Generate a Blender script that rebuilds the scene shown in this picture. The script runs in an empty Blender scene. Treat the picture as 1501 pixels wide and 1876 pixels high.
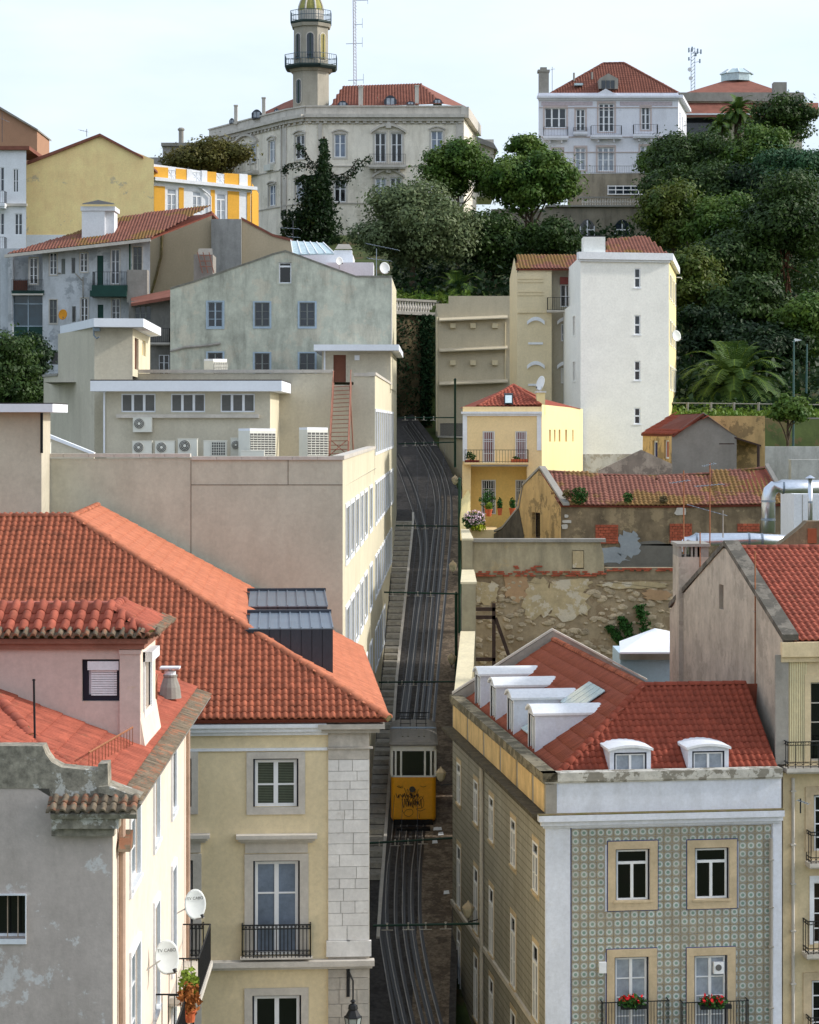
import bpy, bmesh, math, random
import numpy as np
from mathutils import Vector as V, Matrix
from mathutils.geometry import delaunay_2d_cdt
random.seed(7); rng = np.random.default_rng(7)
sc = bpy.context.scene
COL = sc.collection
R = math.radians
# ---------------------------------------------------------------- camera, sky, sun, exposure
F, CX, HY, CZ = 4000.0, 750.5, 775.0, 40.0          # focal length in photo pixels, horizon row, eye height
CAM = V((0, 0, CZ))
cam = bpy.data.cameras.new('camera'); co = bpy.data.objects.new('camera', cam); COL.objects.link(co)
co.location = CAM; co.rotation_euler = (R(90), 0, 0)
cam.sensor_fit = 'HORIZONTAL'; cam.sensor_width = 36; cam.lens = 36 * F / 1501
cam.shift_y = -(938 - HY) / 1501; cam.clip_start = 1; cam.clip_end = 8000
sc.camera = co
SUN_AZ, SUN_EL = 1.5, 31.0                            # azimuth from +X towards +Y, elevation
w = bpy.data.worlds.new('World'); sc.world = w; w.use_nodes = True
nt = w.node_tree; nt.nodes.clear()
sky = nt.nodes.new('ShaderNodeTexSky'); sky.sky_type = 'NISHITA'; sky.sun_disc = False
sky.sun_elevation = R(SUN_EL); sky.sun_rotation = R(90 - SUN_AZ); sky.dust_density = 3.0; sky.air_density = 1.0
tc = nt.nodes.new('ShaderNodeTexCoord'); mp = nt.nodes.new('ShaderNodeMapping'); mp.inputs['Scale'].default_value = (1.2, 1.2, 4.0)
nz = nt.nodes.new('ShaderNodeTexNoise'); nz.inputs['Scale'].default_value = 2.2; nz.inputs['Detail'].default_value = 7; nz.inputs['Roughness'].default_value = .55
rp = nt.nodes.new('ShaderNodeValToRGB'); rp.color_ramp.elements[0].position = .30; rp.color_ramp.elements[1].position = .62
rp.color_ramp.elements[0].color = (.25, .25, .25, 1); rp.color_ramp.elements[1].color = (.9, .9, .9, 1)
mx = nt.nodes.new('ShaderNodeMixRGB'); mx.inputs['Color2'].default_value = (4.15, 4.65, 5.3, 1)
bg = nt.nodes.new('ShaderNodeBackground'); bg.inputs['Strength'].default_value = .148
ow = nt.nodes.new('ShaderNodeOutputWorld')
for a, b in ((tc.outputs['Generated'], mp.inputs['Vector']), (mp.outputs[0], nz.inputs['Vector']), (nz.outputs['Fac'], rp.inputs['Fac']),
             (rp.outputs['Color'], mx.inputs['Fac']), (sky.outputs[0], mx.inputs['Color1']), (mx.outputs[0], bg.inputs['Color']), (bg.outputs[0], ow.inputs[0])):
    nt.links.new(a, b)
sl = bpy.data.lights.new('sun', 'SUN'); so = bpy.data.objects.new('sun', sl); COL.objects.link(so)
sl.energy = 2.0; sl.angle = R(3.0); sl.color = (1.0, .96, .90)
sd = V((math.cos(R(SUN_EL)) * math.cos(R(SUN_AZ)), math.cos(R(SUN_EL)) * math.sin(R(SUN_AZ)), math.sin(R(SUN_EL))))
so.rotation_euler = sd.to_track_quat('Z', 'Y').to_euler(); so.location = (0, 0, 200)
vs = sc.view_settings; vs.view_transform = 'Standard'; vs.look = 'None'; vs.gamma = 1; vs.exposure = 0.70; vs.use_curve_mapping = False
sc.cycles.max_bounces = 6; sc.cycles.use_denoising = True

# ---------------------------------------------------------------- materials
def lin(c):
    return tuple((x / 255 / 12.92 if x / 255 <= .04045 else ((x / 255 + .055) / 1.055) ** 2.4) for x in c)
MATS = {}
def M(name, c, rough=.85, var=.12, sc_=1.2, streak=0, c2=None, patch=0, c3=None, psc=.5, pth=.58, bump=.0, bsc=18, metal=0, spec=.3, rnd=0, emit=0):
    """procedural surface: noise-mottled colour, vertical grime streaks, flaked patches, fine bump (all in world metres)"""
    if name in MATS: return MATS[name]
    m = bpy.data.materials.new(name); m.use_nodes = True; t = m.node_tree; N = t.nodes; L = t.links
    b = N['Principled BSDF']; b.inputs['Roughness'].default_value = rough; b.inputs['Metallic'].default_value = metal
    b.inputs['Specular IOR Level'].default_value = spec
    col = lin(c) if max(c) > 1 else c
    g = N.new('ShaderNodeNewGeometry')
    n1 = N.new('ShaderNodeTexNoise'); n1.inputs['Scale'].default_value = sc_; n1.inputs['Detail'].default_value = 6; n1.inputs['Roughness'].default_value = .65
    L.new(g.outputs['Position'], n1.inputs['Vector'])
    a = N.new('ShaderNodeMixRGB'); L.new(n1.outputs['Fac'], a.inputs['Fac'])
    cr = N.new('ShaderNodeMapRange'); cr.inputs['From Min'].default_value = .3; cr.inputs['From Max'].default_value = .7
    L.new(n1.outputs['Fac'], cr.inputs['Value']); L.new(cr.outputs[0], a.inputs['Fac'])
    a.inputs['Color1'].default_value = (*[x * (1 - var) for x in col], 1); a.inputs['Color2'].default_value = (*[min(1, x * (1 + var)) for x in col], 1)
    last = a.outputs[0]
    def layer(fac, c_):
        nonlocal last
        q = N.new('ShaderNodeMixRGB'); L.new(fac, q.inputs['Fac']); L.new(last, q.inputs['Color1']); q.inputs['Color2'].default_value = (*(lin(c_) if max(c_) > 1 else c_), 1)
        last = q.outputs[0]
    if patch:
        n3 = N.new('ShaderNodeTexNoise'); n3.inputs['Scale'].default_value = psc; n3.inputs['Detail'].default_value = 12; n3.inputs['Roughness'].default_value = .7
        L.new(g.outputs['Position'], n3.inputs['Vector'])
        r3 = N.new('ShaderNodeMapRange'); r3.inputs['From Min'].default_value = pth; r3.inputs['From Max'].default_value = pth + .028; r3.inputs['To Max'].default_value = patch
        L.new(n3.outputs['Fac'], r3.inputs['Value']); layer(r3.outputs[0], c3 or (120, 115, 105))
    if streak:
        mpn = N.new('ShaderNodeMapping'); mpn.inputs['Scale'].default_value = (1.1, 1.1, .26); L.new(g.outputs['Position'], mpn.inputs['Vector'])
        n2 = N.new('ShaderNodeTexNoise'); n2.inputs['Scale'].default_value = 1.0; n2.inputs['Detail'].default_value = 8; n2.inputs['Roughness'].default_value = .7
        L.new(mpn.outputs[0], n2.inputs['Vector'])
        r2 = N.new('ShaderNodeMapRange'); r2.inputs['From Min'].default_value = .45; r2.inputs['From Max'].default_value = .78; r2.inputs['To Max'].default_value = streak
        L.new(n2.outputs['Fac'], r2.inputs['Value']); layer(r2.outputs[0], c2 or (70, 68, 60))
    if rnd:
        oi = N.new('ShaderNodeObjectInfo'); hs = N.new('ShaderNodeHueSaturation')
        mr = N.new('ShaderNodeMapRange'); mr.inputs['To Min'].default_value = 1 - rnd; mr.inputs['To Max'].default_value = 1 + rnd
        L.new(oi.outputs['Random'], mr.inputs['Value']); L.new(mr.outputs[0], hs.inputs['Value']); L.new(last, hs.inputs['Color']); last = hs.outputs[0]
    n5 = N.new('ShaderNodeTexNoise'); n5.inputs['Scale'].default_value = 7; n5.inputs['Detail'].default_value = 8; n5.inputs['Roughness'].default_value = .75; L.new(g.outputs['Position'], n5.inputs['Vector'])
    r5 = N.new('ShaderNodeMapRange'); r5.inputs['From Min'].default_value = .3; r5.inputs['From Max'].default_value = .7; gr = .10 if var >= .05 else .04; r5.inputs['To Min'].default_value = 1 - gr; r5.inputs['To Max'].default_value = 1 + gr; L.new(n5.outputs['Fac'], r5.inputs[0])
    h5 = N.new('ShaderNodeHueSaturation'); L.new(r5.outputs[0], h5.inputs['Value']); L.new(last, h5.inputs['Color']); last = h5.outputs[0]
    L.new(last, b.inputs['Base Color'])
    if bump:
        n4 = N.new('ShaderNodeTexNoise'); n4.inputs['Scale'].default_value = bsc; n4.inputs['Detail'].default_value = 5; L.new(g.outputs['Position'], n4.inputs['Vector'])
        bp = N.new('ShaderNodeBump'); bp.inputs['Strength'].default_value = bump; bp.inputs['Distance'].default_value = .02
        L.new(n4.outputs['Fac'], bp.inputs['Height']); L.new(bp.outputs[0], b.inputs['Normal'])
    MATS[name] = m; return m
def GLASS(name, c, rough=.08):
    return M(name, c, rough=rough, var=.35, sc_=.9, spec=.6)

# ---------------------------------------------------------------- mesh helpers
WO = {}
def wo(o): return WO.get(o.name, V((0, 0, 0))) if o else V((0, 0, 0))
class MB:
    def __init__(s): s.v = []; s.f = []
    def add(s, vs_, fs):
        b = len(s.v); s.v += [tuple(x) for x in vs_]; s.f += [tuple(i + b for i in q) for q in fs]
    def quad(s, a, b, c, d): s.add((a, b, c, d), ((0, 1, 2, 3),))
    def hexa(s, p):      # 8 points: bottom loop 0-3, top loop 4-7
        s.add(p, ((3, 2, 1, 0), (4, 5, 6, 7), (0, 1, 5, 4), (1, 2, 6, 5), (2, 3, 7, 6), (3, 0, 4, 7)))
    def box(s, x0, x1, y0, y1, z0, z1):
        s.hexa([(x0, y0, z0), (x1, y0, z0), (x1, y1, z0), (x0, y1, z0), (x0, y0, z1), (x1, y0, z1), (x1, y1, z1), (x0, y1, z1)])
    def prism(s, loop, d):   # extrude a 3-D loop by vector d
        n = len(loop); d = V(d); lo = [V(p) for p in loop]
        s.add(lo + [p + d for p in lo], [tuple(range(n))[::-1], tuple(range(n, 2 * n))] + [(i, (i + 1) % n, n + (i + 1) % n, n + i) for i in range(n)])
    def tube(s, pts, r, n=6, r1=None, cap=True):
        pts = [V(p) for p in pts]; m = len(pts); b = len(s.v); ref = None
        for i, p in enumerate(pts):
            d = (pts[min(i + 1, m - 1)] - pts[max(i - 1, 0)])
            if d.length < 1e-9: d = V((0, 0, 1))
            d.normalize()
            if ref is None or abs(ref.dot(d)) > .95: ref = V((1, 0, 0)) if abs(d.x) < .8 else V((0, 1, 0))
            a = d.cross(ref).normalized(); c = d.cross(a)
            rr = r if r1 is None else r + (r1 - r) * i / max(1, m - 1)
            for k in range(n):
                t = 2 * math.pi * k / n + math.pi / n; s.v.append(tuple(p + a * rr * math.cos(t) + c * rr * math.sin(t)))
        for i in range(m - 1):
            for k in range(n):
                s.f.append((b + i * n + k, b + i * n + (k + 1) % n, b + (i + 1) * n + (k + 1) % n, b + (i + 1) * n + k))
        if cap:
            s.f.append(tuple(range(b, b + n))[::-1]); s.f.append(tuple(range(b + (m - 1) * n, b + m * n)))
    def lathe(s, c, prof, n=12, ph=0):
        c = V(c); b = len(s.v)
        for (r, z) in prof:
            for k in range(n):
                t = 2 * math.pi * k / n + ph; s.v.append((c.x + r * math.cos(t), c.y + r * math.sin(t), c.z + z))
        for i in range(len(prof) - 1):
            for k in range(n):
                s.f.append((b + i * n + k, b + i * n + (k + 1) % n, b + (i + 1) * n + (k + 1) % n, b + (i + 1) * n + k))
        s.f.append(tuple(range(b, b + n))[::-1]); s.f.append(tuple(range(b + (len(prof) - 1) * n, b + len(prof) * n)))
    def build(s, name, mat, parent=None, smooth=False, label=None):
        off = wo(parent); me = bpy.data.meshes.new(name)
        me.from_pydata([(x - off.x, y - off.y, z - off.z) for x, y, z in s.v], [], s.f); me.update()
        if smooth: me.polygons.foreach_set('use_smooth', [True] * len(me.polygons))
        me.materials.append(mat); o = bpy.data.objects.new(name, me); COL.objects.link(o)
        if parent: o.parent = parent; WO[o.name] = off
        if label: o['label'] = label
        return o
def tag(o, label, cat, group=None, kind=None):
    o['label'] = label
    if cat: o['category'] = cat
    if group: o['group'] = group
    if kind: o['kind'] = kind
    return o
def root(name, loc, label, cat, group=None):
    o = bpy.data.objects.new(name, None); COL.objects.link(o); o.location = loc; o.empty_display_size = .3; WO[o.name] = V(loc)
    return tag(o, label, cat, group)
def struct(o): o['kind'] = 'structure'; return o
def inst(name, me, parent, mw):      # an instance of shared mesh data, placed by a world matrix
    o = bpy.data.objects.new(name, me); COL.objects.link(o)
    m = mw.copy(); m.translation = m.translation - wo(parent); o.parent = parent; o.matrix_local = m
    return o
def mesh_np(name, v, f, mat, parent=None, smooth=False):
    off = wo(parent); me = bpy.data.meshes.new(name); v = np.asarray(v, np.float32) - np.array(off, np.float32); f = np.asarray(f, np.int32)
    k = f.shape[1]
    me.vertices.add(len(v)); me.vertices.foreach_set('co', v.ravel()); me.loops.add(f.size); me.loops.foreach_set('vertex_index', f.ravel())
    me.polygons.add(len(f)); me.polygons.foreach_set('loop_start', np.arange(len(f), dtype=np.int32) * k); me.polygons.foreach_set('loop_total', np.full(len(f), k, np.int32))
    if smooth: me.polygons.foreach_set('use_smooth', np.ones(len(f), bool))
    me.update(calc_edges=True); me.materials.append(mat); o = bpy.data.objects.new(name, me); COL.objects.link(o)
    if parent: o.parent = parent; WO[o.name] = off
    return o
def P(x, y, D): return V(((x - CX) * D / F, D, CZ - (y - HY) * D / F))
def XP(x, D): return (x - CX) * D / F
def ZP(y, D): return CZ - (y - HY) * D / F
def inpoly(x, y, poly):
    c = False; n = len(poly); j = n - 1
    for i in range(n):
        xi, yi = poly[i]; xj, yj = poly[j]
        if (yi > y) != (yj > y) and x < (xj - xi) * (y - yi) / (yj - yi) + xi: c = not c
        j = i
    return c
class Pl:
    """a vertical wall plane; u runs to the right as seen by someone facing it, v is height"""
    def __init__(s, o, ud=(1, 0)):
        s.o = V(o); s.u = V((ud[0], ud[1], 0)).normalized(); s.n = V((s.u.y, -s.u.x, 0)); s.h = []
    def hit(s, x, y, off=0):
        r = V(((x - CX) / F, 1, -(y - HY) / F)); q = s.o + s.n * off - CAM; t = q.dot(s.n) / r.dot(s.n); return CAM + r * t
    def uv(s, x, y, off=0):
        p = s.hit(x, y, off); return ((p - s.o).dot(s.u), p.z)
    def at(s, u, z, off=0):
        p = s.o + s.u * u + s.n * off; return V((p.x, p.y, z))
    def rect(s, x0, y0, x1, y1):
        a = s.uv(x0, y0); b = s.uv(x1, y1); c = s.uv(x0, y1); return a[0], b[0], min(a[1], c[1]), max(a[1], c[1])
    def box(s, mb, u0, u1, z0, z1, o0, o1):
        mb.hexa([s.at(u0, z0, o1), s.at(u1, z0, o1), s.at(u1, z0, o0), s.at(u0, z0, o0), s.at(u0, z1, o1), s.at(u1, z1, o1), s.at(u1, z1, o0), s.at(u0, z1, o0)])
    def pbox(s, mb, x0, y0, x1, y1, o0, o1): s.box(mb, *s.rect(x0, y0, x1, y1), o0, o1)
def pb(parent, pl, name, mat, x0, y0, x1, y1, o0, o1, label=None):
    mb = MB(); pl.pbox(mb, x0, y0, x1, y1, o0, o1); return mb.build(name, mat, parent, label=label)
def wall(parent, pl, outline, mat, name='wall', uvs=False, depth=.22, label=None):
    """flat wall with real openings cut where windows were registered on this plane"""
    out = [V(p) for p in (outline if uvs else [pl.uv(*p) for p in outline])]
    holes = [h for h in pl.h if inpoly((h[0] + h[1]) / 2, (h[2] + h[3]) / 2, [tuple(p) for p in out])]
    vs_ = list(out); ed = [(i, (i + 1) % len(out)) for i in range(len(out))]
    for (a, b, c, d) in holes:
        k = len(vs_); vs_ += [V((a, c)), V((b, c)), V((b, d)), V((a, d))]; ed += [(k, k + 1), (k + 1, k + 2), (k + 2, k + 3), (k + 3, k)]
    r = delaunay_2d_cdt([V((p[0], p[1])) for p in vs_], ed, [], 0, 1e-5)
    mb = MB(); pts = [pl.at(p.x, p.y) for p in r[0]]; fs = []
    ol = [tuple(p) for p in out]
    for t in r[2]:
        cx = sum(r[0][i].x for i in t) / len(t); cy = sum(r[0][i].y for i in t) / len(t)
        if inpoly(cx, cy, ol) and not any(a < cx < b and c < cy < d for a, b, c, d in holes): fs.append(tuple(t))
    mb.add(pts, fs)
    for (a, b, c, d) in holes:
        q = [(a, c), (b, c), (b, d), (a, d)]
        for i in range(4):
            p0, p1 = q[i], q[(i + 1) % 4]; mb.quad(pl.at(*p0), pl.at(*p0, -depth), pl.at(*p1, -depth), pl.at(*p1))
    return mb.build(name, mat, parent, label=label)
def window(parent, pl, x0, y0, x1, y1, fm, gm, cols=2, bars=(.5,), fw=.06, sur=None, surm=None, depth=.2, sill=None, mull=None, proud=.05, name='window', uvr=None, panes=True, transom=None, dark=None, arch=0):
    """opening + frame + panes (+ stone surround, sill) set back in the wall; sur = (left, top, right, bottom) in metres"""
    a, b, c, d = uvr or pl.rect(x0, y0, x1, y1); pl.h.append((a, b, c, d)); e = .012
    mb = MB(); o1, o0 = -depth + .07, -depth
    if dark is not None:                      # painted outer frame in a darker colour
        k = MB(); q = .05; 
        for r_ in ((a, a + q, c, d), (b - q, b, c, d), (a + q, b - q, d - q, d)): pl.box(k, *r_, o0 + .01, o1 + .05)
        a += q; b -= q; d -= q
    for r_ in ((a, a + fw, c, d), (b - fw, b, c, d), (a + fw, b - fw, c, c + fw), (a + fw, b - fw, d - fw, d)): pl.box(mb, *r_, o0, o1)
    top = d - fw
    if transom:
        tz = c + (d - c) * transom; pl.box(mb, a + fw, b - fw, tz - fw * .7, tz + fw * .7, o0, o1 + .01)
    mw_ = mull or fw * 1.5; us = [a + fw]
    for i in range(1, cols):
        m = a + (b - a) * i / cols; us += [m - mw_ / 2, m + mw_ / 2]; pl.box(mb, m - mw_ / 2, m + mw_ / 2, c + fw, (tz - fw * .7) if transom else top, o0 + .004, o1 + .012)
    us.append(b - fw); hh = (tz - fw * .7) if transom else top
    zs = [c + fw]
    for t in bars:
        z = c + (hh - c) * t
        for i in range(cols): pl.box(mb, us[2 * i], us[2 * i + 1], z - fw * .28, z + fw * .28, o0 + .01, o1 - .01)
        zs += [z - fw * .28, z + fw * .28]
    zs.append(hh)
    W = mb.build(name, fm, parent)
    if dark is not None: k.build('outer_frame', dark, W)
    def pane(u0, u1, z0, z1):
        k = MB(); pl.box(k, u0 - .005, u1 + .005, z0 - .005, z1 + .005, o0 - .01, o0 + .03); k.build('pane', gm if not callable(gm) else gm(), W)
    if panes:
        for i in range(cols):
            for j in range(len(zs) // 2): pane(us[2 * i], us[2 * i + 1], zs[2 * j], zs[2 * j + 1])
        if transom: pane(a + fw, b - fw, tz + fw * .7, top)
    else:
        pane(a + fw, b - fw, c + fw, top)
    a, b, c, d = pl.h[-1]
    if sur:
        l_, t_, r_, b_ = sur; k = MB(); q = proud
        if l_: pl.box(k, a - l_, a, c, d, -.03, q)
        if r_: pl.box(k, b, b + r_, c, d, -.03, q)
        if t_: pl.box(k, a - l_, b + r_, d, d + t_, -.03, q + .004)
        if b_: pl.box(k, a - l_, b + r_, c - b_, c, -.03, q + .002)
        k.build('surround', surm, W)
    if sill:
        k = MB(); pl.box(k, a - .08, b + .08, c - .07, c + .005, -depth + .04, sill); k.build('sill', surm or fm, W)
    if arch:                                   # low moulded hood over the opening
        k = MB(); n = 8; um = (a + b) / 2; hw = (b - a) / 2 + arch
        lo = [pl.at(um + hw * (2 * i / n - 1), d + .1 + arch * (1 - (2 * i / n - 1) ** 2), .02) for i in range(n + 1)]
        hi = [p + V((0, 0, .16)) for p in lo]; k.prism(lo + hi[::-1], pl.n * .18); k.build('hood', surm or fm, W)
    return W
def railing(parent, pl, u0, u1, z0, z1, off, n, mat, sides=True, orn=0, r=.015, name='railing'):
    mb = MB()
    runs = [(pl.at(u0, 0, off), pl.at(u1, 0, off), n)]
    if sides: runs += [(pl.at(u0, 0, 0), pl.at(u0, 0, off), max(2, int(n * off / max(.1, u1 - u0)))), (pl.at(u1, 0, 0), pl.at(u1, 0, off), max(2, int(n * off / max(.1, u1 - u0))))]
    for a, b, k in runs:
        for zz in (z1, z0 + .06) + ((z1 - .12, z0 + .22) if orn else ()):
            mb.tube([(a.x, a.y, zz), (b.x, b.y, zz)], r * (1.6 if zz == z1 else 1.1), 4)
        for i in range(k + 1):
            p = a.lerp(b, i / k); mb.tube([(p.x, p.y, z0), (p.x, p.y, z1)], r * (1.25 if orn else 1), 4, cap=False)
            if orn and i < k:
                q = a.lerp(b, (i + .5) / k); d = (b - a) / k
                for zc, rr in ((z0 + .14, .45), (z1 - .06, .3)):
                    mb.tube([(q.x + d.x * rr * math.cos(t), q.y + d.y * rr * math.cos(t), zc + .055 * math.sin(t)) for t in [j * math.pi / 3 for j in range(7)]], r * .7, 3, cap=False)
    return mb.build(name, mat, parent)
def balcony(parent, pl, x0, x1, yt, yb, proj, n, slabm, ironm, th=.14, orn=0, uvr=None, brackets=0):
    u0, u1, z0, z1 = uvr or pl.rect(x0, yt, x1, yb)
    mb = MB(); pl.box(mb, u0 - .06, u1 + .06, z0 - th, z0, .0, proj + .06); pl.box(mb, u0 - .02, u1 + .02, z0 - th * 1.5, z0 - th, 0, proj - .04)
    for i in range(brackets):
        uu = u0 + (u1 - u0) * (i + .5) / brackets; pl.box(mb, uu - .1, uu + .1, z0 - th * 1.5 - .35, z0 - th * 1.5, 0, proj * .6)
    s = mb.build('balcony', slabm, parent); railing(s, pl, u0, u1, z0, z1, proj, n, ironm, orn=orn); return s
def close(parent, pts, z0, z1, mat, skip=(), cap=True, name='wall'):
    """the remaining outer walls of a footprint [(X, Y)...] that nobody sees from the front, plus a flat top"""
    mb = MB(); n = len(pts)
    for i in range(n):
        if i in skip: continue
        a, b = pts[i], pts[(i + 1) % n]; mb.quad((a[0], a[1], z0), (b[0], b[1], z0), (b[0], b[1], z1), (a[0], a[1], z1))
    if cap: mb.add([(x, y, z1) for x, y in pts], [tuple(range(n))])
    return mb.build(name, mat, parent)
# ---------------------------------------------------------------- roof tiles
TM = {}
def tile_mesh(w_, l_, h, mat, simple=False):
    key = (round(w_, 3), round(l_, 3), round(h, 3), mat.name)
    if key in TM: return TM[key]
    pr = [(0, 0), (.30, 0), (.38, .55), (.52, .93), (.65, 1.), (.78, .93), (.92, .55), (1., 0.02)]
    v = [(x * w_, 0, z * h + .030) for x, z in pr] + [(x * w_, l_ * 1.12, z * h + .002) for x, z in pr] + [(x * w_, 0, z * h * .8 - .004) for x, z in pr]
    n = len(pr); f = []
    for i in range(n - 1):
        f.append((i, i + 1, n + i + 1, n + i)); f.append((2 * n + i, 2 * n + i + 1, i + 1, i))
    me = bpy.data.meshes.new('roof_tile'); me.from_pydata(v, [], f); me.update(); me.materials.append(mat)
    me.polygons.foreach_set('use_smooth', [i % 2 == 0 for i in range(len(f))])
    TM[key] = (me, np.array(v), np.array(f)); return TM[key]
def tiled(parent, o, e, s, poly3, w_, l_, mat, deckm, nind=300, h=.06, base=None, name='roof', jit=.006):
    """a roof slope: deck + rows of interlocking tiles. o origin on the eave, e along the eave, s up the slope, poly3 the slope's outline"""
    o = V(o); e = V(e).normalized(); s = V(s).normalized(); s = (s - e * s.dot(e)).normalized(); n = e.cross(s)
    if n.z < 0: n = -n
    pl = [((V(p) - o).dot(e), (V(p) - o).dot(s)) for p in poly3]
    if base is None:
        k = MB(); k.add([V(p) - n * .03 for p in poly3] + [V(p) - n * .14 for p in poly3], [tuple(range(len(poly3))), tuple(range(len(poly3), 2 * len(poly3)))[::-1]] + [(i, (i + 1) % len(poly3), len(poly3) + (i + 1) % len(poly3), len(poly3) + i) for i in range(len(poly3))])
        base = k.build(name, deckm, parent)
    me, tv, tf = tile_mesh(w_, l_, h, mat)
    a0, a1 = min(p[0] for p in pl), max(p[0] for p in pl); b0, b1 = min(p[1] for p in pl), max(p[1] for p in pl)
    pos = []
    for j in range(int((b1 - b0) / l_) + 1):
        for i in range(int((a1 - a0) / w_) + 1):
            a = a0 + i * w_; b = b0 + j * l_
            if inpoly(a + w_ / 2, b + l_ * .45, pl):
                pos.append(o + e * a + s * (b + random.uniform(-jit, jit)) + n * random.uniform(0, .008))
    flip = e.cross(s).dot(n) < 0
    m3 = Matrix((e, s, n)).transposed()
    def dist(p): return (p - CAM).length if abs((p.x) / p.y) * F < 760 else 9e9
    pos.sort(key=dist)
    for p in pos[:nind]:
        mw = (m3 @ Matrix.Rotation(random.uniform(-.012, .012), 3, 'Z')).to_4x4(); mw.translation = p; inst('roof_tile', me, base, mw)
    rest = pos[nind:]
    if rest:
        A = np.array(m3); v = (tv @ A.T)[None] + np.array([tuple(p) for p in rest])[:, None]
        f = (tf[None] + (np.arange(len(rest)) * len(tv))[:, None, None]).reshape(-1, 4)
        q = mesh_np('roof_tiles', v.reshape(-1, 3), f, mat, base); q['kind'] = 'stuff'
    return base
def caps(parent, p0, p1, r, l_, mat, mortar=None, name='ridge_tile', up=None):
    """overlapping half-round ridge tiles laid from p0 to p1"""
    p0, p1 = V(p0), V(p1); d = (p1 - p0); L_ = d.length; d.normalize(); sidev = d.cross(V((0, 0, 1))).normalized(); upv = sidev.cross(d)
    key = ('cap', round(r, 3), round(l_, 3), mat.name)
    if key not in TM:
        v = []; n = 6
        for y, k in ((0, 1.0), (l_ * 1.1, .86)):
            for i in range(n + 1):
                t = math.pi * i / n; v.append((r * k * math.cos(t), y, r * k * math.sin(t) * .85))
        v += [(r * .8 * math.cos(math.pi * i / n), 0, r * .68 * math.sin(math.pi * i / n)) for i in range(n + 1)]
        f = [(i, i + 1, n + 2 + i, n + 1 + i) for i in range(n)] + [(2 * n + 2 + i, 2 * n + 3 + i, i + 1, i) for i in range(n)]
        me = bpy.data.meshes.new('ridge_tile'); me.from_pydata(v, [], f); me.update(); me.materials.append(mat); me.polygons.foreach_set('use_smooth', [True] * len(f)); TM[key] = me
    me = TM[key]; m3 = Matrix((sidev, d, upv)).transposed()
    for i in range(max(1, int(L_ / l_))):
        mw = (m3 @ Matrix.Rotation(random.uniform(-.04, .04), 3, 'Z')).to_4x4(); mw.translation = p0 + d * (i * L_ / max(1, int(L_ / l_))) + upv * random.uniform(0, .01); inst(name, me, parent, mw)
    if mortar:
        k = MB(); k.tube([p0, p1], r * .78, 6); k.build('mortar', mortar, parent)
# ---------------------------------------------------------------- palette
m_iron = M('black_iron', (28, 30, 33), rough=.5, var=.2)
m_green = M('green_paint', (22, 58, 42), rough=.45, var=.2)
m_white = M('white_paint', (225, 228, 232), rough=.6, var=.05, streak=.12, c2=(150, 150, 145))
m_frame = M('white_frame', (232, 234, 236), rough=.45, var=.03)
m_gdark = GLASS('glass_dark', (14, 16, 20)); m_gblue = GLASS('glass_blue', (112, 124, 142)); m_gcurt = M('glass_curtain', (150, 158, 168), rough=.25, var=.25, sc_=2.5, spec=.5)
m_gwarm = GLASS('glass_brown', (38, 28, 26)); m_gmid = GLASS('glass_mid', (40, 48, 56))
m_blind = M('blind_dark', (38, 44, 36), rough=.5, var=.1)
m_stone = M('limestone', (196, 190, 180), var=.12, streak=.25, c2=(120, 112, 100), bump=.25)
m_stone2 = M('ochre_stone', (192, 174, 144), var=.14, streak=.3, c2=(110, 92, 66), bump=.2)
m_tile1 = M('tile_orange', (154, 88, 64), var=.30, sc_=2.9, patch=.5, c3=(112, 66, 48), psc=.8, pth=.57, rnd=.16)
m_tile1b = M('tile_orange_new', (176, 108, 80), var=.2, sc_=2.0, rnd=.1, patch=.25, c3=(150, 84, 62), psc=.9, pth=.55)  # lighter copy of the orange tile, sunlight put into the colour
m_tile2 = M('tile_red', (140, 68, 50), var=.2, sc_=2.2, rnd=.12, patch=.15, c3=(120, 60, 48), psc=.8)
m_tile2b = M('tile_red_fine', (142, 78, 60), var=.15, sc_=1.6, rnd=.09)
m_tile3 = M('tile_pink', (156, 84, 66), var=.28, sc_=2.5, rnd=.12, patch=.4, c3=(140, 92, 70), psc=1.4, pth=.6)
m_tileold = M('tile_mossy', (138, 92, 78), var=.22, sc_=1.7, patch=.75, c3=(134, 108, 56), psc=.2, pth=.50, rnd=.1)
m_tilegrey = M('tile_lichen', (112, 100, 84), var=.4, sc_=5, patch=.6, c3=(150, 96, 70), psc=3, pth=.52, rnd=.2, bump=.4)
m_tilefar = M('tile_far', (132, 84, 70), var=.2, sc_=1.2, streak=.25, c2=(80, 50, 40))
m_deck = M('roof_deck', (110, 56, 42), var=.2)
m_mortar = M('mossy_mortar', (104, 92, 66), var=.35, sc_=4, patch=.7, c3=(92, 88, 34), psc=2.5, pth=.5, bump=.4)
m_conc = M('grey_render', (150, 146, 138), var=.14, streak=.4, c2=(92, 88, 80), bump=.2)
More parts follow.
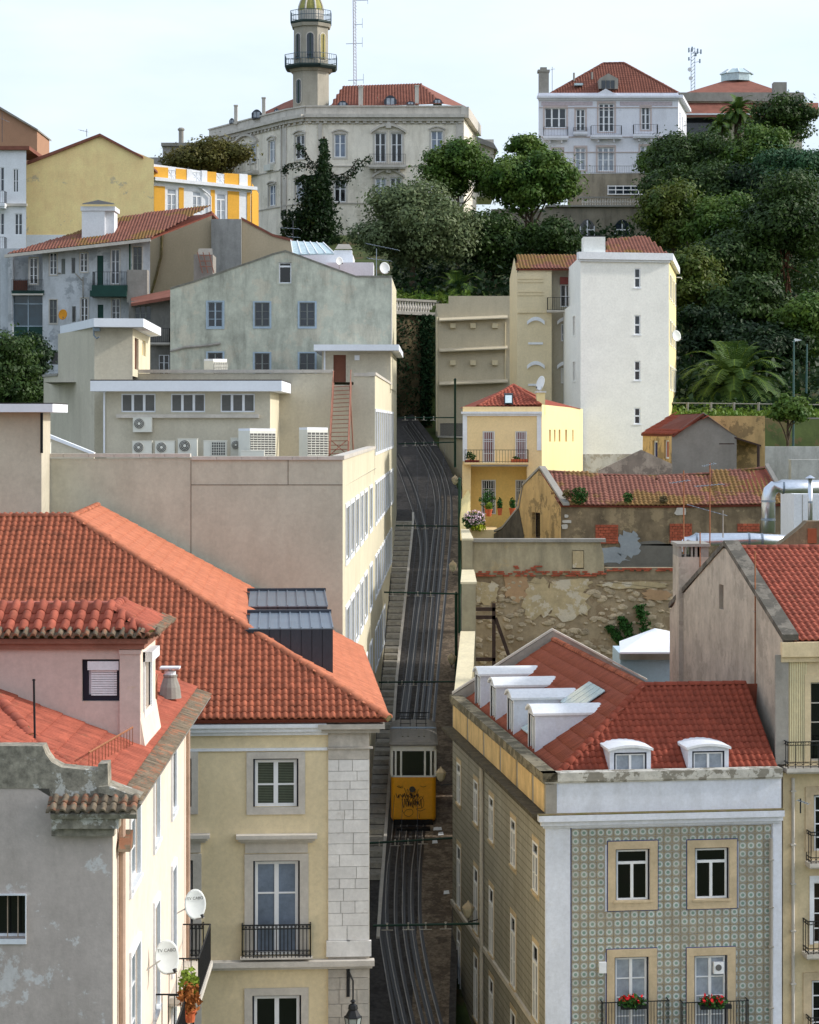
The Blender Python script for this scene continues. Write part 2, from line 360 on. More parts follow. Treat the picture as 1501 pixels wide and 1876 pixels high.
# ---------------------------------------------------------------- ground, street
def ZR(D): return CZ + max(-33.2, -47.12 + .235 * D)
def bend(D): return -.0033 * max(0, D - 165) ** 2
def XL(D): return -1.72 + .0196 * (D - 134) + bend(D)
def XR(D): return 2.73 + .033 * (D - 134) + bend(D)
def ss(a, b, x): t = min(1, max(0, (x - a) / (b - a))); return t * t * (3 - 2 * t)
PARK = [(0, -40), (158, -6), (160, .3), (178, 3), (200, 6), (206, 11.2), (250, 21.5), (300, 26), (700, 30), (9000, 5)]
def park(D): return CZ + float(np.interp(D, [p[0] for p in PARK], [p[1] for p in PARK]))
def ground_z(x, D):
    b = ZR(min(D, 204)) - 1.3
    if D > 205.4: return park(D)
    k = 0
    if D > 158: k = ss(13.5, 15.5, x) if D < 197 else ss(5.6, 6.4, x)
    if D > 176 and x < -9: k = max(k, ss(9, 11, -x))
    return b + (park(D) - b) * k if k else b
xs = sorted(set(list(np.arange(-60, 70, 1.5)) + [-3000, -1500, -700, -350, -200, -120, -90, 90, 120, 200, 350, 700, 1500, 3000]))
ys = sorted(set(list(np.arange(60, 310, 2.0)) + [158.2, 160.2, 178, 205.2, 205.6] + [-3000, -800, -200, -50, 0, 30, 350, 420, 550, 800, 1500, 4000]))
gv = [(x, y, ground_z(x, y) if abs(x) < 95 else min(ground_z(math.copysign(40, x), y), ZR(60) + 20)) for y in ys for x in xs]
nx = len(xs); gf = [(j * nx + i, j * nx + i + 1, (j + 1) * nx + i + 1, (j + 1) * nx + i) for j in range(len(ys) - 1) for i in range(nx - 1)]
m_earth = M('earth_grass', (62, 74, 34), var=.4, sc_=.6, patch=.7, c3=(88, 72, 48), psc=.35, pth=.55, bump=.5, bsc=4)
struct(mesh_np('ground', gv, gf, m_earth))
m_road = M('basalt_setts', (66, 63, 61), rough=.85, var=.5, sc_=4, patch=.6, c3=(46, 43, 41), psc=1.1, pth=.53, bump=.8, bsc=9)
m_pave = M('worn_cobbles', (116, 103, 88), rough=.9, var=.6, sc_=5, patch=.7, c3=(76, 66, 56), psc=1.2, pth=.5, bump=1., bsc=7)
Ds = list(np.arange(58, 215, 1.2))
def strip(f0, f1, dz, name, mat, ds=Ds):
    v = []; 
    for D in ds:
        a, b = f0(D), f1(D)
        for k in range(5): v.append((a + (b - a) * k / 4, D, ZR(D) + dz))
    f = [(j * 5 + i, j * 5 + i + 1, j * 5 + 6 + i, j * 5 + 5 + i) for j in range(len(ds) - 1) for i in range(4)]
    return struct(mesh_np(name, v, f, mat))
strip(lambda D: XL(D) - 1.5 if D > 100 else -4, lambda D: XR(D) + (.6 if D < 178 else .25), 0, 'road', m_road)
def KERB(D): return XL(D) + .86 + max(0, (D - 134)) * .012
def Dof(y): return 47.12 / ((y - HY) / F + .235)
strip(lambda D: XL(D) + 3.1 + (D - 134) * .012, lambda D: XR(D) + .3, .012, 'pavement', m_pave, [d for d in Ds if 84 < d < 176])
# stairway that climbs along the office block
m_stepshade = M('step_joint', (52, 49, 45), var=.3)  # dark colour for the shadow line under each step nosing
st = root('stairway', (XL(118), 118, ZR(118)), 'worn stone stairway climbing beside the funicular track along the cream office wall', 'stairs')
m_step = M('step_stone', (150, 145, 134), var=.25, sc_=3, streak=.3, c2=(84, 80, 70), bump=.4); m_riser = M('step_nosing', (176, 170, 158), var=.3, sc_=4)
D = 106.0
while D < 168:
    l_ = 1.3; mb = MB(); z = ZR(D + l_) - .02
    a, b, c, d = XL(D) - .05, KERB(D), XL(D + l_) - .05, KERB(D + l_)
    mb.hexa([(a, D, z - .5), (b, D, z - .5), (d, D + l_ + .02, z - .5), (c, D + l_ + .02, z - .5), (a, D, z), (b, D, z), (d, D + l_ - .02, z + .015), (c, D + l_ - .02, z + .015)])
    q = mb.build('step', m_step, st)
    k = MB(); k.box(a, b, D - .03, D + .05, z - .26, z - .01); k.build('riser', m_riser, q); k = MB(); k.box(a, b, D - .06, D - .02, z - .40, z - .265); k.build('joint', m_stepshade, q)  # lower dark strip is painted in as the nosing shadow
    D += l_
kb = MB(); lo = [(KERB(d), d, ZR(d) + .1) for d in np.arange(100, 172, 1.5)]
for i in range(len(lo) - 1):
    a, b = V(lo[i]), V(lo[i + 1]); kb.hexa([a - V((.0, 0, .3)), a + V((.16, 0, -.3)), b + V((.16, 0, -.3)), b - V((0, 0, .3)), a, a + V((.16, 0, 0)), b + V((.16, 0, 0)), b])
struct(kb.build('kerb', m_stone))
hr = MB()
for a, b in ((123, 129.5), (131, 137), (138.5, 145), (146.5, 152)):
    pts = [(XL(d) + .08, d, ZR(d) + .95) for d in np.linspace(a, b, 6)]; hr.tube(pts, .022, 5)
    for p in pts: hr.tube([p, (p[0], p[1], p[2] - .95)], .018, 4)
tag(hr.build('handrail', m_iron), 'thin black handrail on posts running up beside the stone stairway', 'handrail')
# track: six rail lines read off as the rails and slots of the two interlaced tracks
tr = root('funicular_track', (0, 112, ZR(112)), 'interlaced steel funicular rails laid in dark setts up the steep street', 'rail track')
RAILS = [[(723, 1876), (706, 1780), (694, 1690), (698, 1600), (706, 1540), (722, 1400), (741, 1260), (757, 1130), (765, 1065), (770, 1020), (768, 985), (760, 950), (749, 915), (737, 880), (726, 850)],
         [(741, 1876), (720, 1780), (707, 1690), (709, 1600), (717, 1540), (733, 1400), (751, 1260), (766, 1130), (776, 1060), (781, 1015), (780, 975), (772, 935), (760, 895), (746, 862), (730, 832)],
         [(755, 1876), (735, 1780), (723, 1690), (725, 1600), (731, 1540), (748, 1400), (765, 1260), (778, 1130), (790, 1010), (796, 960), (797, 920), (790, 880), (776, 845), (757, 808), (738, 782)],
         [(773, 1876), (751, 1780), (738, 1690), (739, 1600), (743, 1540), (760, 1400), (776, 1260), (788, 1130), (800, 1010), (805, 960), (806, 920), (800, 880), (786, 848), (764, 812), (744, 780)],
         [(791, 1876), (768, 1780), (754, 1690), (754, 1600), (761, 1540), (774, 1400), (788, 1260), (800, 1130), (811, 1010), (815, 960), (816, 910), (808, 872), (794, 842), (772, 808), (748, 774)],
         [(806, 1876), (782, 1780), (768, 1690), (768, 1600), (773, 1540), (786, 1400), (798, 1260), (811, 1130), (822, 1010), (826, 960), (825, 910), (816, 872), (801, 840), (778, 806), (755, 774)]]
m_rail = M('worn_steel', (138, 134, 129), rough=.45, var=.2, sc_=3, metal=.35); m_slot = M('oiled_slot', (30, 29, 29), rough=.4)
def smooth(pts, n=4):
    out = []
    for i in range(len(pts) - 1):
        p0, p1, p2, p3 = pts[max(i - 1, 0)], pts[i], pts[i + 1], pts[min(i + 2, len(pts) - 1)]
        for k in range(n):
            t = k / n; out.append(tuple(.5 * ((2 * b) + (-a + c) * t + (2 * a - 5 * b + 4 * c - d) * t * t + (-a + 3 * b - 3 * c + d) * t ** 3) for a, b, c, d in zip(p0, p1, p2, p3)))
    return out + [pts[-1]]
for k, rl in enumerate(RAILS):
    g = smooth([((x - CX) * Dof(y) / F, Dof(y)) for x, y in rl]); a0 = g[0]; g = [(a0[0] + .25 * 25 * .2, a0[1] - 12)] + g
    mb = MB(); mb2 = MB()
    for i in range(len(g) - 1):
        for B_, w0, w1, z0, z1 in ((mb, -.024, .024, -.02, .028), (mb2, .028, .15, -.02, .014)) + (((mb2, -.15, -.028, -.02, .013),) if k in (1, 4) else ()):
            (x, d), (x2, d2) = g[i], g[i + 1]
            B_.hexa([(x + w0, d, ZR(d) + z0), (x + w1, d, ZR(d) + z0), (x2 + w1, d2, ZR(d2) + z0), (x2 + w0, d2, ZR(d2) + z0), (x + w0, d, ZR(d) + z1), (x + w1, d, ZR(d) + z1), (x2 + w1, d2, ZR(d2) + z1), (x2 + w0, d2, ZR(d2) + z1)])
    o = mb.build('rail', m_rail, tr); mb2.build('flangeway', m_slot, o)
# ================================================================ T: azulejo corner building
SLOPE = .1286
uT = V((1, SLOPE, 0)).normalized(); wT = V((-SLOPE, 1, 0)).normalized()
cT = V((XP(1000, 78), 78, 0))
T = root('tiled_house', (cT.x, cT.y, ZR(80)), 'corner house with patterned ceramic tile facade, white parapet and red roof with dormers', 'house')
pT = Pl(cT, uT[:2]); LT = 22.6; farT = cT + wT * LT
pS = Pl(farT, (-wT)[:2])                                    # street side, u runs from the far end towards the corner
uR = pT.uv(1432, 1495)[0]; zTop = pT.uv(1010, 1416)[1]; zPar = pT.uv(1010, 1432)[1]; zCor = pT.uv(1003, 1492)[1]; zCor2 = pT.uv(1003, 1517)[1]; zB = ZR(70) - 1
m_blueband = M('blue_band', (72, 78, 118), var=.1)
m_wht = M('white_render', (212, 217, 228), var=.06, patch=.2, c3=(188, 188, 188), psc=.6, pth=.56, streak=.35, c2=(150, 150, 146), bump=.1)
m_dkblue = M('navy_frame', (26, 28, 44), rough=.4)
m_sgrey = M('side_wall_tiles', (156, 154, 144), var=.12, sc_=.8, streak=.4, c2=(92, 86, 72))
def add_grid(m, ang, pitch, col, thick=.06, amt=.55):
    N = m.node_tree.nodes; L = m.node_tree.links; b = N['Principled BSDF']; src = b.inputs['Base Color'].links[0].from_socket
    g = N.new('ShaderNodeNewGeometry'); r = N.new('ShaderNodeVectorRotate'); r.rotation_type = 'Z_AXIS'; r.inputs['Angle'].default_value = ang; L.new(g.outputs['Position'], r.inputs['Vector']); s = N.new('ShaderNodeSeparateXYZ'); L.new(r.outputs[0], s.inputs[0]); fs = []
    for ax in ('X', 'Z'):
        d = N.new('ShaderNodeMath'); d.operation = 'DIVIDE'; L.new(s.outputs[ax], d.inputs[0]); d.inputs[1].default_value = pitch; f = N.new('ShaderNodeMath'); f.operation = 'FRACT'; L.new(d.outputs[0], f.inputs[0]); l = N.new('ShaderNodeMath'); l.operation = 'LESS_THAN'; L.new(f.outputs[0], l.inputs[0]); l.inputs[1].default_value = thick; fs.append(l.outputs[0])
    q = N.new('ShaderNodeMath'); q.operation = 'MAXIMUM'; L.new(fs[0], q.inputs[0]); L.new(fs[1], q.inputs[1]); q2 = N.new('ShaderNodeMath'); q2.operation = 'MULTIPLY'; L.new(q.outputs[0], q2.inputs[0]); q2.inputs[1].default_value = amt
    x = N.new('ShaderNodeMixRGB'); L.new(q2.outputs[0], x.inputs[0]); L.new(src, x.inputs[1]); x.inputs[2].default_value = (*lin(col), 1); L.new(x.outputs[0], b.inputs['Base Color'])
add_grid(m_sgrey, -(math.pi / 2 + math.atan(SLOPE)), .30, (98, 94, 80), .16, .7)
m_ochre = M('ochre_panel', (212, 182, 130), var=.15, streak=.65, c2=(92, 76, 52), bump=.2)
# azulejo facing: one glazed tile per motif
az = bpy.data.materials.new('azulejo'); az.use_nodes = True; t_ = az.node_tree; N = t_.nodes; L = t_.links; b_ = N['Principled BSDF']; b_.inputs['Roughness'].default_value = .35
tcn = N.new('ShaderNodeTexCoord'); sep = N.new('ShaderNodeSeparateXYZ'); L.new(tcn.outputs['UV'], sep.inputs[0])
def mth(op, a, b=None):
    n = N.new('ShaderNodeMath'); n.operation = op
    for i, q in enumerate((a, b)):
        if q is None: continue
        if isinstance(q, (int, float)): n.inputs[i].default_value = q
        else: L.new(q, n.inputs[i])
    return n.outputs[0]
dx = mth('SUBTRACT', sep.outputs['X'], .5); dy = mth('SUBTRACT', sep.outputs['Y'], .5)
rr = mth('SQRT', mth('ADD', mth('MULTIPLY', dx, dx), mth('MULTIPLY', dy, dy)))
an = mth('ARCTAN2', dy, dx); rr = mth('ADD', rr, mth('MULTIPLY', mth('COSINE', mth('MULTIPLY', an, 12)), .022))
rmp = N.new('ShaderNodeValToRGB'); rmp.color_ramp.interpolation = 'CONSTANT'; L.new(rr, rmp.inputs[0])
for i, (p_, c_) in enumerate(((0, (118, 144, 134)), (.17, (140, 162, 156)), (.22, (190, 194, 190)), (.37, (134, 148, 152)), (.43, (158, 152, 134)), (.56, (142, 132, 108)))):
    el = rmp.color_ramp.elements[i] if i < 2 else rmp.color_ramp.elements.new(p_)
    el.position = p_; el.color = (*lin(c_), 1)
edge = mth('MAXIMUM', mth('ABSOLUTE', dx), mth('ABSOLUTE', dy)); eg = mth('GREATER_THAN', edge, .455)
mxx = N.new('ShaderNodeMixRGB'); L.new(eg, mxx.inputs[0]); L.new(rmp.outputs[0], mxx.inputs[1]); mxx.inputs[2].default_value = (*lin((136, 122, 92)), 1)
gg = N.new('ShaderNodeNewGeometry'); nn = N.new('ShaderNodeTexNoise'); nn.inputs['Scale'].default_value = .9; nn.inputs['Detail'].default_value = 6; L.new(gg.outputs['Position'], nn.inputs['Vector'])
mr_ = N.new('ShaderNodeMapRange'); mr_.inputs['From Min'].default_value = .42; mr_.inputs['From Max'].default_value = .75; mr_.inputs['To Max'].default_value = .55; L.new(nn.outputs['Fac'], mr_.inputs[0])
mx2 = N.new('ShaderNodeMixRGB'); L.new(mr_.outputs[0], mx2.inputs[0]); L.new(mxx.outputs[0], mx2.inputs[1]); mx2.inputs[2].default_value = (*lin((150, 138, 118)), 1)
oi_ = N.new('ShaderNodeObjectInfo'); hs_ = N.new('ShaderNodeHueSaturation'); m9 = N.new('ShaderNodeMapRange'); m9.inputs['To Min'].default_value = .9; m9.inputs['To Max'].default_value = 1.1
L.new(oi_.outputs['Random'], m9.inputs[0]); L.new(m9.outputs[0], hs_.inputs['Value']); L.new(mx2.outputs[0], hs_.inputs['Color']); L.new(hs_.outputs[0], b_.inputs['Base Color'])
g_t = GLASS('glass_black', (10, 10, 14), .04)
ww = [window(T, pT, 1128, 1556, 1191, 1651, m_frame, g_t, 2, (), .07, sur=(.28, .28, .28, .34), surm=m_stone2, transom=.74, dark=m_dkblue, sill=.08),
      window(T, pT, 1273, 1553.5, 1336, 1648, m_frame, g_t, 2, (), .07, sur=(.28, .28, .28, .34), surm=m_stone2, transom=.74, dark=m_dkblue, sill=.08),
      window(T, pT, 1126, 1754, 1189, 1905, m_frame, m_gcurt, 2, (.28, .52, .76), .07, sur=(.28, .28, .3, 0), surm=m_stone2, dark=m_dkblue),
      window(T, pT, 1272, 1751, 1333, 1902, m_frame, m_gcurt, 2, (.28, .52, .76), .07, sur=(.28, .28, .3, 0), surm=m_stone2, dark=m_dkblue)]
uA0, uA1 = pT.uv(1047, 1517)[0], pT.uv(1414, 1517)[0]
wall(T, pT, [(0, zB), (uR, zB), (uR, zPar), (0, zPar)], m_wht, uvs=True, depth=.25)
blk = [(h[0] - .28, h[1] + .28, h[2] - .34, h[3] + .28) for h in pT.h]
p_ = .298; tile_pos = []; nu = int((uA1 - uA0) / p_); zA1 = zCor2 - .06; zA0 = ZP(1960, 78); pu = (uA1 - uA0) / nu
tm = bpy.data.meshes.new('azulejo_tile'); g_ = .006
v0 = [(g_, g_, .014), (pu - g_, g_, .014), (pu - g_, p_ - g_, .014), (g_, p_ - g_, .014), (g_, g_, 0), (pu - g_, g_, 0), (pu - g_, p_ - g_, 0), (g_, p_ - g_, 0)]
tm.from_pydata(v0, [], [(0, 1, 2, 3), (4, 5, 1, 0), (5, 6, 2, 1), (6, 7, 3, 2), (7, 4, 0, 3)]); ul = tm.uv_layers.new()
for i, q in enumerate([(0, 0), (1, 0), (1, 1), (0, 1)]): ul.data[i].uv = q
for i in range(4, 20): ul.data[i].uv = (0, 0)
tm.materials.append(az); tm.update()
m3 = Matrix((uT, V((0, 0, 1)), pT.n)).transposed()
facing = pb(T, pT, 'tile_border', m_blueband, 1045.5, 1514, 1047, 1960, -.02, .02)
j = 0
while zA1 - (j + 1) * p_ > zA0:
    for i in range(nu):
        u, z = uA0 + i * pu, zA1 - (j + 1) * p_
        if not any(u + pu * .5 > a + .02 and u + pu * .5 < b - .02 and z + p_ * .5 > c + .02 and z + p_ * .5 < d - .02 for a, b, c, d in blk): tile_pos.append((u, z))
    j += 1
for (u, z) in tile_pos:
    mw = m3.to_4x4(); mw.translation = pT.at(u, z, .002); inst('facade_tile', tm, facing, mw)
for (a, b, c, d) in blk[:4]:
    k = MB(); q = .035
    for r_ in ((a - q, a, c, d), (b, b + q, c, d), (a - q, b + q, d, d + q), (a - q, b + q, c - q, c)): pT.box(k, *r_, -.02, .024)
    k.build('tile_border', m_blueband, T)
pb(T, pT, 'tile_border', m_blueband, 1046, 1514.5, 1415, 1517, -.02, .02)
k = MB(); pT.box(k, -.02, uA0 - .05, zB, zCor2, -.03, .06); k.build('pilaster', m_wht, T)
k = MB(); pT.box(k, uA1 + .04, uR, zB, zCor2, -.03, .061); k.build('pilaster', m_wht, T)
m_cap = M('lichen_coping', (186, 184, 176), var=.2, sc_=3, patch=.75, c3=(104, 98, 84), psc=1.6, pth=.5, bump=.4)
k = MB(); pT.box(k, -.12, uR + .02, zPar + .005, zTop, -.45, .10); pT.box(k, -.06, uR, zPar - .06, zPar + .004, -.3, .055); k.build('coping', m_cap, T)
k = MB(); hC = zCor - zCor2; pT.box(k, -.30, uR + .02, zCor - hC * .45, zCor, -.02, .34); pT.box(k, -.2, uR, zCor2 + hC * .2, zCor - hC * .45 - .003, -.02, .22); pT.box(k, -.1, uR - .02, zCor2, zCor2 + hC * .2 - .003, -.02, .12); k.build('cornice', m_wht, T)
k = MB(); pT.box(k, -.30, uR + .01, zCor + .002, zCor + .03, .0, .335); k.build('cornice_moss', m_mortar, T)
# street side
us = [(h_) for h_ in ((838, 845), (869, 879), (897, 907), (936.5, 948), (977, 990))]
zs_ = [(pS.uv(983, 1545)[1], pS.uv(983, 1636)[1]), (pS.uv(983, 1732)[1], pS.uv(983, 1870)[1])]
dz_ = zs_[0][0] - zs_[1][0]; zs_.append((zs_[1][0] - dz_, zs_[1][1] - dz_))
for (x0, x1) in us:
    a = pS.uv(x0, 1500)[0]; b = a + 1.05
    for (t1, t0) in zs_:
        window(T, pS, 0, 0, 0, 0, m_frame, m_gdark, 2, (.5,), .07, sur=(.16, .2, .16, .2), surm=m_stone2, uvr=(a, b, t0, t1), depth=.035, transom=.76, sill=.08, panes=False, proud=.012)
wall(T, pS, [(0, zB), (LT, zB), (LT, zCor), (0, zCor)], m_sgrey, uvs=True)
k = MB(); pS.box(k, 0, LT + .05, zCor, zTop - .02, -.4, 0); k.build('parapet', m_conc, T)
for i in range(6):
    a, b = [0.1, 4.6, 9.0, 13.1, 16.9, 20.2, LT][i], [0.1, 4.6, 9.0, 13.1, 16.9, 20.2, LT][i + 1]
    k = MB(); pS.box(k, a + .22, b - .22, zCor + .05, zPar - .03, -.05, .03); k.build('panel', m_ochre, T)
k = MB(); pS.box(k, -.1, LT + .1, zPar, zTop, -.42, .12); pS.box(k, -.1, LT + .05, zPar - .1, zPar - .002, -.3, .06); k.build('coping', M('dark_coping', (128, 120, 100), var=.25, sc_=3, patch=.7, c3=(64, 60, 46), psc=1.2, pth=.48, bump=.4), T)
k = MB(); pS.box(k, -.1, LT, zCor - .12, zCor + .02, -.02, .5); pS.box(k, -.1, LT, zCor - .28, zCor - .121, -.02, .34); pS.box(k, -.1, LT, zCor - .45, zCor - .281, -.02, .16); k.build('cornice', M('black_moss', (76, 70, 56), var=.4, sc_=4, patch=.6, c3=(50, 47, 38), psc=1.5, pth=.5, bump=.5), T)
k = MB(); uu = pS.uv(887, 1600)[0]; k.tube([pS.at(uu, zCor - .3, .1), pS.at(uu, zB, .1)], .09, 8); k.build('downpipe', m_stone, T)
k = MB(); pS.box(k, 0, LT, pS.uv(985, 1876)[1] - .2, pS.uv(985, 1876)[1], -.02, .1); k.build('string_course', m_stone, T)
bR = pT.at(uR, 0, 0); bR2 = bR + wT * LT
close(T, [(bR.x, bR.y), (bR2.x, bR2.y), (farT.x, farT.y)], zB, zTop - .3, m_conc, skip=(2,), cap=False)
# roof
tTop = 4.62 * math.sqrt(1 + SLOPE ** 2); zE = zTop - .25; pit = .65
def TP(a, b, z): q = cT + uT * a + wT * b; return V((q.x, q.y, z))
ins = .42; zRdg = zE + pit * (tTop - ins)
hipA, hipB = TP(ins, ins, zE), TP(tTop, tTop, zRdg); rF = TP(uR, tTop, zRdg); eR = TP(uR, ins, zE); rB = TP(tTop, LT - .3, zRdg); eB = TP(ins, LT - .3, zE)
sF = V((wT.x, wT.y, pit)); sL = V((uT.x, uT.y, pit))
rfF = tiled(T, hipA, uT, sF, [hipA, eR, rF, hipB], .245, .335, m_tile2, m_deck, 300, .055)
rfL = tiled(T, eB, -wT, sL, [eB, hipA, hipB, rB], .225, .62, m_tile2b, m_deck, 300, .03)
k = MB(); eR2 = TP(2 * tTop - ins, LT - .3, zE); eF2 = TP(2 * tTop - ins, ins + tTop, zE); k.add([rB, hipB, TP(2 * tTop, tTop, zRdg), eF2, eR2], [(0, 1, 3, 4), (1, 2, 3)]); k.build('roof', m_tile2b, T)
caps(rfF, hipA, hipB, .17, .42, m_tile2, m_deck); caps(rfF, hipB, rF, .16, .42, m_tile2, m_deck); caps(rfL, hipB, rB, .16, .42, m_tile1, m_deck)
# gable upstand at the far end
k = MB(); pk = TP(tTop, LT, zRdg + .42)
k.prism([TP(0, LT, zE - .6), TP(2 * tTop - .3, LT, zE - .6), TP(2 * tTop - .3, LT, zE + .75), pk, TP(0, LT, zE + .3)], wT * -.28); k.build('gable_parapet', m_conc, T)
for a, b in ((TP(-.05, LT - .14, zE + .3), pk + V((0, -.1, 0))), (pk + V((0, -.1, 0)), TP(2 * tTop - .2, LT - .14, zE + .78))):
    k = MB(); k.hexa([a + V((0, -.2, 0)), b + V((0, -.2, 0)), b + V((0, .2, 0)), a + V((0, .2, 0)), a + V((0, -.2, .09)), b + V((0, -.2, .09)), b + V((0, .2, .09)), a + V((0, .2, .09))]); k.build('coping', m_stone, T)
# dormers
def dormer(o, f, s, wd, ht, dp, name='dormer', rise=.28):
    """vaulted white dormer: o = front bottom centre, f = facing (outwards), s = along its front"""
    def q(a, d, z): return o + s * a - f * d + V((0, 0, z))
    n = 8; mb = MB(); hw = wd / 2
    mb.add([q(-hw, 0, 0), q(-hw, 0, ht), q(-hw, dp, ht), q(-hw, dp, 0), q(hw, 0, 0), q(hw, 0, ht), q(hw, dp, ht), q(hw, dp, 0)], [(0, 1, 2, 3), (7, 6, 5, 4)])
    arc = [(-hw + wd * i / n, ht + rise * (1 - (2 * i / n - 1) ** 2)) for i in range(n + 1)]
    e = .16                                                 # front with an opening
    fr = [(-hw, 0), (hw, 0), (hw, ht)] + [(a, z) for a, z in arc[::-1][1:-1]] + [(-hw, ht)]
    fp = Pl(o, (s.x, s.y)); fp.h = []
    D_ = mb.build(name, m_wht, T)
    pl = Pl(V((o.x, o.y, 0)), (s.x, s.y)); zz = o.z
    window(D_, pl, 0, 0, 0, 0, m_frame, m_gcurt, 2, (), .055, uvr=(-hw + e, hw - e, zz + .06, zz + ht - .08), depth=.12, dark=m_dkblue, panes=False)
    wall(D_, pl, [(a, z + zz) for a, z in fr], m_wht, name='front', uvs=True, depth=.14)
    k = MB(); lo = [q(a * 1.09, -.1, z - .02) for a, z in arc]; hi = [q(a * 1.09, -.1, z + .07) for a, z in arc]; k.prism(lo + hi[::-1], -f * (dp + .1)); k.build('vault', m_white, D_)
    k = MB(); k.hexa([q(-hw - .05, -.1, -.1), q(hw + .05, -.1, -.1), q(hw + .05, .1, -.1), q(-hw - .05, .1, -.1), q(-hw - .05, -.1, .0), q(hw + .05, -.1, .0), q(hw + .05, .1, .0), q(-hw - .05, .1, .0)]); k.build('sill', m_white, D_)
    return D_
fT = -wT
for x in (1155.5, 1298.5):
    uu = pT.uv(x, 1410, -.5)[0]; dormer(TP(uu, .52, zE + .1), fT, uT, 1.52, .82, 2.0, rise=.13)
for Dn in (83.3, 88.0, 92.2, 96.3):
    b = (Dn - 78) / wT.y + .75; dormer(TP(.62, b, zE + .08), -uT, -wT, 1.55, 1.52, 2.7, rise=.26)
# glazed skylight between the two nearest side dormers
m_skyg = M('skylight_glass', (176, 196, 200), rough=.1, var=.2, sc_=4, spec=.7)
b0, b1 = (83.3 - 78) / wT.y + 1.6, (88.0 - 78) / wT.y - .1
for i in range(4):
    for h in (0, 1):
        a0, a1 = .9 + h * 1.6, 2.4 + h * 1.3; k = MB(); w_ = (b1 - b0) / 4
        k.prism([TP(a0, b0 + i * w_ + .03, zE + pit * (a0 - ins) + .12), TP(a0, b0 + (i + 1) * w_ - .03, zE + pit * (a0 - ins) + .12), TP(a1, b0 + (i + 1) * w_ - .03, zE + pit * (a1 - ins) + .12), TP(a1, b0 + i * w_ + .03, zE + pit * (a1 - ins) + .12)], (0, 0, .05)); k.build('skylight_pane', m_skyg, T)
for x0, x1 in ((1100, 1221), (1246, 1366)):
    balcony(T, pT, x0, x1, 1832, 1895, .42, 22, m_stone, m_iron)
# drainpipe, alarm box
k = MB(); uu = pT.uv(1411, 1600)[0]; k.tube([pT.at(uu, pT.uv(1411, 1535)[1], .12), pT.at(uu, zB, .12)], .06, 8)
for y in (1574, 1661, 1733, 1845): pT.box(k, uu - .09, uu + .09, pT.uv(1411, y)[1] - .02, pT.uv(1411, y)[1] + .02, 0, .2)
k.build('downpipe', m_conc, T)
k = MB(); pT.pbox(k, 1097, 1762, 1110, 1782, 0, .14); tag(k.build('alarm_box', m_white), 'small white alarm box on the patterned tile facade', 'alarm box')
ac = root('window_air_conditioner', pT.hit(1316, 1780, .02), 'square white air conditioner set into the curtained right window of the tiled facade', 'air conditioner')
k = MB(); pT.pbox(k, 1308, 1763, 1326, 1784, -.15, .06); k.build('casing', m_white, ac); c_ = pT.hit(1317, 1773, .065); k = MB(); k.tube([c_, c_ + pT.n * .012], .115, 16); k.build('fan_grille', M('grille_grey', (96, 96, 96)), ac)
m_leafg = M('leaf_green', (44, 82, 30), var=.4, sc_=6); m_red = M('geranium_red', (200, 28, 40), var=.25, sc_=8)
def leafcloud(n, c, r, size, seed=0, flat=1.):
    g = np.random.default_rng(seed); d = g.normal(size=(n, 3)); d /= np.linalg.norm(d, axis=1)[:, None]; d *= (g.random(n) ** .45)[:, None]
    p = np.array(c) + d * np.array(r); return leafquads(p, size, g)
def leafquads(p, size, g, nrm=None):
    n = len(p); a = g.normal(size=(n, 3))
    if nrm is not None: a = np.cross(nrm + g.normal(size=(n, 3)) * .45, a)
    a /= np.linalg.norm(a, axis=1)[:, None]; b = np.cross(a, g.normal(size=(n, 3)) if nrm is None else nrm + g.normal(size=(n, 3)) * .35); b /= np.linalg.norm(b, axis=1)[:, None]
    s = (size * (.6 + .8 * g.random(n)))[:, None]; v = np.stack([p - a * s, p + b * s * .55, p + a * s, p - b * s * .55], 1).reshape(-1, 3)
    return v, np.arange(4 * n).reshape(n, 4)
for i, (x0, x1, lb) in enumerate(((1134, 1182, 'red geraniums spilling over the balcony below the alarm box side window'), (1278, 1334, 'red geraniums on the balcony under the window air conditioner'))):
    c_ = pT.hit((x0 + x1) / 2, 1836, .44); fl = root('geranium_box', c_, lb, 'flowers')
    mb = MB(); pT.box(mb, pT.uv(x0, 1836)[0], pT.uv(x1, 1836)[0], c_.z - .25, c_.z - .1, .34, .52); mb.build('planter', m_iron, fl)
    v, f = leafcloud(420, c_, (.55, .22, .26), .07, i); mesh_np('foliage', v, f, m_leafg, fl)
    v, f = leafcloud(70, c_ + V((0, -.05, .12)), (.5, .22, .18), .07, i + 9); mesh_np('blossom', v, f, m_red, fl)
# ================================================================ S: neighbour at the frame edge with gable wall
pSg = Pl(V((XP(1435, 80.5), 80.5, 0)) + wT * 17, (-wT)[:2]); cS = V((XP(1435, 80.5), 80.5, 0)); LS = 17
S = root('gabled_house', (cS.x, cS.y, ZR(80)), 'tall cream house with weathered grey gable wall and orange tiled roof beside the azulejo house', 'house')
m_gable = M('weathered_gable', (186, 175, 160), var=.2, sc_=1.2, streak=.5, c2=(110, 104, 94), patch=.4, c3=(140, 132, 120), psc=.7, pth=.55, bump=.3)
m_cream = M('cream_render', (212, 194, 158), var=.12, streak=.35, c2=(150, 128, 92), bump=.1)
zGe = pSg.uv(1425, 1172)[1]; zGp = pSg.uv(1328, 1005)[1]; uP = pSg.uv(1328, 1005)[0]
pSg.h = []
window(S, pSg, 1318, 1070, 1326, 1115, m_stone2, m_gdark, 1, (), .05, panes=False, depth=.3)
zb = zGp - (uP - 0) * .36
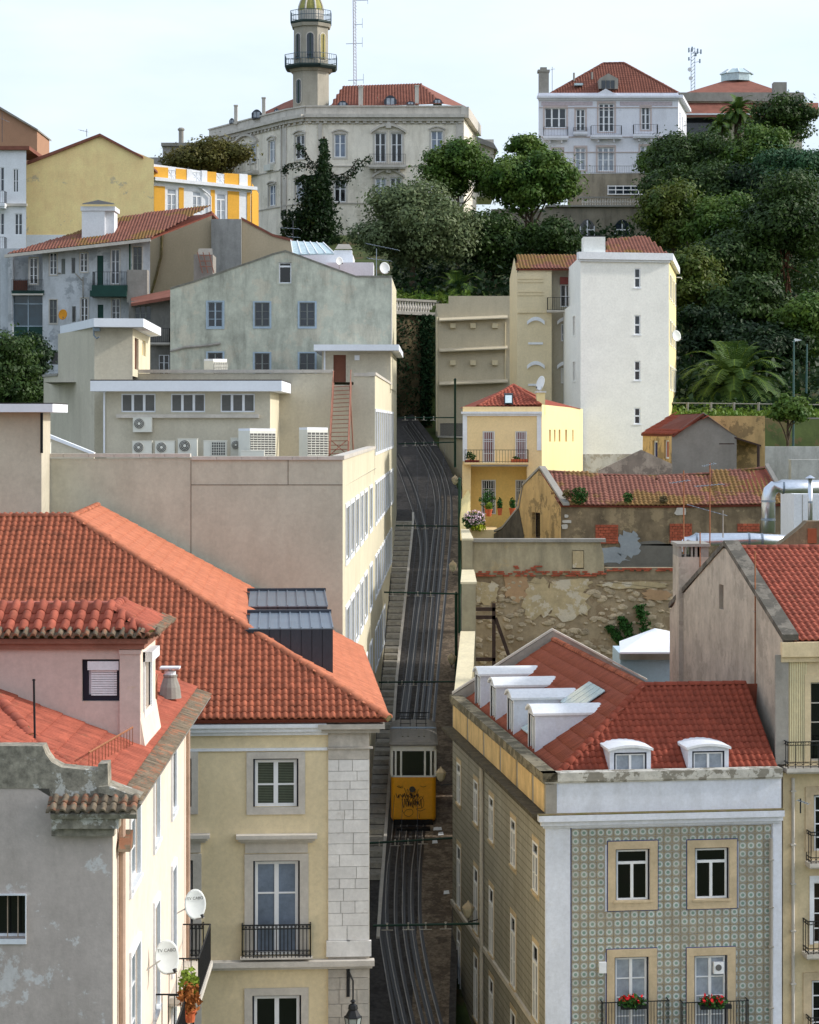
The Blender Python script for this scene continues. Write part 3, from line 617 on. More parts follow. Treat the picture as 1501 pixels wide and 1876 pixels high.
wall(S, pSg, [(0, zB), (LS, zB), (LS, zGe), (uP + .2, zGp), (uP - .4, zGp), (0, zb)], m_gable, uvs=True, label='stained grey gable wall')
k = MB()
for a, b in (((LS + .15, zGe + .05), (uP + .1, zGp + .12)), ((uP + .1, zGp + .12), (0, zb + .1))):
    p0, p1 = pSg.at(*a), pSg.at(*b); n_ = pSg.n
    k.hexa([p0 + n_ * .06, p1 + n_ * .06, p1 - n_ * .55, p0 - n_ * .55, p0 + n_ * .06 + V((0, 0, .22)), p1 + n_ * .06 + V((0, 0, .22)), p1 - n_ * .55 + V((0, 0, .22)), p0 - n_ * .55 + V((0, 0, .22))])
k.build('coping', M('black_lichen_coping', (112, 106, 96), var=.3, sc_=2.5, patch=.6, c3=(60, 58, 52), psc=1.2, pth=.5, bump=.5), S)
e0 = cS + uT * .45; e0.z = zGe + .02; r0 = pSg.at(uP, zGp) + uT * .45; L9 = 7.5
slp = (r0 - e0); tiled(S, e0, uT, slp, [e0, e0 + uT * L9, r0 + uT * L9, r0], .25, .36, m_tile3, m_deck, 260, .06)
k = MB(); bk = pSg.at(0, zb); k.quad(r0, r0 + uT * L9, bk + uT * (L9 + .4), bk + uT * .4); k.build('roof', m_tile3, S)
caps(S, r0 + V((0, 0, .02)), r0 + uT * L9, .16, .42, m_tile3, m_mortar)
pF = Pl(cS, uT[:2])
m_ribbed = M('ribbed_yellow', (214, 204, 166), var=.07, sc_=3, streak=.15, c2=(160, 140, 100))
W_ = [window(S, pF, 1485, 1250, 1535, 1395, m_stone, m_gdark, 2, (.25, .5, .75), .07, sur=(.22, .3, .2, 0), surm=m_cream),
      window(S, pF, 1491, 1456, 1540, 1560, m_frame, m_gdark, 2, (.25, .5, .75), .07, sur=(.32, .3, .2, 0), surm=m_stone2, dark=m_dkblue),
      window(S, pF, 1491, 1617, 1540, 1730, m_frame, m_gwarm, 2, (.25, .5, .75), .07, sur=(.16, .25, .2, 0), surm=m_white),
      window(S, pF, 1487, 1796, 1540, 1900, m_frame, m_gdark, 2, (.25, .5, .75), .07, sur=(.32, .3, .2, 0), surm=m_stone2, dark=m_dkblue)]
uE = 7.6; zt = zGe - .1
wall(S, pF, [(0, zB), (uE, zB), (uE, zt), (0, zt)], m_cream, uvs=True)
k = MB(); z1_, z0_ = pF.uv(1445, 1205)[1], pF.uv(1445, 1395)[1]; uw0 = pF.uv(1447, 1300)[0]; uw1 = pF.uv(1478, 1300)[0]
i = 0; u = uw0
while u < uw1: pF.box(k, u, u + .05, z0_, z1_, -.01, .035); u += .085
k.build('ribbed_cladding', m_ribbed, S)
pb(S, pF, 'pilaster', m_conc, 1420, 1200, 1444, 1400, -.02, .09)
k = MB(); pF.box(k, -.1, uE, zGe - .55, zGe - .02, 0, .25); pF.box(k, -.1, uE, zGe - .75, zGe - .56, 0, .14); k.build('cornice', m_cream, S)
for (x0, x1, yt, yb, pr) in ((1436, 1560, 1356, 1404, .55), (1478, 1560, 1520, 1577, .55), (1472, 1560, 1682, 1742, .6), (1477, 1560, 1858, 1910, .55)):
    balcony(S, pF, x0, x1, yt, yb, pr, 9, m_stone, m_iron, orn=1)
k = MB(); uu = pF.uv(1452, 1500)[0]; k.tube([pF.at(uu, ZP(1425, 80.5), .1), pF.at(uu, zB, .1)], .065, 8)
for y in (1449, 1547, 1619, 1705, 1802): pF.box(k, uu - .1, uu + .1, ZP(y, 80.5) - .025, ZP(y, 80.5) + .025, 0, .18)
k.build('downpipe', m_stone, S)
e1 = pF.at(uE, 0); e2 = e1 + wT * LS; e3 = cS + wT * LS; close(S, [(e1.x, e1.y), (e2.x, e2.y), (e3.x, e3.y)], zB, zGe - .3, m_conc, skip=(2,), cap=False)
# chimney stack against the gable
cS2 = pSg.at(0, 0); k = MB(); z0_ = ZP(1330, 96); z1_ = ZP(1018, 96)
xa, xb = XP(1239, 96), XP(1293, 96); k.box(xa, xb, 95, 97.2, z0_, z1_)
ch = k.build('chimney_stack', m_gable, S, label='broad weathered chimney stack with slotted vents')
k = MB(); k.box(xa - .08, xb + .05, 94.9, 97.3, z1_ + .45, z1_ + .58); k.box(xa, xa + .12, 95, 97.2, z1_, z1_ + .45); k.box(xb - .6, xb, 95, 97.2, z1_, z1_ + .45)
for i in range(3): k.box(xa + .25 + i * .28, xa + .33 + i * .28, 95, 95.2, z1_, z1_ + .45)
k.build('chimney_cap', m_conc, ch)
# ================================================================ B: yellow house with large tiled roof
SB = .06; uB = V((1, SB, 0)).normalized(); wB = V((-SB, 1, 0)).normalized(); cB = V((XP(677, 66), 66, 0)); pB = Pl(cB, uB[:2]); 
Bh = root('yellow_house', (cB.x, cB.y, ZR(70)), 'pale yellow house with white stone corner pilaster and large orange tiled hip roof', 'house')
m_yel = M('pale_yellow_render', (219, 203, 167), var=.08, sc_=.9, patch=.12, c3=(196, 178, 140), psc=.6, pth=.55, streak=.2, c2=(168, 152, 108), bump=.12)
for dxx in (0, -196):
    S_ = (m_stone,)
    window(Bh, pB, 464 + dxx, 1390 - dxx * -.03 * 0, 547 + dxx, 1479, m_frame, m_blind, 2, (.5,), .09, sur=(.2, .2, .2, .22), surm=m_stone, dark=m_dkblue, depth=.22)
    window(Bh, pB, 464 + dxx, 1577, 549.5 + dxx, 1752, m_frame, m_gblue, 2, (.30, .68), .09, sur=(.26, .2, .26, 0), surm=m_stone, dark=m_dkblue, depth=.24)
    window(Bh, pB, 462.5 + dxx, 1824, 552 + dxx, 1960, m_frame, m_gdark, 2, (.5,), .09, sur=(.24, .22, .22, 0), surm=m_stone, dark=m_dkblue, depth=.22)
    k = MB()
    for i in range(26): pB.pbox(k, 471 + dxx, 1396 + i * 3.0, 541 + dxx, 1397.6 + i * 3.0, -.188, -.178)
    k.build('blind_slats', M('slat_green', (92, 100, 84)), Bh)
    k = MB(); pB.pbox(k, 433 + dxx, 1528, 581 + dxx, 1535, 0, .34); pB.pbox(k, 437 + dxx, 1535.2, 577 + dxx, 1540, 0, .24); pB.pbox(k, 441 + dxx, 1540.2, 573 + dxx, 1544, 0, .14); pB.pbox(k, 449 + dxx, 1544.2, 564 + dxx, 1563, 0, .05); k.build('hood_cornice', m_stone, Bh)
    balcony(Bh, pB, 444 + dxx, 569 + dxx, 1692, 1752, .28, 18, m_stone, m_iron, th=.04, orn=1)
uL = -15.0; zEv = pB.uv(660, 1322)[1]
wall(Bh, pB, [(uL, zB), (0, zB), (0, zEv), (uL, zEv)], m_yel, uvs=True)
k = MB(); z_ = lambda y: pB.uv(640, y)[1]
pB.box(k, uL, -1.3, z_(1330), z_(1323), 0, .34); pB.box(k, uL, -1.28, z_(1338), z_(1330.3), 0, .24); pB.box(k, uL, -1.26, z_(1345), z_(1338.3), 0, .12); k.build('cornice', m_white, Bh)
pB.box(k := MB(), uL, -1.26, z_(1374), z_(1369), 0, .06); k.build('string_course', m_white, Bh)
pB.box(k := MB(), uL, .14, z_(1766), z_(1756), 0, .34); pB.box(k, uL, .08, z_(1772), z_(1766.3), 0, .2); k.build('string_course', m_stone, Bh)
# quoin pilaster of separate stones
rows = [1342, 1368, 1371, 1391, 1412, 1430, 1445, 1466, 1483, 1501, 1525, 1545, 1565, 1587, 1609, 1627, 1650, 1672, 1695, 1722, 1751]
rows2 = [1774, 1790, 1812, 1838, 1862, 1890, 1920]
m_q = M('white_quoin', (214, 212, 208), var=.08, sc_=1.5, streak=.2, c2=(160, 150, 138), patch=.25, c3=(176, 168, 158), psc=1.2, bump=.2, rnd=.05)
m_q2 = M('grey_quoin', (176, 170, 160), var=.18, sc_=3, streak=.4, c2=(116, 106, 92), bump=.35, rnd=.06)
u0, u1 = pB.uv(601, 1500)[0], 0.0
pil = MB(); pB.box(pil, u0 + .01, u1 - .01, z_(1960), z_(1342), -.02, .05); pil = pil.build('pilaster', m_q2, Bh)
for rr_ in (rows, rows2):
    for i in range(len(rr_) - 1):
        if rr_[i] == 1368: continue
        n = 1 if i < 3 and rr_ is rows else random.choice((2, 3, 2)); cuts = [0] + sorted(random.uniform(.25, .75) if n == 2 else (.33 * q + random.uniform(-.08, .08) + .0) for q in range(1, n)) + [1]
        for c0, c1 in zip(cuts, cuts[1:]):
            k = MB(); wd = .0 if i < 19 or rr_ is rows2 else .06
            pB.box(k, u0 + (u1 - u0) * c0 + .008 - wd, u0 + (u1 - u0) * c1 - .008 + wd, z_(rr_[i + 1]) + .007, z_(rr_[i]) - .007, .0, .09 + random.uniform(0, .012) + wd); k.build('quoin_stone', m_q if (i > 2 and rr_ is rows) else m_q2, pil)
k = MB(); pB.box(k, u0 - .02, .1, z_(1371), z_(1368), 0, .16); pB.box(k, u0 - .3, .45, z_(1333), z_(1324), -.3, .4); pB.box(k, u0 - .2, .3, z_(1341), z_(1333.2), -.3, .25); k.build('capital', m_q2, Bh)
# side wall to the stairs
pBs = Pl(cB, wB[:2])
for uu in (4, 9, 14):
    window(Bh, pBs, 0, 0, 0, 0, m_frame, m_gdark, 2, (.5,), .08, uvr=(uu, uu + 1.2, ZP(1480, 66), ZP(1390, 66)), sur=(.15, .15, .15, .15), surm=m_stone, panes=False)
wall(Bh, pBs, [(0, zB), (20.3, zB), (20.3, zEv), (0, zEv)], m_yel, uvs=True)
# roof
def BP(a, b, z): q = cB + uB * a + wB * b; return V((q.x, q.y, z))
cE = V((XP(713, 66), 65.6, ZP(1316, 65.6))); ea = (cE - cB).dot(uB); eb = (cE - cB).dot(wB)
pB_ = .544; tH = 10.4
h1 = BP(ea - tH, eb + tH, cE.z + pB_ * tH); zr = h1.z
eL = BP(-16, eb, cE.z); rL = BP(-16, eb + tH, zr); yend = 20.45
eS = BP(ea, yend, cE.z); rS = BP(ea - tH, yend, zr)
sF = V((wB.x, wB.y, pB_)); sR = V((-uB.x, -uB.y, pB_))
rb1 = tiled(Bh, eL, uB, sF, [eL, cE, h1, rL], .205, .30, m_tile1, m_deck, 300, .055)
rb2 = tiled(Bh, cE, wB, sR, [cE, eS, rS, h1], .215, .42, m_tile1b, m_deck, 300, .03)
caps(rb1, cE, h1, .15, .40, m_tile1b, m_mortar); caps(rb1, rL, h1, .13, .40, m_tile1, m_mortar); caps(rb1, h1, rS, .13, .4, m_tile1b, m_mortar)
k = MB(); k.quad(rL, h1, BP(ea - tH - .2, yend, zr - 2), BP(-16, yend, zr - 2)); k.build('roof', m_tile1, Bh)
# two zinc box dormers on the street slope
m_zinc = M('zinc_dark', (62, 66, 74), rough=.42, var=.12, sc_=1, metal=.4, streak=.2, c2=(90, 94, 100)); m_zincl = M('zinc_light', (132, 144, 156), rough=.35, var=.1, sc_=1, metal=.5)
def roofz(a, b): return cE.z + pB_ * (ea - a)
for (D0, D1, xr, zf, zk) in ((69.5, 73.6, 610, ZP(1152, 69.5), ZP(1123, 73.6)), (77.2, 82.2, 600, ZP(1111, 77.2), ZP(1083, 82.2))):
    b0, b1 = D0 - 66, D1 - 66; aR = (V((XP(xr, D0), D0, 0)) - cB).dot(uB); aL = ea - (zf - cE.z) / pB_
    box_ = MB(); box_.hexa([BP(aL, b0 + .02, zf - .1), BP(aR, b0 + .02, roofz(aR, b0) - .2), BP(aR, b1, roofz(aR, b1) - .2), BP(aL, b1, zf - .1), BP(aL - .1, b0 + .02, zf - .02), BP(aR, b0 + .02, zf - .02), BP(aR, b1, zk - .02), BP(aL - .1, b1, zk - .02)])
    dz = box_.build('zinc_dormer', m_zinc, Bh); n = 8; wd = (aR - aL) / n
    for i in range(n):
        a0, a1 = aL + i * wd, aL + (i + 1) * wd
        k = MB(); k.hexa([BP(a0 + .012, b0 - .03, roofz(a0, b0) - .05), BP(a1 - .012, b0 - .03, roofz(a1, b0) - .05), BP(a1 - .012, b0 + .03, roofz(a1, b0) - .05), BP(a0 + .012, b0 + .03, roofz(a0, b0) - .05), BP(a0 + .012, b0 - .03, zf), BP(a1 - .012, b0 - .03, zf), BP(a1 - .012, b0 + .03, zf), BP(a0 + .012, b0 + .03, zf)]); k.build('zinc_panel', m_zinc, dz)
        k = MB(); k.hexa([BP(a0 + .01, b0 - .05, zf), BP(a1 - .01, b0 - .05, zf), BP(a1 - .01, b1, zk), BP(a0 + .01, b1, zk), BP(a0 + .01, b0 - .05, zf + .03), BP(a1 - .01, b0 - .05, zf + .03), BP(a1 - .01, b1, zk + .03), BP(a0 + .01, b1, zk + .03)]); k.build('zinc_panel', m_zincl, dz)
        k = MB(); k.hexa([BP(a1 - .018, b0 - .06, zf), BP(a1 + .018, b0 - .06, zf), BP(a1 + .018, b1, zk), BP(a1 - .018, b1, zk), BP(a1 - .018, b0 - .06, zf + .07), BP(a1 + .018, b0 - .06, zf + .07), BP(a1 + .018, b1, zk + .07), BP(a1 - .018, b1, zk + .07)]); k.build('standing_seam', m_zincl, dz)
    k = MB(); k.hexa([BP(aL - .1, b1 - .1, zk), BP(aR + .05, b1 - .1, zk), BP(aR + .05, b1 + .15, zk), BP(aL - .1, b1 + .15, zk), BP(aL - .1, b1 - .1, zk + .12), BP(aR + .05, b1 - .1, zk + .12), BP(aR + .05, b1 + .15, zk + .12), BP(aL - .1, b1 + .15, zk + .12)]); k.build('ridge_flashing', m_zinc, dz)
# street lantern on the corner pilaster
la = root('street_lantern', pB.hit(640, 1770, .1), 'black iron street lantern hanging from a bracket on the white corner pilaster', 'lantern')
D_ = 65.5; lc = P(647, 1876, 64.9); bx_ = pB.hit(638, 1800, .1)
k = MB(); k.box(bx_.x - .05, bx_.x + .05, bx_.y - .03, bx_.y + .05, ZP(1832, 65.5), ZP(1768, 65.5)); k.tube([(bx_.x, bx_.y, ZP(1782, 65.5)), (lc.x, lc.y, ZP(1788, 65.5)), (lc.x, lc.y, ZP(1822, 65.5))], .025, 6)
k.tube([(bx_.x, bx_.y, ZP(1800, 65.5)), (lc.x * .5 + bx_.x * .5, lc.y * .5 + bx_.y * .5, ZP(1786, 65.5))], .02, 5); k.build('bracket', m_iron, la)
z0_ = ZP(1876, 65.5); k = MB(); k.lathe((lc.x, lc.y, z0_), [(.05, .88), (.09, .84), (.04, .78), (.13, .72), (.15, .62), (.13, .58), (.22, .42), (.26, .40), (.27, .36), (.22, .34)], 6); k.build('hood', m_iron, la)
k = MB(); k.lathe((lc.x, lc.y, z0_), [(.245, .35), (.15, -.25)], 6); k.build('glass', M('lantern_glass', (150, 158, 156), rough=.15, spec=.6), la)
k = MB()
for i in range(6):
    t = math.pi / 3 * i; k.tube([(lc.x + .25 * math.cos(t), lc.y + .25 * math.sin(t), z0_ + .36), (lc.x + .155 * math.cos(t), lc.y + .155 * math.sin(t), z0_ - .26)], .018, 4)
k.lathe((lc.x, lc.y, z0_), [(.17, -.25), (.12, -.32), (.03, -.42)], 6); k.build('cage', m_iron, la)
# ================================================================ A: near house at the lower left
XA = -6.0; slA = -.011; DA = 44.0; DAe = 61.6
A = root('pink_house', (XA, DA, ZR(50)), 'faded pink house with flaking grey gable, sunlit street wall and attic storey', 'house')
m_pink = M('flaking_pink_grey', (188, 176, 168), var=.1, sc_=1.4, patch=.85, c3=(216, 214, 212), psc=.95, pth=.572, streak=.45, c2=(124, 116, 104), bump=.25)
m_pinklit = M('pale_pink_wall', (226, 210, 194), var=.06, streak=.22, c2=(170, 150, 130), bump=.12)  # paler pink for sun-facing walls, the sunlight is in the colour
m_pink3 = M('pink_attic', (204, 184, 174), var=.07, sc_=1.1, patch=.45, c3=(196, 170, 110), psc=.7, pth=.63, streak=.2, c2=(140, 126, 116), bump=.15)
m_rough = M('lichen_render', (142, 136, 122), var=.5, sc_=6, patch=.85, c3=(200, 198, 190), psc=2.2, pth=.57, streak=.6, c2=(64, 62, 52), bump=.6)
pA = Pl((0, DA, 0)); pAs = Pl((XA, DA, 0), (slA, 1))
window(A, pA, -40, 1640, 47, 1720, m_white, m_gdark, 1, (), .05, sur=(0, .03, .02, .10), surm=m_white, depth=.3, panes=False)
k = MB()
for x in (14, 33): p = pA.hit(x, 1680, -.1); k.tube([(p.x, p.y, ZP(1722, DA)), (p.x, p.y, ZP(1640, DA))], .012, 5)
k.build('window_bar', M('rusty_bar', (170, 150, 130)), A)
wall(A, pA, [(-260, 2100), (206, 2100), (206, 1500), (95, 1490), (95, 1462), (60, 1440), (-260, 1440)], m_pink, depth=.3, label='grey gable wall with peeling white patches')
# raised lichen-covered parapet
mb = MB(); top = [(-260, 1366), (78, 1367), (84, 1382), (94, 1396), (112, 1406), (150, 1410), (178, 1412), (180, 1400), (197, 1399), (198, 1432), (198, 1458), (95, 1470), (90, 1445), (-260, 1440)]
mb.prism([pA.hit(x, y, .03) for x, y in top][::-1], (0, .5, 0)); mb.build('parapet', m_rough, A)
mb = MB(); mb.prism([pA.hit(x, y, .12) for x, y in ((180, 1442), (198, 1440), (215, 1447), (256, 1462), (250, 1470), (180, 1452))][::-1], (0, .7, 0)); mb.build('verge', m_rough, A)
# eaves return with canal tiles
k = MB(); pA.pbox(k, 100, 1490, 222, 1512, 0, .40); pA.pbox(k, 98, 1512.3, 212, 1528, 0, .25); k.build('cornice', m_rough, A)
e_ = pA.hit(92, 1490, .55); e2 = pA.hit(250, 1490, .55); t1 = pA.hit(250, 1456, .0); t0 = pA.hit(92, 1456, .0)
tiled(A, e_, (1, 0, 0), (t0 - e_), [e_, e2, t1, t0], .20, .26, m_tilegrey, m_rough, 60, .075, name='ledge_roof')
# sunlit street wall
zEa = ZP(1475, DA) - .12
def AU(x, D=None): return pAs.uv(x, 1700)[0]
wins = [(238, 254, -9.75, -8.35), (282, 290, -9.3, -7.95), (315, 321, -9.3, -7.9)]
g_t2 = GLASS('glass_street', (58, 74, 78), .05)
for i, (x0, x1) in enumerate(((238, 254), (281.5, 290), (314, 320.5))):
    a = AU(x0); b = AU(x1)
    z1a = pAs.uv(x0, (1478, 1448, 1420)[i])[1]
    for r_, (t1_, t0_) in enumerate(((-8.1, -10.05), (-11.55, -14.1), (-15.2, -17.6))):
        gm = m_frame if (r_, i) == (2, 0) else g_t2
        window(A, pAs, 0, 0, 0, 0, m_frame, gm, 2 if i else 1, (.33, .66), .06, uvr=(a, b, CZ + t0_, CZ + t1_), sur=(.14, .16, .14, .2), surm=m_white, depth=.14, sill=.1)
LA = (DAe - DA) / V((slA, 1, 0)).normalized().y
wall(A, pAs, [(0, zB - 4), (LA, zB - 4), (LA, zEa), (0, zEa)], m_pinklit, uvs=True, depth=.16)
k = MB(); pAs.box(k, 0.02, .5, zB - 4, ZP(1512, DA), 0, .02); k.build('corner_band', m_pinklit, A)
for uu, rr_ in ((.95, .075), (LA - 1.6, .06)):
    k = MB(); k.tube([pAs.at(uu, zEa - .2, .09), pAs.at(uu, zB, .09)], rr_, 8); k.build('downpipe', M('terracotta_pipe', (176, 150, 132), var=.2, streak=.4), A)
k = MB(); k.prism([pAs.at(.55, ZP(1562, 44.5), .05), pAs.at(1.1, ZP(1562, 44.5), .05), pAs.at(1.1, ZP(1530, 44.5), .05), pAs.at(.8, ZP(1545, 44.5), .05)], pAs.n * .25); k.build('broken_gutter_head', m_tilegrey, A)
farA = pAs.at(LA, 0); close(A, [(farA.x, farA.y), (-16, DAe), (-16, DA)], zB - 4, zEa, m_conc, cap=False, skip=(2,))
# roof plane falling to the street
eN = V((-5.45, DA + .4, CZ - 7.72)); eF = V((-5.62, DAe + .2, CZ - 7.72)); pa = .40; run = 6.6
eN.x = -5.45
ed = (eF - eN).normalized(); up = V((-1, 0, pa)); rN = eN + V((-run, 0, run * pa)); rF_ = eF + V((-run, 0, run * pa))
ra = tiled(A, eN + up * .42, ed, up, [eN + up * .42, eF + up * .42, rF_, rN], .16, .55, m_tile3, m_deck, 300, .075)
tiled(A, eN, ed, up, [eN, eF, eF + up * .5, eN + up * .5], .17, .42, m_tilegrey, m_rough, 110, .05, base=ra)
k = MB(); k.hexa([eN + V((-.1, 0, -.16)), eF + V((-.1, 0, -.16)), eF + V((-.6, 0, -.1)), eN + V((-.6, 0, -.1)), eN + V((.0, 0, -.04)), eF + V((0, 0, -.04)), eF + V((-.6, 0, .1)), eN + V((-.6, 0, .1))]); k.build('eaves_board', m_conc, A)
def az_(x): return eN.z + pa * (eN.x - x)
# attic storey
DT = 50.0; pD = Pl((0, DT, 0)); XD = XP(255, DT); zc = ZP(1176, DT)
window(A, pD, 150, 1208, 219, 1285, m_dkblue, M('roller_shutter', (214, 212, 218), rough=.5, var=.03), 1, (), .14, depth=.2, panes=False, name='attic_window')
k = MB(); pD.pbox(k, 160, 1212, 217, 1228, -.14, -.02); k.build('shutter_box', m_white, A)
k = MB()
for i in range(11): y = 1229 + i * 4.3; pD.pbox(k, 166, y, 213, y + 3.3, -.16, -.10)
k.build('shutter_slats', m_white, A)
zl = lambda x: az_(XP(x, DT)) - .05
wall(A, pD, [(XP(-260, DT), CZ - 7), (XP(-260, DT), zc), (XD, zc), (XD, zl(255) - .1), (XP(0, DT), zl(0) - .1)][::-1], m_pink3, uvs=True, depth=.24)
k = MB(); pD.box(k, XP(220, DT), XD + .03, zl(230) - .4, ZP(1198, DT), -.1, .07); pD.box(k, XP(219, DT), XD + .05, ZP(1198, DT), ZP(1190, DT), -.1, .1); pD.box(k, XP(220, DT), XD + .03, ZP(1190, DT) + .002, zc, -.1, .06); k.build('pilaster', m_pink3, A)
pDr = Pl((XD, DT, 0), (-.0, 1))
window(A, pDr, 0, 0, 0, 0, m_white, m_frame, 1, (.2, .4, .6, .8), .05, uvr=(.8, 2.1, ZP(1300, 51.5), ZP(1200, 51.5)), sur=(.1, .15, .1, .1), surm=m_white)
k = MB(); pDr.box(k, .7, 2.2, ZP(1206, 51.5), ZP(1188, 51.5), 0, .22); k.build('shutter_box', m_white, A)
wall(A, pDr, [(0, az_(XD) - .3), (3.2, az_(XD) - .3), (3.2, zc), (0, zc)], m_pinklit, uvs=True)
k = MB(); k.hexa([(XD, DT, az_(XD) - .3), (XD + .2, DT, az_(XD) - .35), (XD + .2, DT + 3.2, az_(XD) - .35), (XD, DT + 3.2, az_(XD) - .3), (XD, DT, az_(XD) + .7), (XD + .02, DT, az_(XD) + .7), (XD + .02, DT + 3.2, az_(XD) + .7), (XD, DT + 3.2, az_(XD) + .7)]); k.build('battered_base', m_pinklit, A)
close(A, [(XD, DT + 3.2), (-14, DT + 3.2)], zc - 3, zc, m_pink3, cap=False, skip=(1,))
k = MB(); k.box(XP(-260, DT), XD + .22, DT - .24, DT + 3.4, zc - .02, zc + .09); k.box(XP(-260, DT), XD + .13, DT - .13, DT + 3.3, zc - .16, zc - .022); k.build('cornice', M('red_cornice', (150, 104, 88), var=.2, streak=.4, c2=(90, 70, 60)), A)
# attic roof: two courses of large tiles with a lichen eave course, hip and ridge
dE = V((XP(-200, DT), DT - .42, zc + .12)); dC = V((XD + .42, DT - .42, zc + .12)); pk_ = .48; hh = 1.05
hN = dC + V((-hh - .1, hh + .3, hh * pk_ + .1)); rNn = V((dE.x, dE.y + hh + .3, hN.z))
ra2 = tiled(A, dE + V((0, .22, .10)), (1, 0, 0), V((0, 1, .52)), [dE + V((0, .22, .1)), dC + V((-.22, .22, .1)), hN, rNn], .315, .40, m_tile3, m_mortar, 120, .12, name='attic_roof')
tiled(A, dE, (1, 0, 0), V((0, 1, .45)), [dE, dC, dC + V((0, .34, .16)), dE + V((0, .34, .16))], .20, .32, m_tilegrey, m_rough, 60, .10, base=ra2)
eB_ = dC + V((0, 4.1, 0)); hB = hN + V((0, 1.7, 0))
tiled(A, dC + V((-.2, .2, .1)), (0, 1, 0), V((-1, 0, .52)), [dC + V((-.2, .2, .1)), eB_ + V((-.2, 0, .1)), hB, hN], .24, .5, m_tile3, m_mortar, 60, .06, base=ra2)
tiled(A, dC, (0, 1, 0), V((-1, 0, .45)), [dC, eB_, eB_ + V((-.34, 0, .16)), dC + V((-.34, 0, .16))], .22, .34, m_tilegrey, m_rough, 40, .08, base=ra2)
caps(ra2, dC + V((-.1, .1, .1)), hN, .14, .42, m_tile3, m_mortar); caps(ra2, rNn, hN, .14, .42, m_tile3, m_mortar); caps(ra2, hN, hB, .14, .42, m_tile3, m_mortar)
k = MB(); k.quad(rNn, hN, hB, V((rNn.x, hB.y, rNn.z))); k.build('roof_top', m_tile3, A)
# roof hip at the left with big caps, plus flue, rail, mast
caps(ra, V((XP(70, 47), 46.2, az_(XP(70, 47)) + .02)), V((XP(-30, 47), 48.6, az_(XP(-30, 47)) + .12)), .17, .42, m_tile3, m_mortar); caps(ra, V((XP(135, 45), 45.0, az_(XP(135, 45)) + .02)), V((XP(70, 47), 46.2, az_(XP(70, 47)) + .02)), .13, .4, m_tile3, m_mortar)
m_rust = M('rusty_iron', (146, 96, 66), rough=.8, var=.3, sc_=6)
def roofrail(p0, p1, h, n, lb):
    mb = MB(); p0, p1 = V(p0), V(p1); u_ = V((0, 0, h)); mb.tube([p0 + u_, p1 + u_], .022, 5)
    for i in range(n + 1): q = p0.lerp(p1, i / n); mb.tube([q, q + u_], .010, 4)
    tag(mb.build('roof_railing', m_rust), lb, 'railing')
x1_, x2_ = XP(163, 45.2), XP(243, 49.6)
roofrail((x1_, 45.2, az_(x1_)), (x2_, 49.6, az_(x2_) + .05), .42, 14, 'rusty low railing climbing the pink house roof in front of the attic')
x1_, x2_ = XP(281, 54.0), XP(288, 57)
roofrail((x1_, 54, az_(x1_)), (x2_, 57, az_(x2_)), .7, 8, 'rusty short railing behind the attic storey beside the flue')
fl = root('roof_flue', P(311, 1255, 58), 'stubby cone flue with a white metal cap on the pink house roof', 'flue')
c_ = P(312, 1258, 58); k = MB(); k.lathe(c_, [(.30, -.3), (.26, 0), (.17, .26), (.19, .27), (.19, .32), (.13, .32)], 14); k.build('cone', m_conc, fl, smooth=False)
k = MB(); k.lathe(c_, [(.15, .32), (.15, .42), (.1, .42)], 14); k.box(c_.x - .02, c_.x + .02, c_.y - .02, c_.y + .02, c_.z + .4, c_.z + .52); k.hexa([(c_.x - .26, c_.y - .2, c_.z + .48), (c_.x + .26, c_.y - .2, c_.z + .48), (c_.x + .26, c_.y + .2, c_.z + .48), (c_.x - .26, c_.y + .2, c_.z + .48), (c_.x - .26, c_.y - .2, c_.z + .53), (c_.x + .26, c_.y - .2, c_.z + .53), (c_.x + .26, c_.y + .2, c_.z + .53), (c_.x - .26, c_.y + .2, c_.z + .53)]); k.build('cap', m_white, fl)
k = MB(); p = P(64, 1365, 46); k.tube([p, P(62, 1244, 46)], .024, 6); k.tube([P(59, 1246, 46), P(65, 1246, 46)], .015, 4); tag(k.build('aerial_mast', m_iron), 'dark thin mast standing on the pink house roof below the attic wall', 'mast')
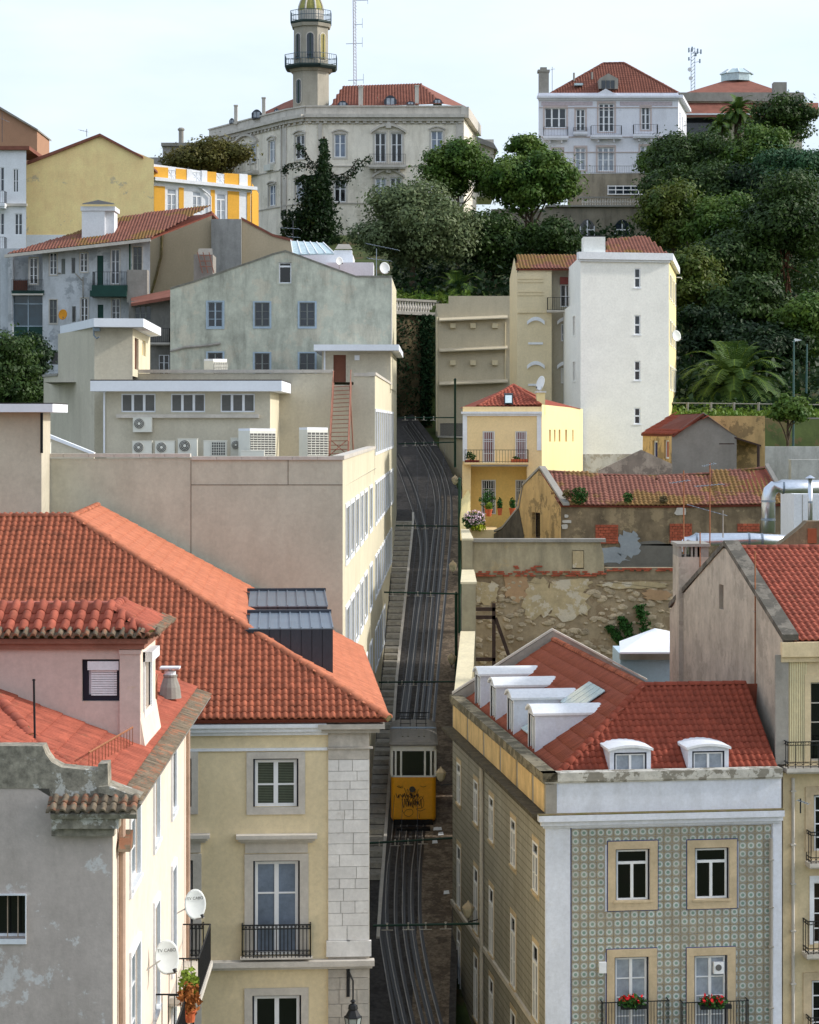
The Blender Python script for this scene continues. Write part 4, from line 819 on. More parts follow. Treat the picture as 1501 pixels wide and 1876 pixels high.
# satellite dishes on the sunlit wall
def dish(name, c, r, face, lb, txt=None, arm=None, col=None, tall=1.25):
    """offset dish: c centre, face = pointing direction"""
    c = V(c); f = V(face).normalized(); s = V((0, 0, 1)).cross(f).normalized(); u_ = f.cross(s); rt = root(name, c, lb, 'satellite dish')
    mb = MB(); n = 20; rings = [(0, -.10), (.5, -.075), (.85, -.028), (1., 0)]
    vs_ = []
    for (q, z) in rings[1:]:
        for i in range(n): t = 2 * math.pi * i / n; vs_.append(c + s * r * q * math.cos(t) + u_ * r * tall * q * math.sin(t) + f * z * r * 2)
    c0 = c + f * rings[0][1] * r * 2; fs = [(n * 3, i, (i + 1) % n) for i in range(n)]
    for j in range(2): fs += [(j * n + i, j * n + n + i, j * n + n + (i + 1) % n, j * n + (i + 1) % n) for i in range(n)]
    vs_.append(c0); back = [p - f * .02 for p in vs_]; m_ = len(vs_); fs2 = [tuple(k + m_ for k in q)[::-1] for q in fs] + [(2 * n + i, 3 * n + 1 + 2 * n + i, 3 * n + 1 + 2 * n + (i + 1) % n, 2 * n + (i + 1) % n) for i in range(n)]
    mb.add(vs_ + back, fs + fs2); mb.build('reflector', col or M('dish_white', (222, 226, 224), rough=.4, var=.04), rt, smooth=True)
    k = MB(); h_ = c - u_ * r * tall * .85 + f * r * 1.0 + s * r * .5; k.tube([c - u_ * r * tall * .95, h_], .018, 5); k.build('feed_arm', m_conc, rt); k = MB(); k.tube([h_ - f * .05, h_ + (c - h_).normalized() * .12], .045, 8); k.build('feed_horn', m_iron, rt)
    if arm is not None:
        k = MB(); k.tube([c - f * .16, V(arm)], .02, 5); k.tube([c - f * .16 - u_ * .15, c - f * .16 + u_ * .15], .03, 5); k.build('wall_arm', m_conc, rt)
    if txt:
        cu = bpy.data.curves.new('lettering', 'FONT'); cu.body = txt; cu.size = r * .36; cu.align_x = 'CENTER'; cu.materials.append(m_iron)
        tmp = bpy.data.objects.new('tmp', cu); COL.objects.link(tmp); bpy.context.view_layer.update()
        me = bpy.data.meshes.new_from_object(tmp); bpy.data.objects.remove(tmp)
        o = bpy.data.objects.new('lettering', me); COL.objects.link(o); m = Matrix((s, u_, f)).transposed().to_4x4(); m.translation = c + u_ * r * .42 - f * r * .01 - wo(rt); o.parent = rt; o.matrix_local = m
    return rt
d1 = P(358, 1657, 57.5); dish('satellite_dish', d1, .29, (.35, -1, .16), 'white satellite dish with lettering, upper of two beside the yellow facade', 'TV CABO', (pAs.at(13.2, d1.z - .2, 0)), tall=1.38)
d1 = P(306, 1754, 50.8); dish('satellite_dish', d1, .29, (.35, -1, .16), 'white satellite dish with lettering, lower of two on the sunlit pink wall', 'TV CABO', (pAs.at(6.4, d1.z - .2, 0)), tall=1.38)
# balconies with pots
def potplant(name, c, r, h, lb, potc, nleaf=160, leafm=None, seed=1, spread=.3, tallp=.4):
    rt = root(name, c, lb, 'potted plant'); k = MB(); k.lathe(c, [(r * .7, 0), (r, h), (r * 1.08, h), (r * 1.08, h * .85), (r * .9, h * .85)], 12); k.build('pot', potc, rt)
    v, f = leafcloud(nleaf, V(c) + V((0, 0, h + tallp * .6)), (spread, spread, tallp), .075, seed); mesh_np('foliage', v, f, leafm or m_leafg, rt); return rt
m_terra = M('terracotta', (196, 100, 62), var=.12, sc_=5)
for (u0, u1, zt_) in ((11.6, 15.4, ZP(1716, 58)), (5.2, 8.4, ZP(1851, 51))):
    balcony(A, pAs, 0, 0, 0, 0, .75, 22, m_stone, m_iron, uvr=(u0, u1, zt_ - 1.0, zt_))
m_leafy = M('leaf_yellowgreen', (120, 140, 48), var=.35, sc_=7); m_leafr = M('leaf_rusty', (150, 92, 44), var=.35, sc_=7)
q = pAs.at(8.0, ZP(1851, 51) - .55, .86); potplant('flower_pot', q, .15, .3, 'terracotta pot with yellow-green leaves hung outside the lower balcony rail', m_terra, 260, m_leafr, 4, .28, .42)
q = pAs.at(8.3, ZP(1851, 51) - .15, .8); potplant('flower_pot', q, .12, .22, 'leafy pot above the terracotta one on the pink house balcony', m_terra, 240, m_leafy, 5, .25, .4)
q = pAs.at(6.6, ZP(1851, 51) - .95, .4); potplant('flower_pot', q, .14, .28, 'dark red pot with small green plant inside the lower balcony', M('pot_red', (130, 30, 26)), 160, m_leafg, 6, .22, .25)
q = pAs.at(5.5, ZP(1851, 51) - .95, .3); potplant('flower_pot', q, .14, .28, 'bushy green pot plant at the near end of the lower balcony', m_terra, 220, m_leafy, 7, .25, .3)
# ================================================================ C: cream office block
DC = 86.5; xC = XP(628, DC); slC = .0196
C_ = root('office_block', (xC, DC, ZR(90)), 'long cream office block with flat roofs, air conditioning terrace and rows of street windows', 'building')
m_bg = M('beige_render', (196, 189, 170), var=.06, sc_=.5, patch=.16, c3=(160, 152, 134), psc=.3, pth=.55, streak=.26, c2=(140, 128, 110), bump=.1)
m_bgl = M('cream_side_render', (208, 201, 176), var=.06, sc_=.6, patch=.15, c3=(180, 170, 140), psc=.35, pth=.56, streak=.28, c2=(170, 154, 116), bump=.1)  # brighter copy of the beige for sun-facing sides, sunlight put into the colour
m_slab = M('white_slab', (226, 230, 236), var=.03, streak=.08, c2=(160, 160, 160))
pC = Pl((0, DC, 0)); pCs = Pl((xC, DC, 0), (slC, 1)); zt = ZP(838, DC) - .0; zb_ = ZR(86) - 2
wall(C_, pC, [(-240, 1700), (628, 1700), (628, 840), (-240, 840)], M('beige_front', (188, 187, 170), var=.1, sc_=.7, patch=.2, c3=(160, 154, 138), psc=.35, pth=.55, streak=.3, c2=(136, 128, 112), bump=.12))
for x in (350, 528): pb(C_, pC, 'wall_joint', M('joint_shadow', (120, 110, 96)), x - .6, 843 if x < 400 else 842, x + .6, 1500 if x < 400 else 889, -.02, .012)
pb(C_, pC, 'wall_joint', MATS['joint_shadow'], 351, 887.5, 628, 889, -.02, .010)
for x0, x1, y in ((70, 349, 831), (351, 628.5, 836)):
    n = 6
    for i in range(n):
        a, b = x0 + (x1 - x0) * i / n, x0 + (x1 - x0) * (i + 1) / n; k = MB(); pC.pbox(k, a + .3, y, b - .3, y + 6.5, -.4, .08); k.build('coping_stone', m_stone, C_)
# street side with window bays
def CU(x): return pCs.uv(x, 800)[0]
rowsC = [(CZ - 3.45, CZ - 5.65), (CZ - 7.62, CZ - 9.8), (CZ - 11.8, CZ - 13.9)]
colsC = [(633, 639.5), (642, 648), (651, 656.5), (659.5, 664.5), (667.5, 672.5), (677, 681.5)]
x = 686.8
ub0 = CU(686.8); ub1 = CU(720.5); nb = 10
bays = [(CU(a), CU(b)) for a, b in colsC] + [(ub0 + (ub1 - ub0) * (i + .1) / nb, ub0 + (ub1 - ub0) * (i + .78) / nb) for i in range(nb)]
for (z1_, z0_) in rowsC:
    for (a, b) in bays:
        if z0_ < ZR(DC + a) + .5: continue
        window(C_, pCs, 0, 0, 0, 0, m_slab, m_gcurt if random.random() < .5 else m_gmid, 1, (), .1, uvr=(a, b, z0_, z1_), sur=(.12, .16, .12, .16), surm=m_slab, depth=.12, panes=False)
for (a, b) in bays[6:]:
    window(C_, pCs, 0, 0, 0, 0, m_slab, m_gmid, 1, (), .1, uvr=(a, b, ZP(829, 123), ZP(754, 123)), sur=(.12, .16, .12, .16), surm=m_slab, depth=.12, panes=False)
uUp = CU(687); uEnd = CU(717); uFar = 84.0; zU = ZP(687, 122.5); zLow = ZP(842, DC)
wall(C_, pCs, [(0, zb_), (uFar, zb_ + 12), (uFar, ZP(702, 152)), (uEnd, ZP(702, 152)), (uEnd, zU), (uUp, zU), (uUp, zLow), (0, zLow)], m_bgl, uvs=True, depth=.14)
k = MB(); pCs.box(k, -.05, uUp - .02, zLow, zLow + .16, -.4, .06); pCs.box(k, uUp - .3, uEnd, zU, zU + .16, -.4, .06); k.build('coping', m_stone, C_)
k = MB(); k.add([(-22, DC, zLow - 1.1), (xC, DC, zLow - 1.1), (XP(690, 123), 123, zLow - 1.1), (-22, 123, zLow - 1.1)], [(0, 1, 2, 3)]); k.build('terrace', m_conc, C_)
# upper block
DU = 122.0; pU = Pl((0, DU, 0))
wall(C_, pU, [(228, 870), (610, 870), (610, 684), (228, 684)], m_bg)
wall(C_, pU, [(648, 870), (687, 870), (687, 690), (648, 690)], m_bg)
wall(C_, pU, [(610, 870), (648, 870), (648, 705), (610, 705)], m_bg)
for x0, x1, y in ((228, 610, 677), (648, 688, 683)):
    n = max(1, int((x1 - x0) / 48))
    for i in range(n): k = MB(); pU.pbox(k, x0 + (x1 - x0) * i / n + .2, y, x0 + (x1 - x0) * (i + 1) / n - .2, y + 6, -.4, .08); k.build('coping_stone', m_stone, C_)
k = MB(); zrf = ZP(700, 122); k.add([(XP(80, 122), 122.05, zrf), (XP(687, 122), 122.05, zrf), (XP(716, 170), 170, zrf), (XP(80, 150), 170, zrf)], [(0, 1, 2, 3)]); k.build('flat_roof', m_conc, C_)
# annex with window band
DX = 114.0; pX = Pl((0, DX, 0))
for x0, x1 in ((222, 285), (313, 376), (404, 467)):
    window(C_, pX, x0, 721, x1, 755, m_slab, M('frosted_glass', (98, 98, 96), rough=.3), 3, (), .07, mull=.13, depth=.14)
wall(C_, pX, [(195, 875), (495, 875), (495, 716), (195, 716)], m_bg)
pb(C_, pX, 'window_ledge', m_stone, 214, 759, 475, 765.5, 0, .25)
k = MB(); a = P(495, 870, DX); b = P(495, 716, DX); k.quad(a, (a.x, DU, a.z), (b.x, DU, b.z), b); a = P(195, 870, DX); b = P(195, 716, DX); k.quad(a, (a.x, DU, a.z), (b.x, DU, b.z), b); k.build('wall', m_bgl, C_)
k = MB(); k.box(XP(170, DX), XP(518, DX), DX - .9, DU + .3, ZP(717, DX), ZP(698, DX)); k.build('roof_slab', m_slab, C_)
k = MB(); k.box(XP(170, DX), XP(518, DX), DX - .88, DU + .3, ZP(697.8, DX), ZP(696, DX)); k.build('slab_edge', M('bitumen', (60, 58, 58)), C_)
k = MB(); k.tube([P(191, 718, DX - .3), P(191, 830, DX - .3)], .05, 6); k.build('downpipe', m_slab, C_)
# penthouse at the left
pc = V((XP(173, 118), 118, 0)); pr = V((XP(243, 118.4), 118.4, 0)); pfar = V((XP(80, 130), 130, 0)); rfar = V((XP(275, 131), 131, 0)); lfar = V((XP(120, 126.5), 126.5, 0))
pPf = Pl(pc, (pr - pc)[:2]); pPl = Pl(pfar, (pc - pfar)[:2]); pPr = Pl(pr, (rfar - pr)[:2])
window(C_, pPr, 261, 623, 267, 651, m_slab, M('yellow_blind', (206, 168, 30)), 1, (), .06, panes=False)
window(C_, pPr, 247, 618, 254, 676, M('brown_door', (112, 72, 56), var=.1), MATS['brown_door'], 1, (), .06, name='door', panes=False)
Wd = (pr - pc).length; zp0 = ZP(870, 118); zp1 = ZP(600, 118)
wall(C_, pPf, [(0, zp0), (Wd, zp0), (Wd, zp1), (0, zp1)], m_bg, uvs=True)
wl = (pc - pfar).length; uk = (lfar - pfar).dot(pPl.u); zl_ = ZP(690, 129)
wall(C_, pPl, [(0, zp0), (wl, zp0), (wl, zp1), (uk, zp1), (uk, zl_), (0, zl_)], m_bg, uvs=True)
wr = (rfar - pr).length; wall(C_, pPr, [(0, ZP(690, 120)), (wr, ZP(690, 120)), (wr, zp1), (0, zp1)], m_bgl, uvs=True)
k = MB(); k.prism([V((XP(110, 126.5), 126.5, zp1)), V((XP(172, 117), 117, zp1)), V((XP(263, 117.4), 117.4, zp1)), V((XP(295, 129), 129, zp1)), V((XP(250, 133), 133, zp1))], (0, 0, .46)); k.build('roof_slab', m_slab, C_)
k = MB(); pPl.box(k, 0, uk, zl_, zl_ + .14, -.3, .08); k.build('coping', m_conc, C_)
k = MB(); k.tube([P(172, 607, 117.6), P(172, 614, 117.6), P(177, 620, 117.4), P(182, 617, 117.2)], .045, 6); k.box(XP(172, 117.7), XP(184, 117.7), 117.3, 117.8, ZP(607, 117.7), ZP(599, 117.7)); tag(k.build('floodlight', M('grey_metal', (128, 140, 150), rough=.4, metal=.3)), 'grey floodlight with curled bracket on the penthouse corner', 'floodlight')
# near-left tower piece of the office block
k = MB(); k.box(-22, XP(76, 84.5), 84.5, 86.6, zb_, ZP(755, 84.5)); k.build('wall', m_bg, C_)
k = MB(); k.box(-22, XP(98, 83.9), 83.7, 87.4, ZP(755, 84), ZP(740, 84)); k.build('roof_slab', m_slab, C_)
k = MB(); k.box(-22, XP(98, 83.9), 83.72, 87.4, ZP(739.8, 84), ZP(738, 84)); k.build('slab_edge', MATS['bitumen'], C_)
for x in (79, 81.5): k = MB(); k.tube([P(x - 4, 756, 84.3), P(x - 4, 830, 84.3)], .03, 5); k.build('cable', m_iron, C_)
k = MB(); k.prism([P(75, 790, 104), P(172, 829, 104), P(172, 834, 104), P(75, 797, 104)], (0, .5, 0)); k.build('stair_coping', m_slab, C_); k = MB(); k.prism([P(75, 795, 104.1), P(172, 833, 104.1), P(172, 850, 104.1), P(75, 850, 104.1)], (0, .3, 0)); k.build('wall', m_bg, C_)
# stair house
DH = 152.0; pH = Pl((0, DH, 0))
window(C_, pH, 611, 650, 634, 700, M('brown_door', (112, 72, 56)), MATS['brown_door'], 1, (), .08, name='door', panes=False, depth=.1)
wall(C_, pH, [(590, 720), (716, 720), (716, 640), (590, 640)], m_bg)
k = MB(); a, b = P(716, 712, DH), P(716, 640, DH); c, d = P(727, 712, 168), P(727, 645, 168); k.quad(a, (c.x, 168, a.z), (c.x, 168, b.z), b); k.build('wall', m_bgl, C_)
k = MB(); k.hexa([P(575, 642, 150.5), P(731, 642, 150.5), V((XP(739, 168), 168, ZP(642, 150.5))), V((XP(575, 150), 168, ZP(642, 150.5))), P(575, 631, 150.5), P(731, 631, 150.5), V((XP(739, 168), 168, ZP(631, 150.5))), V((XP(575, 150), 168, ZP(631, 150.5)))]); k.build('roof_slab', m_slab, C_)
pb(C_, pH, 'wall_panel', m_bg, 638, 648, 710, 700, 0, .04); pb(C_, pH, 'wall_lamp', m_slab, 650, 651, 659, 660, .04, .3)
k = MB(); k.tube([P(595, 642, 151.7), P(595, 678, 151.7)], .06, 6); k.build('downpipe', m_slab, C_)
# fire stairs
fs_ = root('fire_stairs', P(626, 838, 119), 'rust-brown steel stairs leading from the air conditioning terrace up to the brown door', 'stairs')
m_rs = M('rust_steel', (150, 104, 86), rough=.7, var=.25, sc_=3)
b0, b1, t0, t1 = P(603.5, 836, 117.5), P(638, 836, 117.5), P(611, 706, 121.8), P(643, 704, 121.8)
for a, b in ((b0, t0), (b1, t1)):
    k = MB(); k.hexa([a + V((-.05, 0, -.15)), a + V((.05, 0, -.15)), b + V((.05, 0, -.15)), b + V((-.05, 0, -.15)), a + V((-.05, 0, .15)), a + V((.05, 0, .15)), b + V((.05, 0, .15)), b + V((-.05, 0, .15))]); k.build('stringer', m_rs, fs_)
    k = MB(); k.tube([a + V((0, 0, .8)), b + V((0, 0, .8)), b + V((0, .5, .8))], .03, 5)
    for i in range(5): q = a.lerp(b, i / 4); k.tube([q, q + V((0, 0, .8))], .02, 4)
    k.build('handrail', m_rs, fs_)
for i in range(17):
    t = (i + .5) / 17; a, b = b0.lerp(t0, t), b1.lerp(t1, t); k = MB(); k.hexa([a + V((0, -.12, 0)), b + V((0, -.12, 0)), b + V((0, .1, 0)), a + V((0, .1, 0)), a + V((0, -.12, .045)), b + V((0, -.12, .045)), b + V((0, .1, .045)), a + V((0, .1, .045))]); k.build('tread', m_rs, fs_)
k = MB(); k.tube([P(604, 834, 117.6), P(636, 806, 118.4)], .025, 4); k.tube([P(638, 834, 117.6), P(606, 806, 118.4)], .025, 4); k.tube([P(641, 706, 121.7), P(648, 836, 121.7)], .04, 5); k.build('cross_brace', m_rs, fs_)
# air conditioners on the terrace
m_acw = M('ac_casing', (216, 216, 206), rough=.5, var=.04, streak=.15, c2=(150, 146, 136)); m_grl = M('ac_grille', (84, 84, 82), rough=.5)
def acunit(x0, y0, x1, y1, D_, fx, fy, fr, lb, dp=.5):
    rt = root('air_conditioner', P((x0 + x1) / 2, y1, D_), lb, 'air conditioner', 'outdoor air conditioning units on the office terrace')
    k = MB(); a, b = P(x0, y1, D_), P(x1, y0, D_); k.box(a.x, b.x, D_, D_ + dp, a.z, b.z); k.box(a.x - .02, b.x + .02, D_ - .02, D_ + dp, b.z, b.z + .03); k.build('casing', m_acw, rt)
    if fr:
        c = P(fx, fy, D_ - .01); r = fr * D_ / F; k = MB(); k.tube([c, c - V((0, .02, 0))], r, 20); g = k.build('fan_grille', m_grl, rt)
        k = MB(); k.tube([c - V((0, .02, 0)), c - V((0, .035, 0))], r * .28, 12)
        for q in (.5, .75, .98): k.tube([c + V((r * q * math.cos(t), -.03, r * q * math.sin(t))) for t in np.linspace(0, 2 * math.pi, 17)], .012, 3, cap=False)
        k.build('fan_guard', m_acw, g)
    return rt
acunit(243.5, 765.5, 278, 791.5, 113.5, 255, 776, 9.5, 'white air conditioner mounted on the wall below the window ledge', .45)
acunit(242.5, 808.5, 278, 838, 112, 254, 819.5, 9.5, 'white air conditioner on the terrace, directly under the wall-mounted one')
acunit(284, 808.5, 320, 838, 112, 296, 819.5, 9.5, 'second standing air conditioner from the penthouse, with dark fan')
acunit(326, 804.5, 361, 838, 112, 338.5, 816.5, 10.5, 'taller terrace air conditioner with large fan beside the open grille unit')
acunit(422.5, 803, 440, 838, 112.4, 432, 815, 8, 'air conditioner half hidden by the big ribbed cooling cabinet')
u_ = acunit(373, 808, 415, 838, 111.5, 0, 0, 0, 'air conditioner with a wide open square grille')
k = MB(); a, b = P(388, 834, 111.48), P(413, 810, 111.48); k.box(a.x, b.x, 111.46, 111.5, a.z, b.z); g = k.build('grille', m_grl, u_)
k = MB()
for i in range(6): z = a.z + (b.z - a.z) * i / 5; k.box(a.x, b.x, 111.43, 111.46, z - .012, z + .012)
for i in range(7): x = a.x + (b.x - a.x) * i / 6; k.box(x - .012, x + .012, 111.425, 111.455, a.z, b.z)
k.build('guard', m_acw, g)
def cabinet(x0, xm, x1, y0, y1, D_, lb, n=7, turn=.6):
    rt = root('cooling_cabinet', P(xm, y1, D_), lb, 'cooling cabinet'); a, m_, b = P(x0, y1, D_ + .6), P(xm, y1, D_), P(x1, y1, D_ + turn * 2); h = (y1 - y0) * D_ / F
    k = MB(); bk = a + b - m_; k.hexa([a, m_, b, bk] + [q + V((0, 0, h)) for q in (a, m_, b, bk)]); k.build('casing', m_acw, rt)
    nrm = V(((b - m_).y, -(b - m_).x, 0)).normalized()
    for i in range(n):
        p0, p1 = m_.lerp(b, (i + .12) / n), m_.lerp(b, (i + .88) / n); k = MB(); k.hexa([p0 + V((0, 0, h * .08)), p1 + V((0, 0, h * .08)), p1 - nrm * -.02 + V((0, 0, h * .08)), p0 + nrm * .02 + V((0, 0, h * .08)), p0 + V((0, 0, h * .9)), p1 + V((0, 0, h * .9)), p1 + nrm * .02 + V((0, 0, h * .9)), p0 + nrm * .02 + V((0, 0, h * .9))]); k.build('louvre', m_grl if i % 1 == 0 else m_acw, rt)
    k = MB()
    for i in range(9): z = h * (.1 + .088 * i); p0, p1 = m_ + nrm * .03, b + nrm * .03; k.tube([p0 + V((0, 0, z)), p1 + V((0, 0, z))], .022, 4)
    k.build('louvre_bars', m_acw, rt)
    k = MB(); k.hexa([q + V((0, 0, h)) for q in (a, m_, b, bk)] + [q + V((0, 0, h + .12)) for q in (a, m_, b, bk)]); k.build('top_cover', m_slab, rt)
cabinet(437, 458, 505, 789, 838, 111, 'big white ribbed cooling cabinet, nearer the annex windows')
cabinet(548, 563, 601, 787, 838, 113, 'white ribbed cooling cabinet standing next to the fire stairs', 5)
cabinet(374, 391, 416, 661, 690, 130, 'small ribbed cooling cabinet on the upper roof below the green gable', 6)
acunit(441, 826, 484, 839, 110.5, 0, 0, 0, 'low flat ventilation box at the foot of the big ribbed cooling cabinet', .4)
acunit(79, 812, 91, 838, 100, 85, 824, 4.5, 'narrow air conditioner beside the sloping white coping', .4)
# ================================================================ E: green-grey gable building
DE = 166.0; pE = Pl((0, DE, 0)); E = root('green_gable_house', P(515, 690, DE), 'long pale green house end with curved gable, peeling stucco and small windows', 'house')
m_grn = M('peeling_green_stucco', (184, 186, 170), var=.2, sc_=1.1, streak=.75, c2=(104, 104, 96), patch=.6, c3=(198, 190, 170), psc=.5, pth=.53, bump=.2)
m_bl = M('pale_blue_trim', (160, 176, 188), var=.1)
m_oldf = M('old_grey_frame', (120, 124, 120), var=.2)
for x0, y0, x1, y1, sh in ((381, 553, 408, 599, 1), (467, 554, 494, 598, 0), (549, 554, 577, 598, 0), (381, 646, 408, 700, 0), (467, 647, 494, 700, 0), (549, 647, 577, 700, 0)):
    window(E, pE, x0, y0, x1, y1, m_oldf if not sh else m_bl, m_gdark if random.random() < .6 else m_gmid, 2, (.33, .66), .07, sur=(.14, .1, .14, .16), surm=m_bl, depth=.12)
window(E, pE, 511, 480, 534, 519, m_frame, m_gdark, 1, (), .09, sur=(.12, .1, .12, .1), surm=m_grn, panes=False, transom=.8)
gab = [(312, 530), (356, 517), (417, 496), (464, 480), (500, 467), (523, 461), (543, 468), (602, 490), (630, 500), (652, 508), (718, 508)]
wall(E, pE, [(312, 760)] + gab + [(718, 760)], m_grn)
k = MB(); lo = [pE.hit(x, y, .06) for x, y in gab]; hi = [p + V((0, 0, .14)) for p in lo]; k.prism(hi + lo[::-1], (0, .35, 0)); k.build('coping', M('gable_coping', (120, 118, 108), var=.3, sc_=2), E)
k = MB(); 
bk = [V((p.x, p.y + 14, p.z)) for p in [pE.hit(x, y) for x, y in gab]]; fr = [pE.hit(x, y) for x, y in gab]
for i in range(len(gab) - 1): k.quad(fr[i], fr[i + 1], bk[i + 1], bk[i])
k.build('roof', m_tilefar, E)
k = MB(); a, b = pE.hit(718, 760), pE.hit(718, 508); k.quad(a, V((a.x + .25, 182, a.z)), V((b.x + .25, 182, b.z)), b); k.build('wall', m_bgl, E)
k = MB(); k.tube([pE.hit(717.5, 509, .08), pE.hit(717.5, 632, .08)], .05, 6); k.build('downpipe', m_stone, E)
k = MB(); k.tube([pE.hit(312, 643, .1), pE.hit(340, 636, .1), pE.hit(378, 633, .1), pE.hit(404, 629, .1)], .10, 6); k.build('stuccoed_pipe', m_conc, E)
# ================================================================ D: bluish white rear elevation at the left
DD = 176.0; pDd = Pl((0, DD, 0)); Dh = root('balcony_house', P(160, 690, DD), 'peeling blue-white rear of an old house with loggias and mossy low roof', 'house')
m_bw = M('peeling_bluewhite', (194, 198, 202), var=.1, sc_=.8, streak=.6, c2=(104, 108, 106), patch=.6, c3=(136, 142, 148), psc=.55, pth=.55, bump=.15)
m_dgreen = M('dark_green_wood', (24, 62, 54), rough=.6, var=.2); m_dkwin = GLASS('glass_loggia', (44, 66, 78))
for (x0, y0, x1, y1, c_, gm, fm) in ((91, 463, 104.5, 503, 2, m_gmid, m_frame), (112.5, 474, 119.5, 502, 1, m_oldf, m_oldf), (131, 472, 138, 501, 1, m_gdark, m_oldf), (147, 463, 160.5, 498, 2, m_gdark, m_frame), (91, 549, 104.5, 592, 2, m_gmid, m_oldf), (132, 561, 139, 590, 1, m_gdark, m_oldf), (148, 546, 161.5, 592, 2, m_gdark, m_frame), (178, 468, 189.5, 526, 1, m_dgreen, m_dgreen), (204, 457, 219, 520, 2, m_gmid, m_frame), (244, 452, 260, 496, 2, m_gdark, m_oldf), (179, 558, 189.5, 585, 1, m_dgreen, m_dgreen), (205, 547, 220, 585, 2, m_gmid, m_frame), (54, 472, 69, 520, 2, m_gdark, m_frame), (93, 644, 107, 668, 1, m_gdark, m_oldf)):
    window(Dh, pDd, x0, y0, x1, y1, fm, gm, c_, (.33, .66) if c_ > 1 else (), .06, depth=.12, sur=(.07, .07, .07, .1) if c_ > 1 else None, surm=m_stone, panes=c_ > 1 and fm is m_frame)
wall(Dh, pDd, [(78, 720), (275, 720), (275, 434), (78, 458)], m_bw, depth=.15)
pDl = Pl((0, DD + 1.0, 0)); wall(Dh, pDl, [(0, 720), (80, 720), (80, 455), (0, 455)], m_bw)
pb(Dh, pDd, 'pier', m_bw, 15, 462, 23, 700, -1, .0)
# glazed loggia
lg = MB(); pDd.pbox(lg, 23, 540, 80, 626, -.6, -.5); lg = lg.build('loggia_glass', m_dkwin, Dh)
k = MB()
for x in (23, 50, 80): pDd.pbox(k, x - .8, 540, x + .8, 626, -.55, -.42)
for y in (540, 556, 597, 626): pDd.pbox(k, 22, y - .8, 81, y + .8, -.56, -.43)
k.build('loggia_frame', m_bl, lg)
pb(Dh, pDd, 'loggia_beam', m_dgreen, 22, 532, 81, 540, -.6, .1); pb(Dh, pDd, 'loggia_panel', m_dgreen, 23.5, 598, 79.5, 625, -.5, -.45)
k = MB(); pDd.pbox(k, 22, 538, 80, 541, -1, .3); k = k.build('balcony', m_stone, Dh); railing(k, pDd, XP(22, DD), XP(80, DD), ZP(536, DD), ZP(513, DD), .3, 16, m_iron, sides=False)
pb(Dh, pDd, 'balcony_board', M('brown_board', (92, 58, 48)), 23, 513, 49, 535, -.4, -.3)
balcony(Dh, pDd, 174, 236, 500, 524, 1.3, 14, m_dgreen, m_iron, th=.5)
k = MB(); pDd.pbox(k, 170, 534, 236, 545, 0, 1.6); k.build('awning', m_dgreen, Dh)
pb(Dh, pDd, 'balcony_wall', m_conc, 236, 496, 273, 556, 0, 1.2)
k = MB(); k.tube([pDd.hit(238, 440, .6), pDd.hit(238, 500, .6)], .08, 6); k.build('post', m_green, Dh)
k = MB(); pDd.pbox(k, 107, 500, 112, 501, 0, .6); k.tube([pDd.hit(152, 507, .1), pDd.hit(152, 545, .1)], .05, 5); k.tube([pDd.hit(138, 501, .4), pDd.hit(152, 515, .1)], .05, 5); k.build('drain', m_conc, Dh)
# low mossy roof with eave sloping
e0, e1 = P(8, 466, 174.5), P(276, 436, 174.5); r0_, r1_ = P(30, 452, 180), P(390, 388, 186)
k = MB(); k.hexa([e0 + V((0, 0, -.25)), e1 + V((0, 0, -.25)), e1 + V((0, .3, -.25)), e0 + V((0, .3, -.25)), e0, e1, e1 + V((0, .3, 0)), e0 + V((0, .3, 0))]); k.build('eaves_board', m_stone, Dh)
sv = (P(200, 402, 183) - P(200, 446, 174.5))
tiled(Dh, e0, (e1 - e0), sv, [e0, e1, P(392, 390, 184), P(300, 399, 184), P(205, 408, 183), P(130, 437, 179)], .26, .42, m_tileold, m_deck, 0, .06)
k = MB(); k.box(XP(150, 177), XP(192, 177), 177, 179.5, ZP(440, 177), ZP(383, 177)); chm = k.build('chimney', m_white, Dh)
k = MB(); k.box(XP(148, 177), XP(211, 177), 176.9, 179.8, ZP(386, 177), ZP(378, 177)); k.box(XP(192, 177), XP(208, 177), 177.4, 179.4, ZP(440, 177), ZP(384, 177)); k.build('chimney_shoulder', m_white, chm)
k = MB(); a = [P(150, 374, 176.6), P(211, 374, 176.6), P(208, 372, 180.2), P(152, 372, 180.2)]; k.add(a + [P(180, 366, 178.5)], [(0, 1, 4), (1, 2, 4), (2, 3, 4), (3, 0, 4), (3, 2, 1, 0)]); k.build('chimney_cap', M('slate_cap', (70, 72, 72)), chm)
# lower block between balcony house and green gable
pDm = Pl((0, 171.5, 0)); Dm = root('narrow_house', P(290, 700, 171.5), 'narrow dark grey house squeezed between the balcony house and the green gable', 'house')
window(Dm, pDm, 247, 560, 277, 586, m_oldf, m_gmid, 3, (.5,), .06, depth=.1); window(Dm, pDm, 291, 650, 310, 690, m_frame, m_gdark, 2, (.33, .66), .06, depth=.1)
wall(Dm, pDm, [(236, 720), (314, 720), (314, 545), (236, 552)], M('sooty_wall', (132, 130, 124), var=.2, streak=.7, c2=(70, 68, 64)))
k = MB(); k.hexa([P(240, 561, 170.5), P(314, 549, 170.5), P(314, 549, 175), P(240, 561, 175), P(240, 556, 170.5), P(314, 543, 170.5), P(314, 530, 175), P(240, 545, 175)]); k.build('roof', m_tilefar, Dm)
balcony(Dm, pDm, 270, 312, 602, 628, .8, 12, m_stone, m_iron)
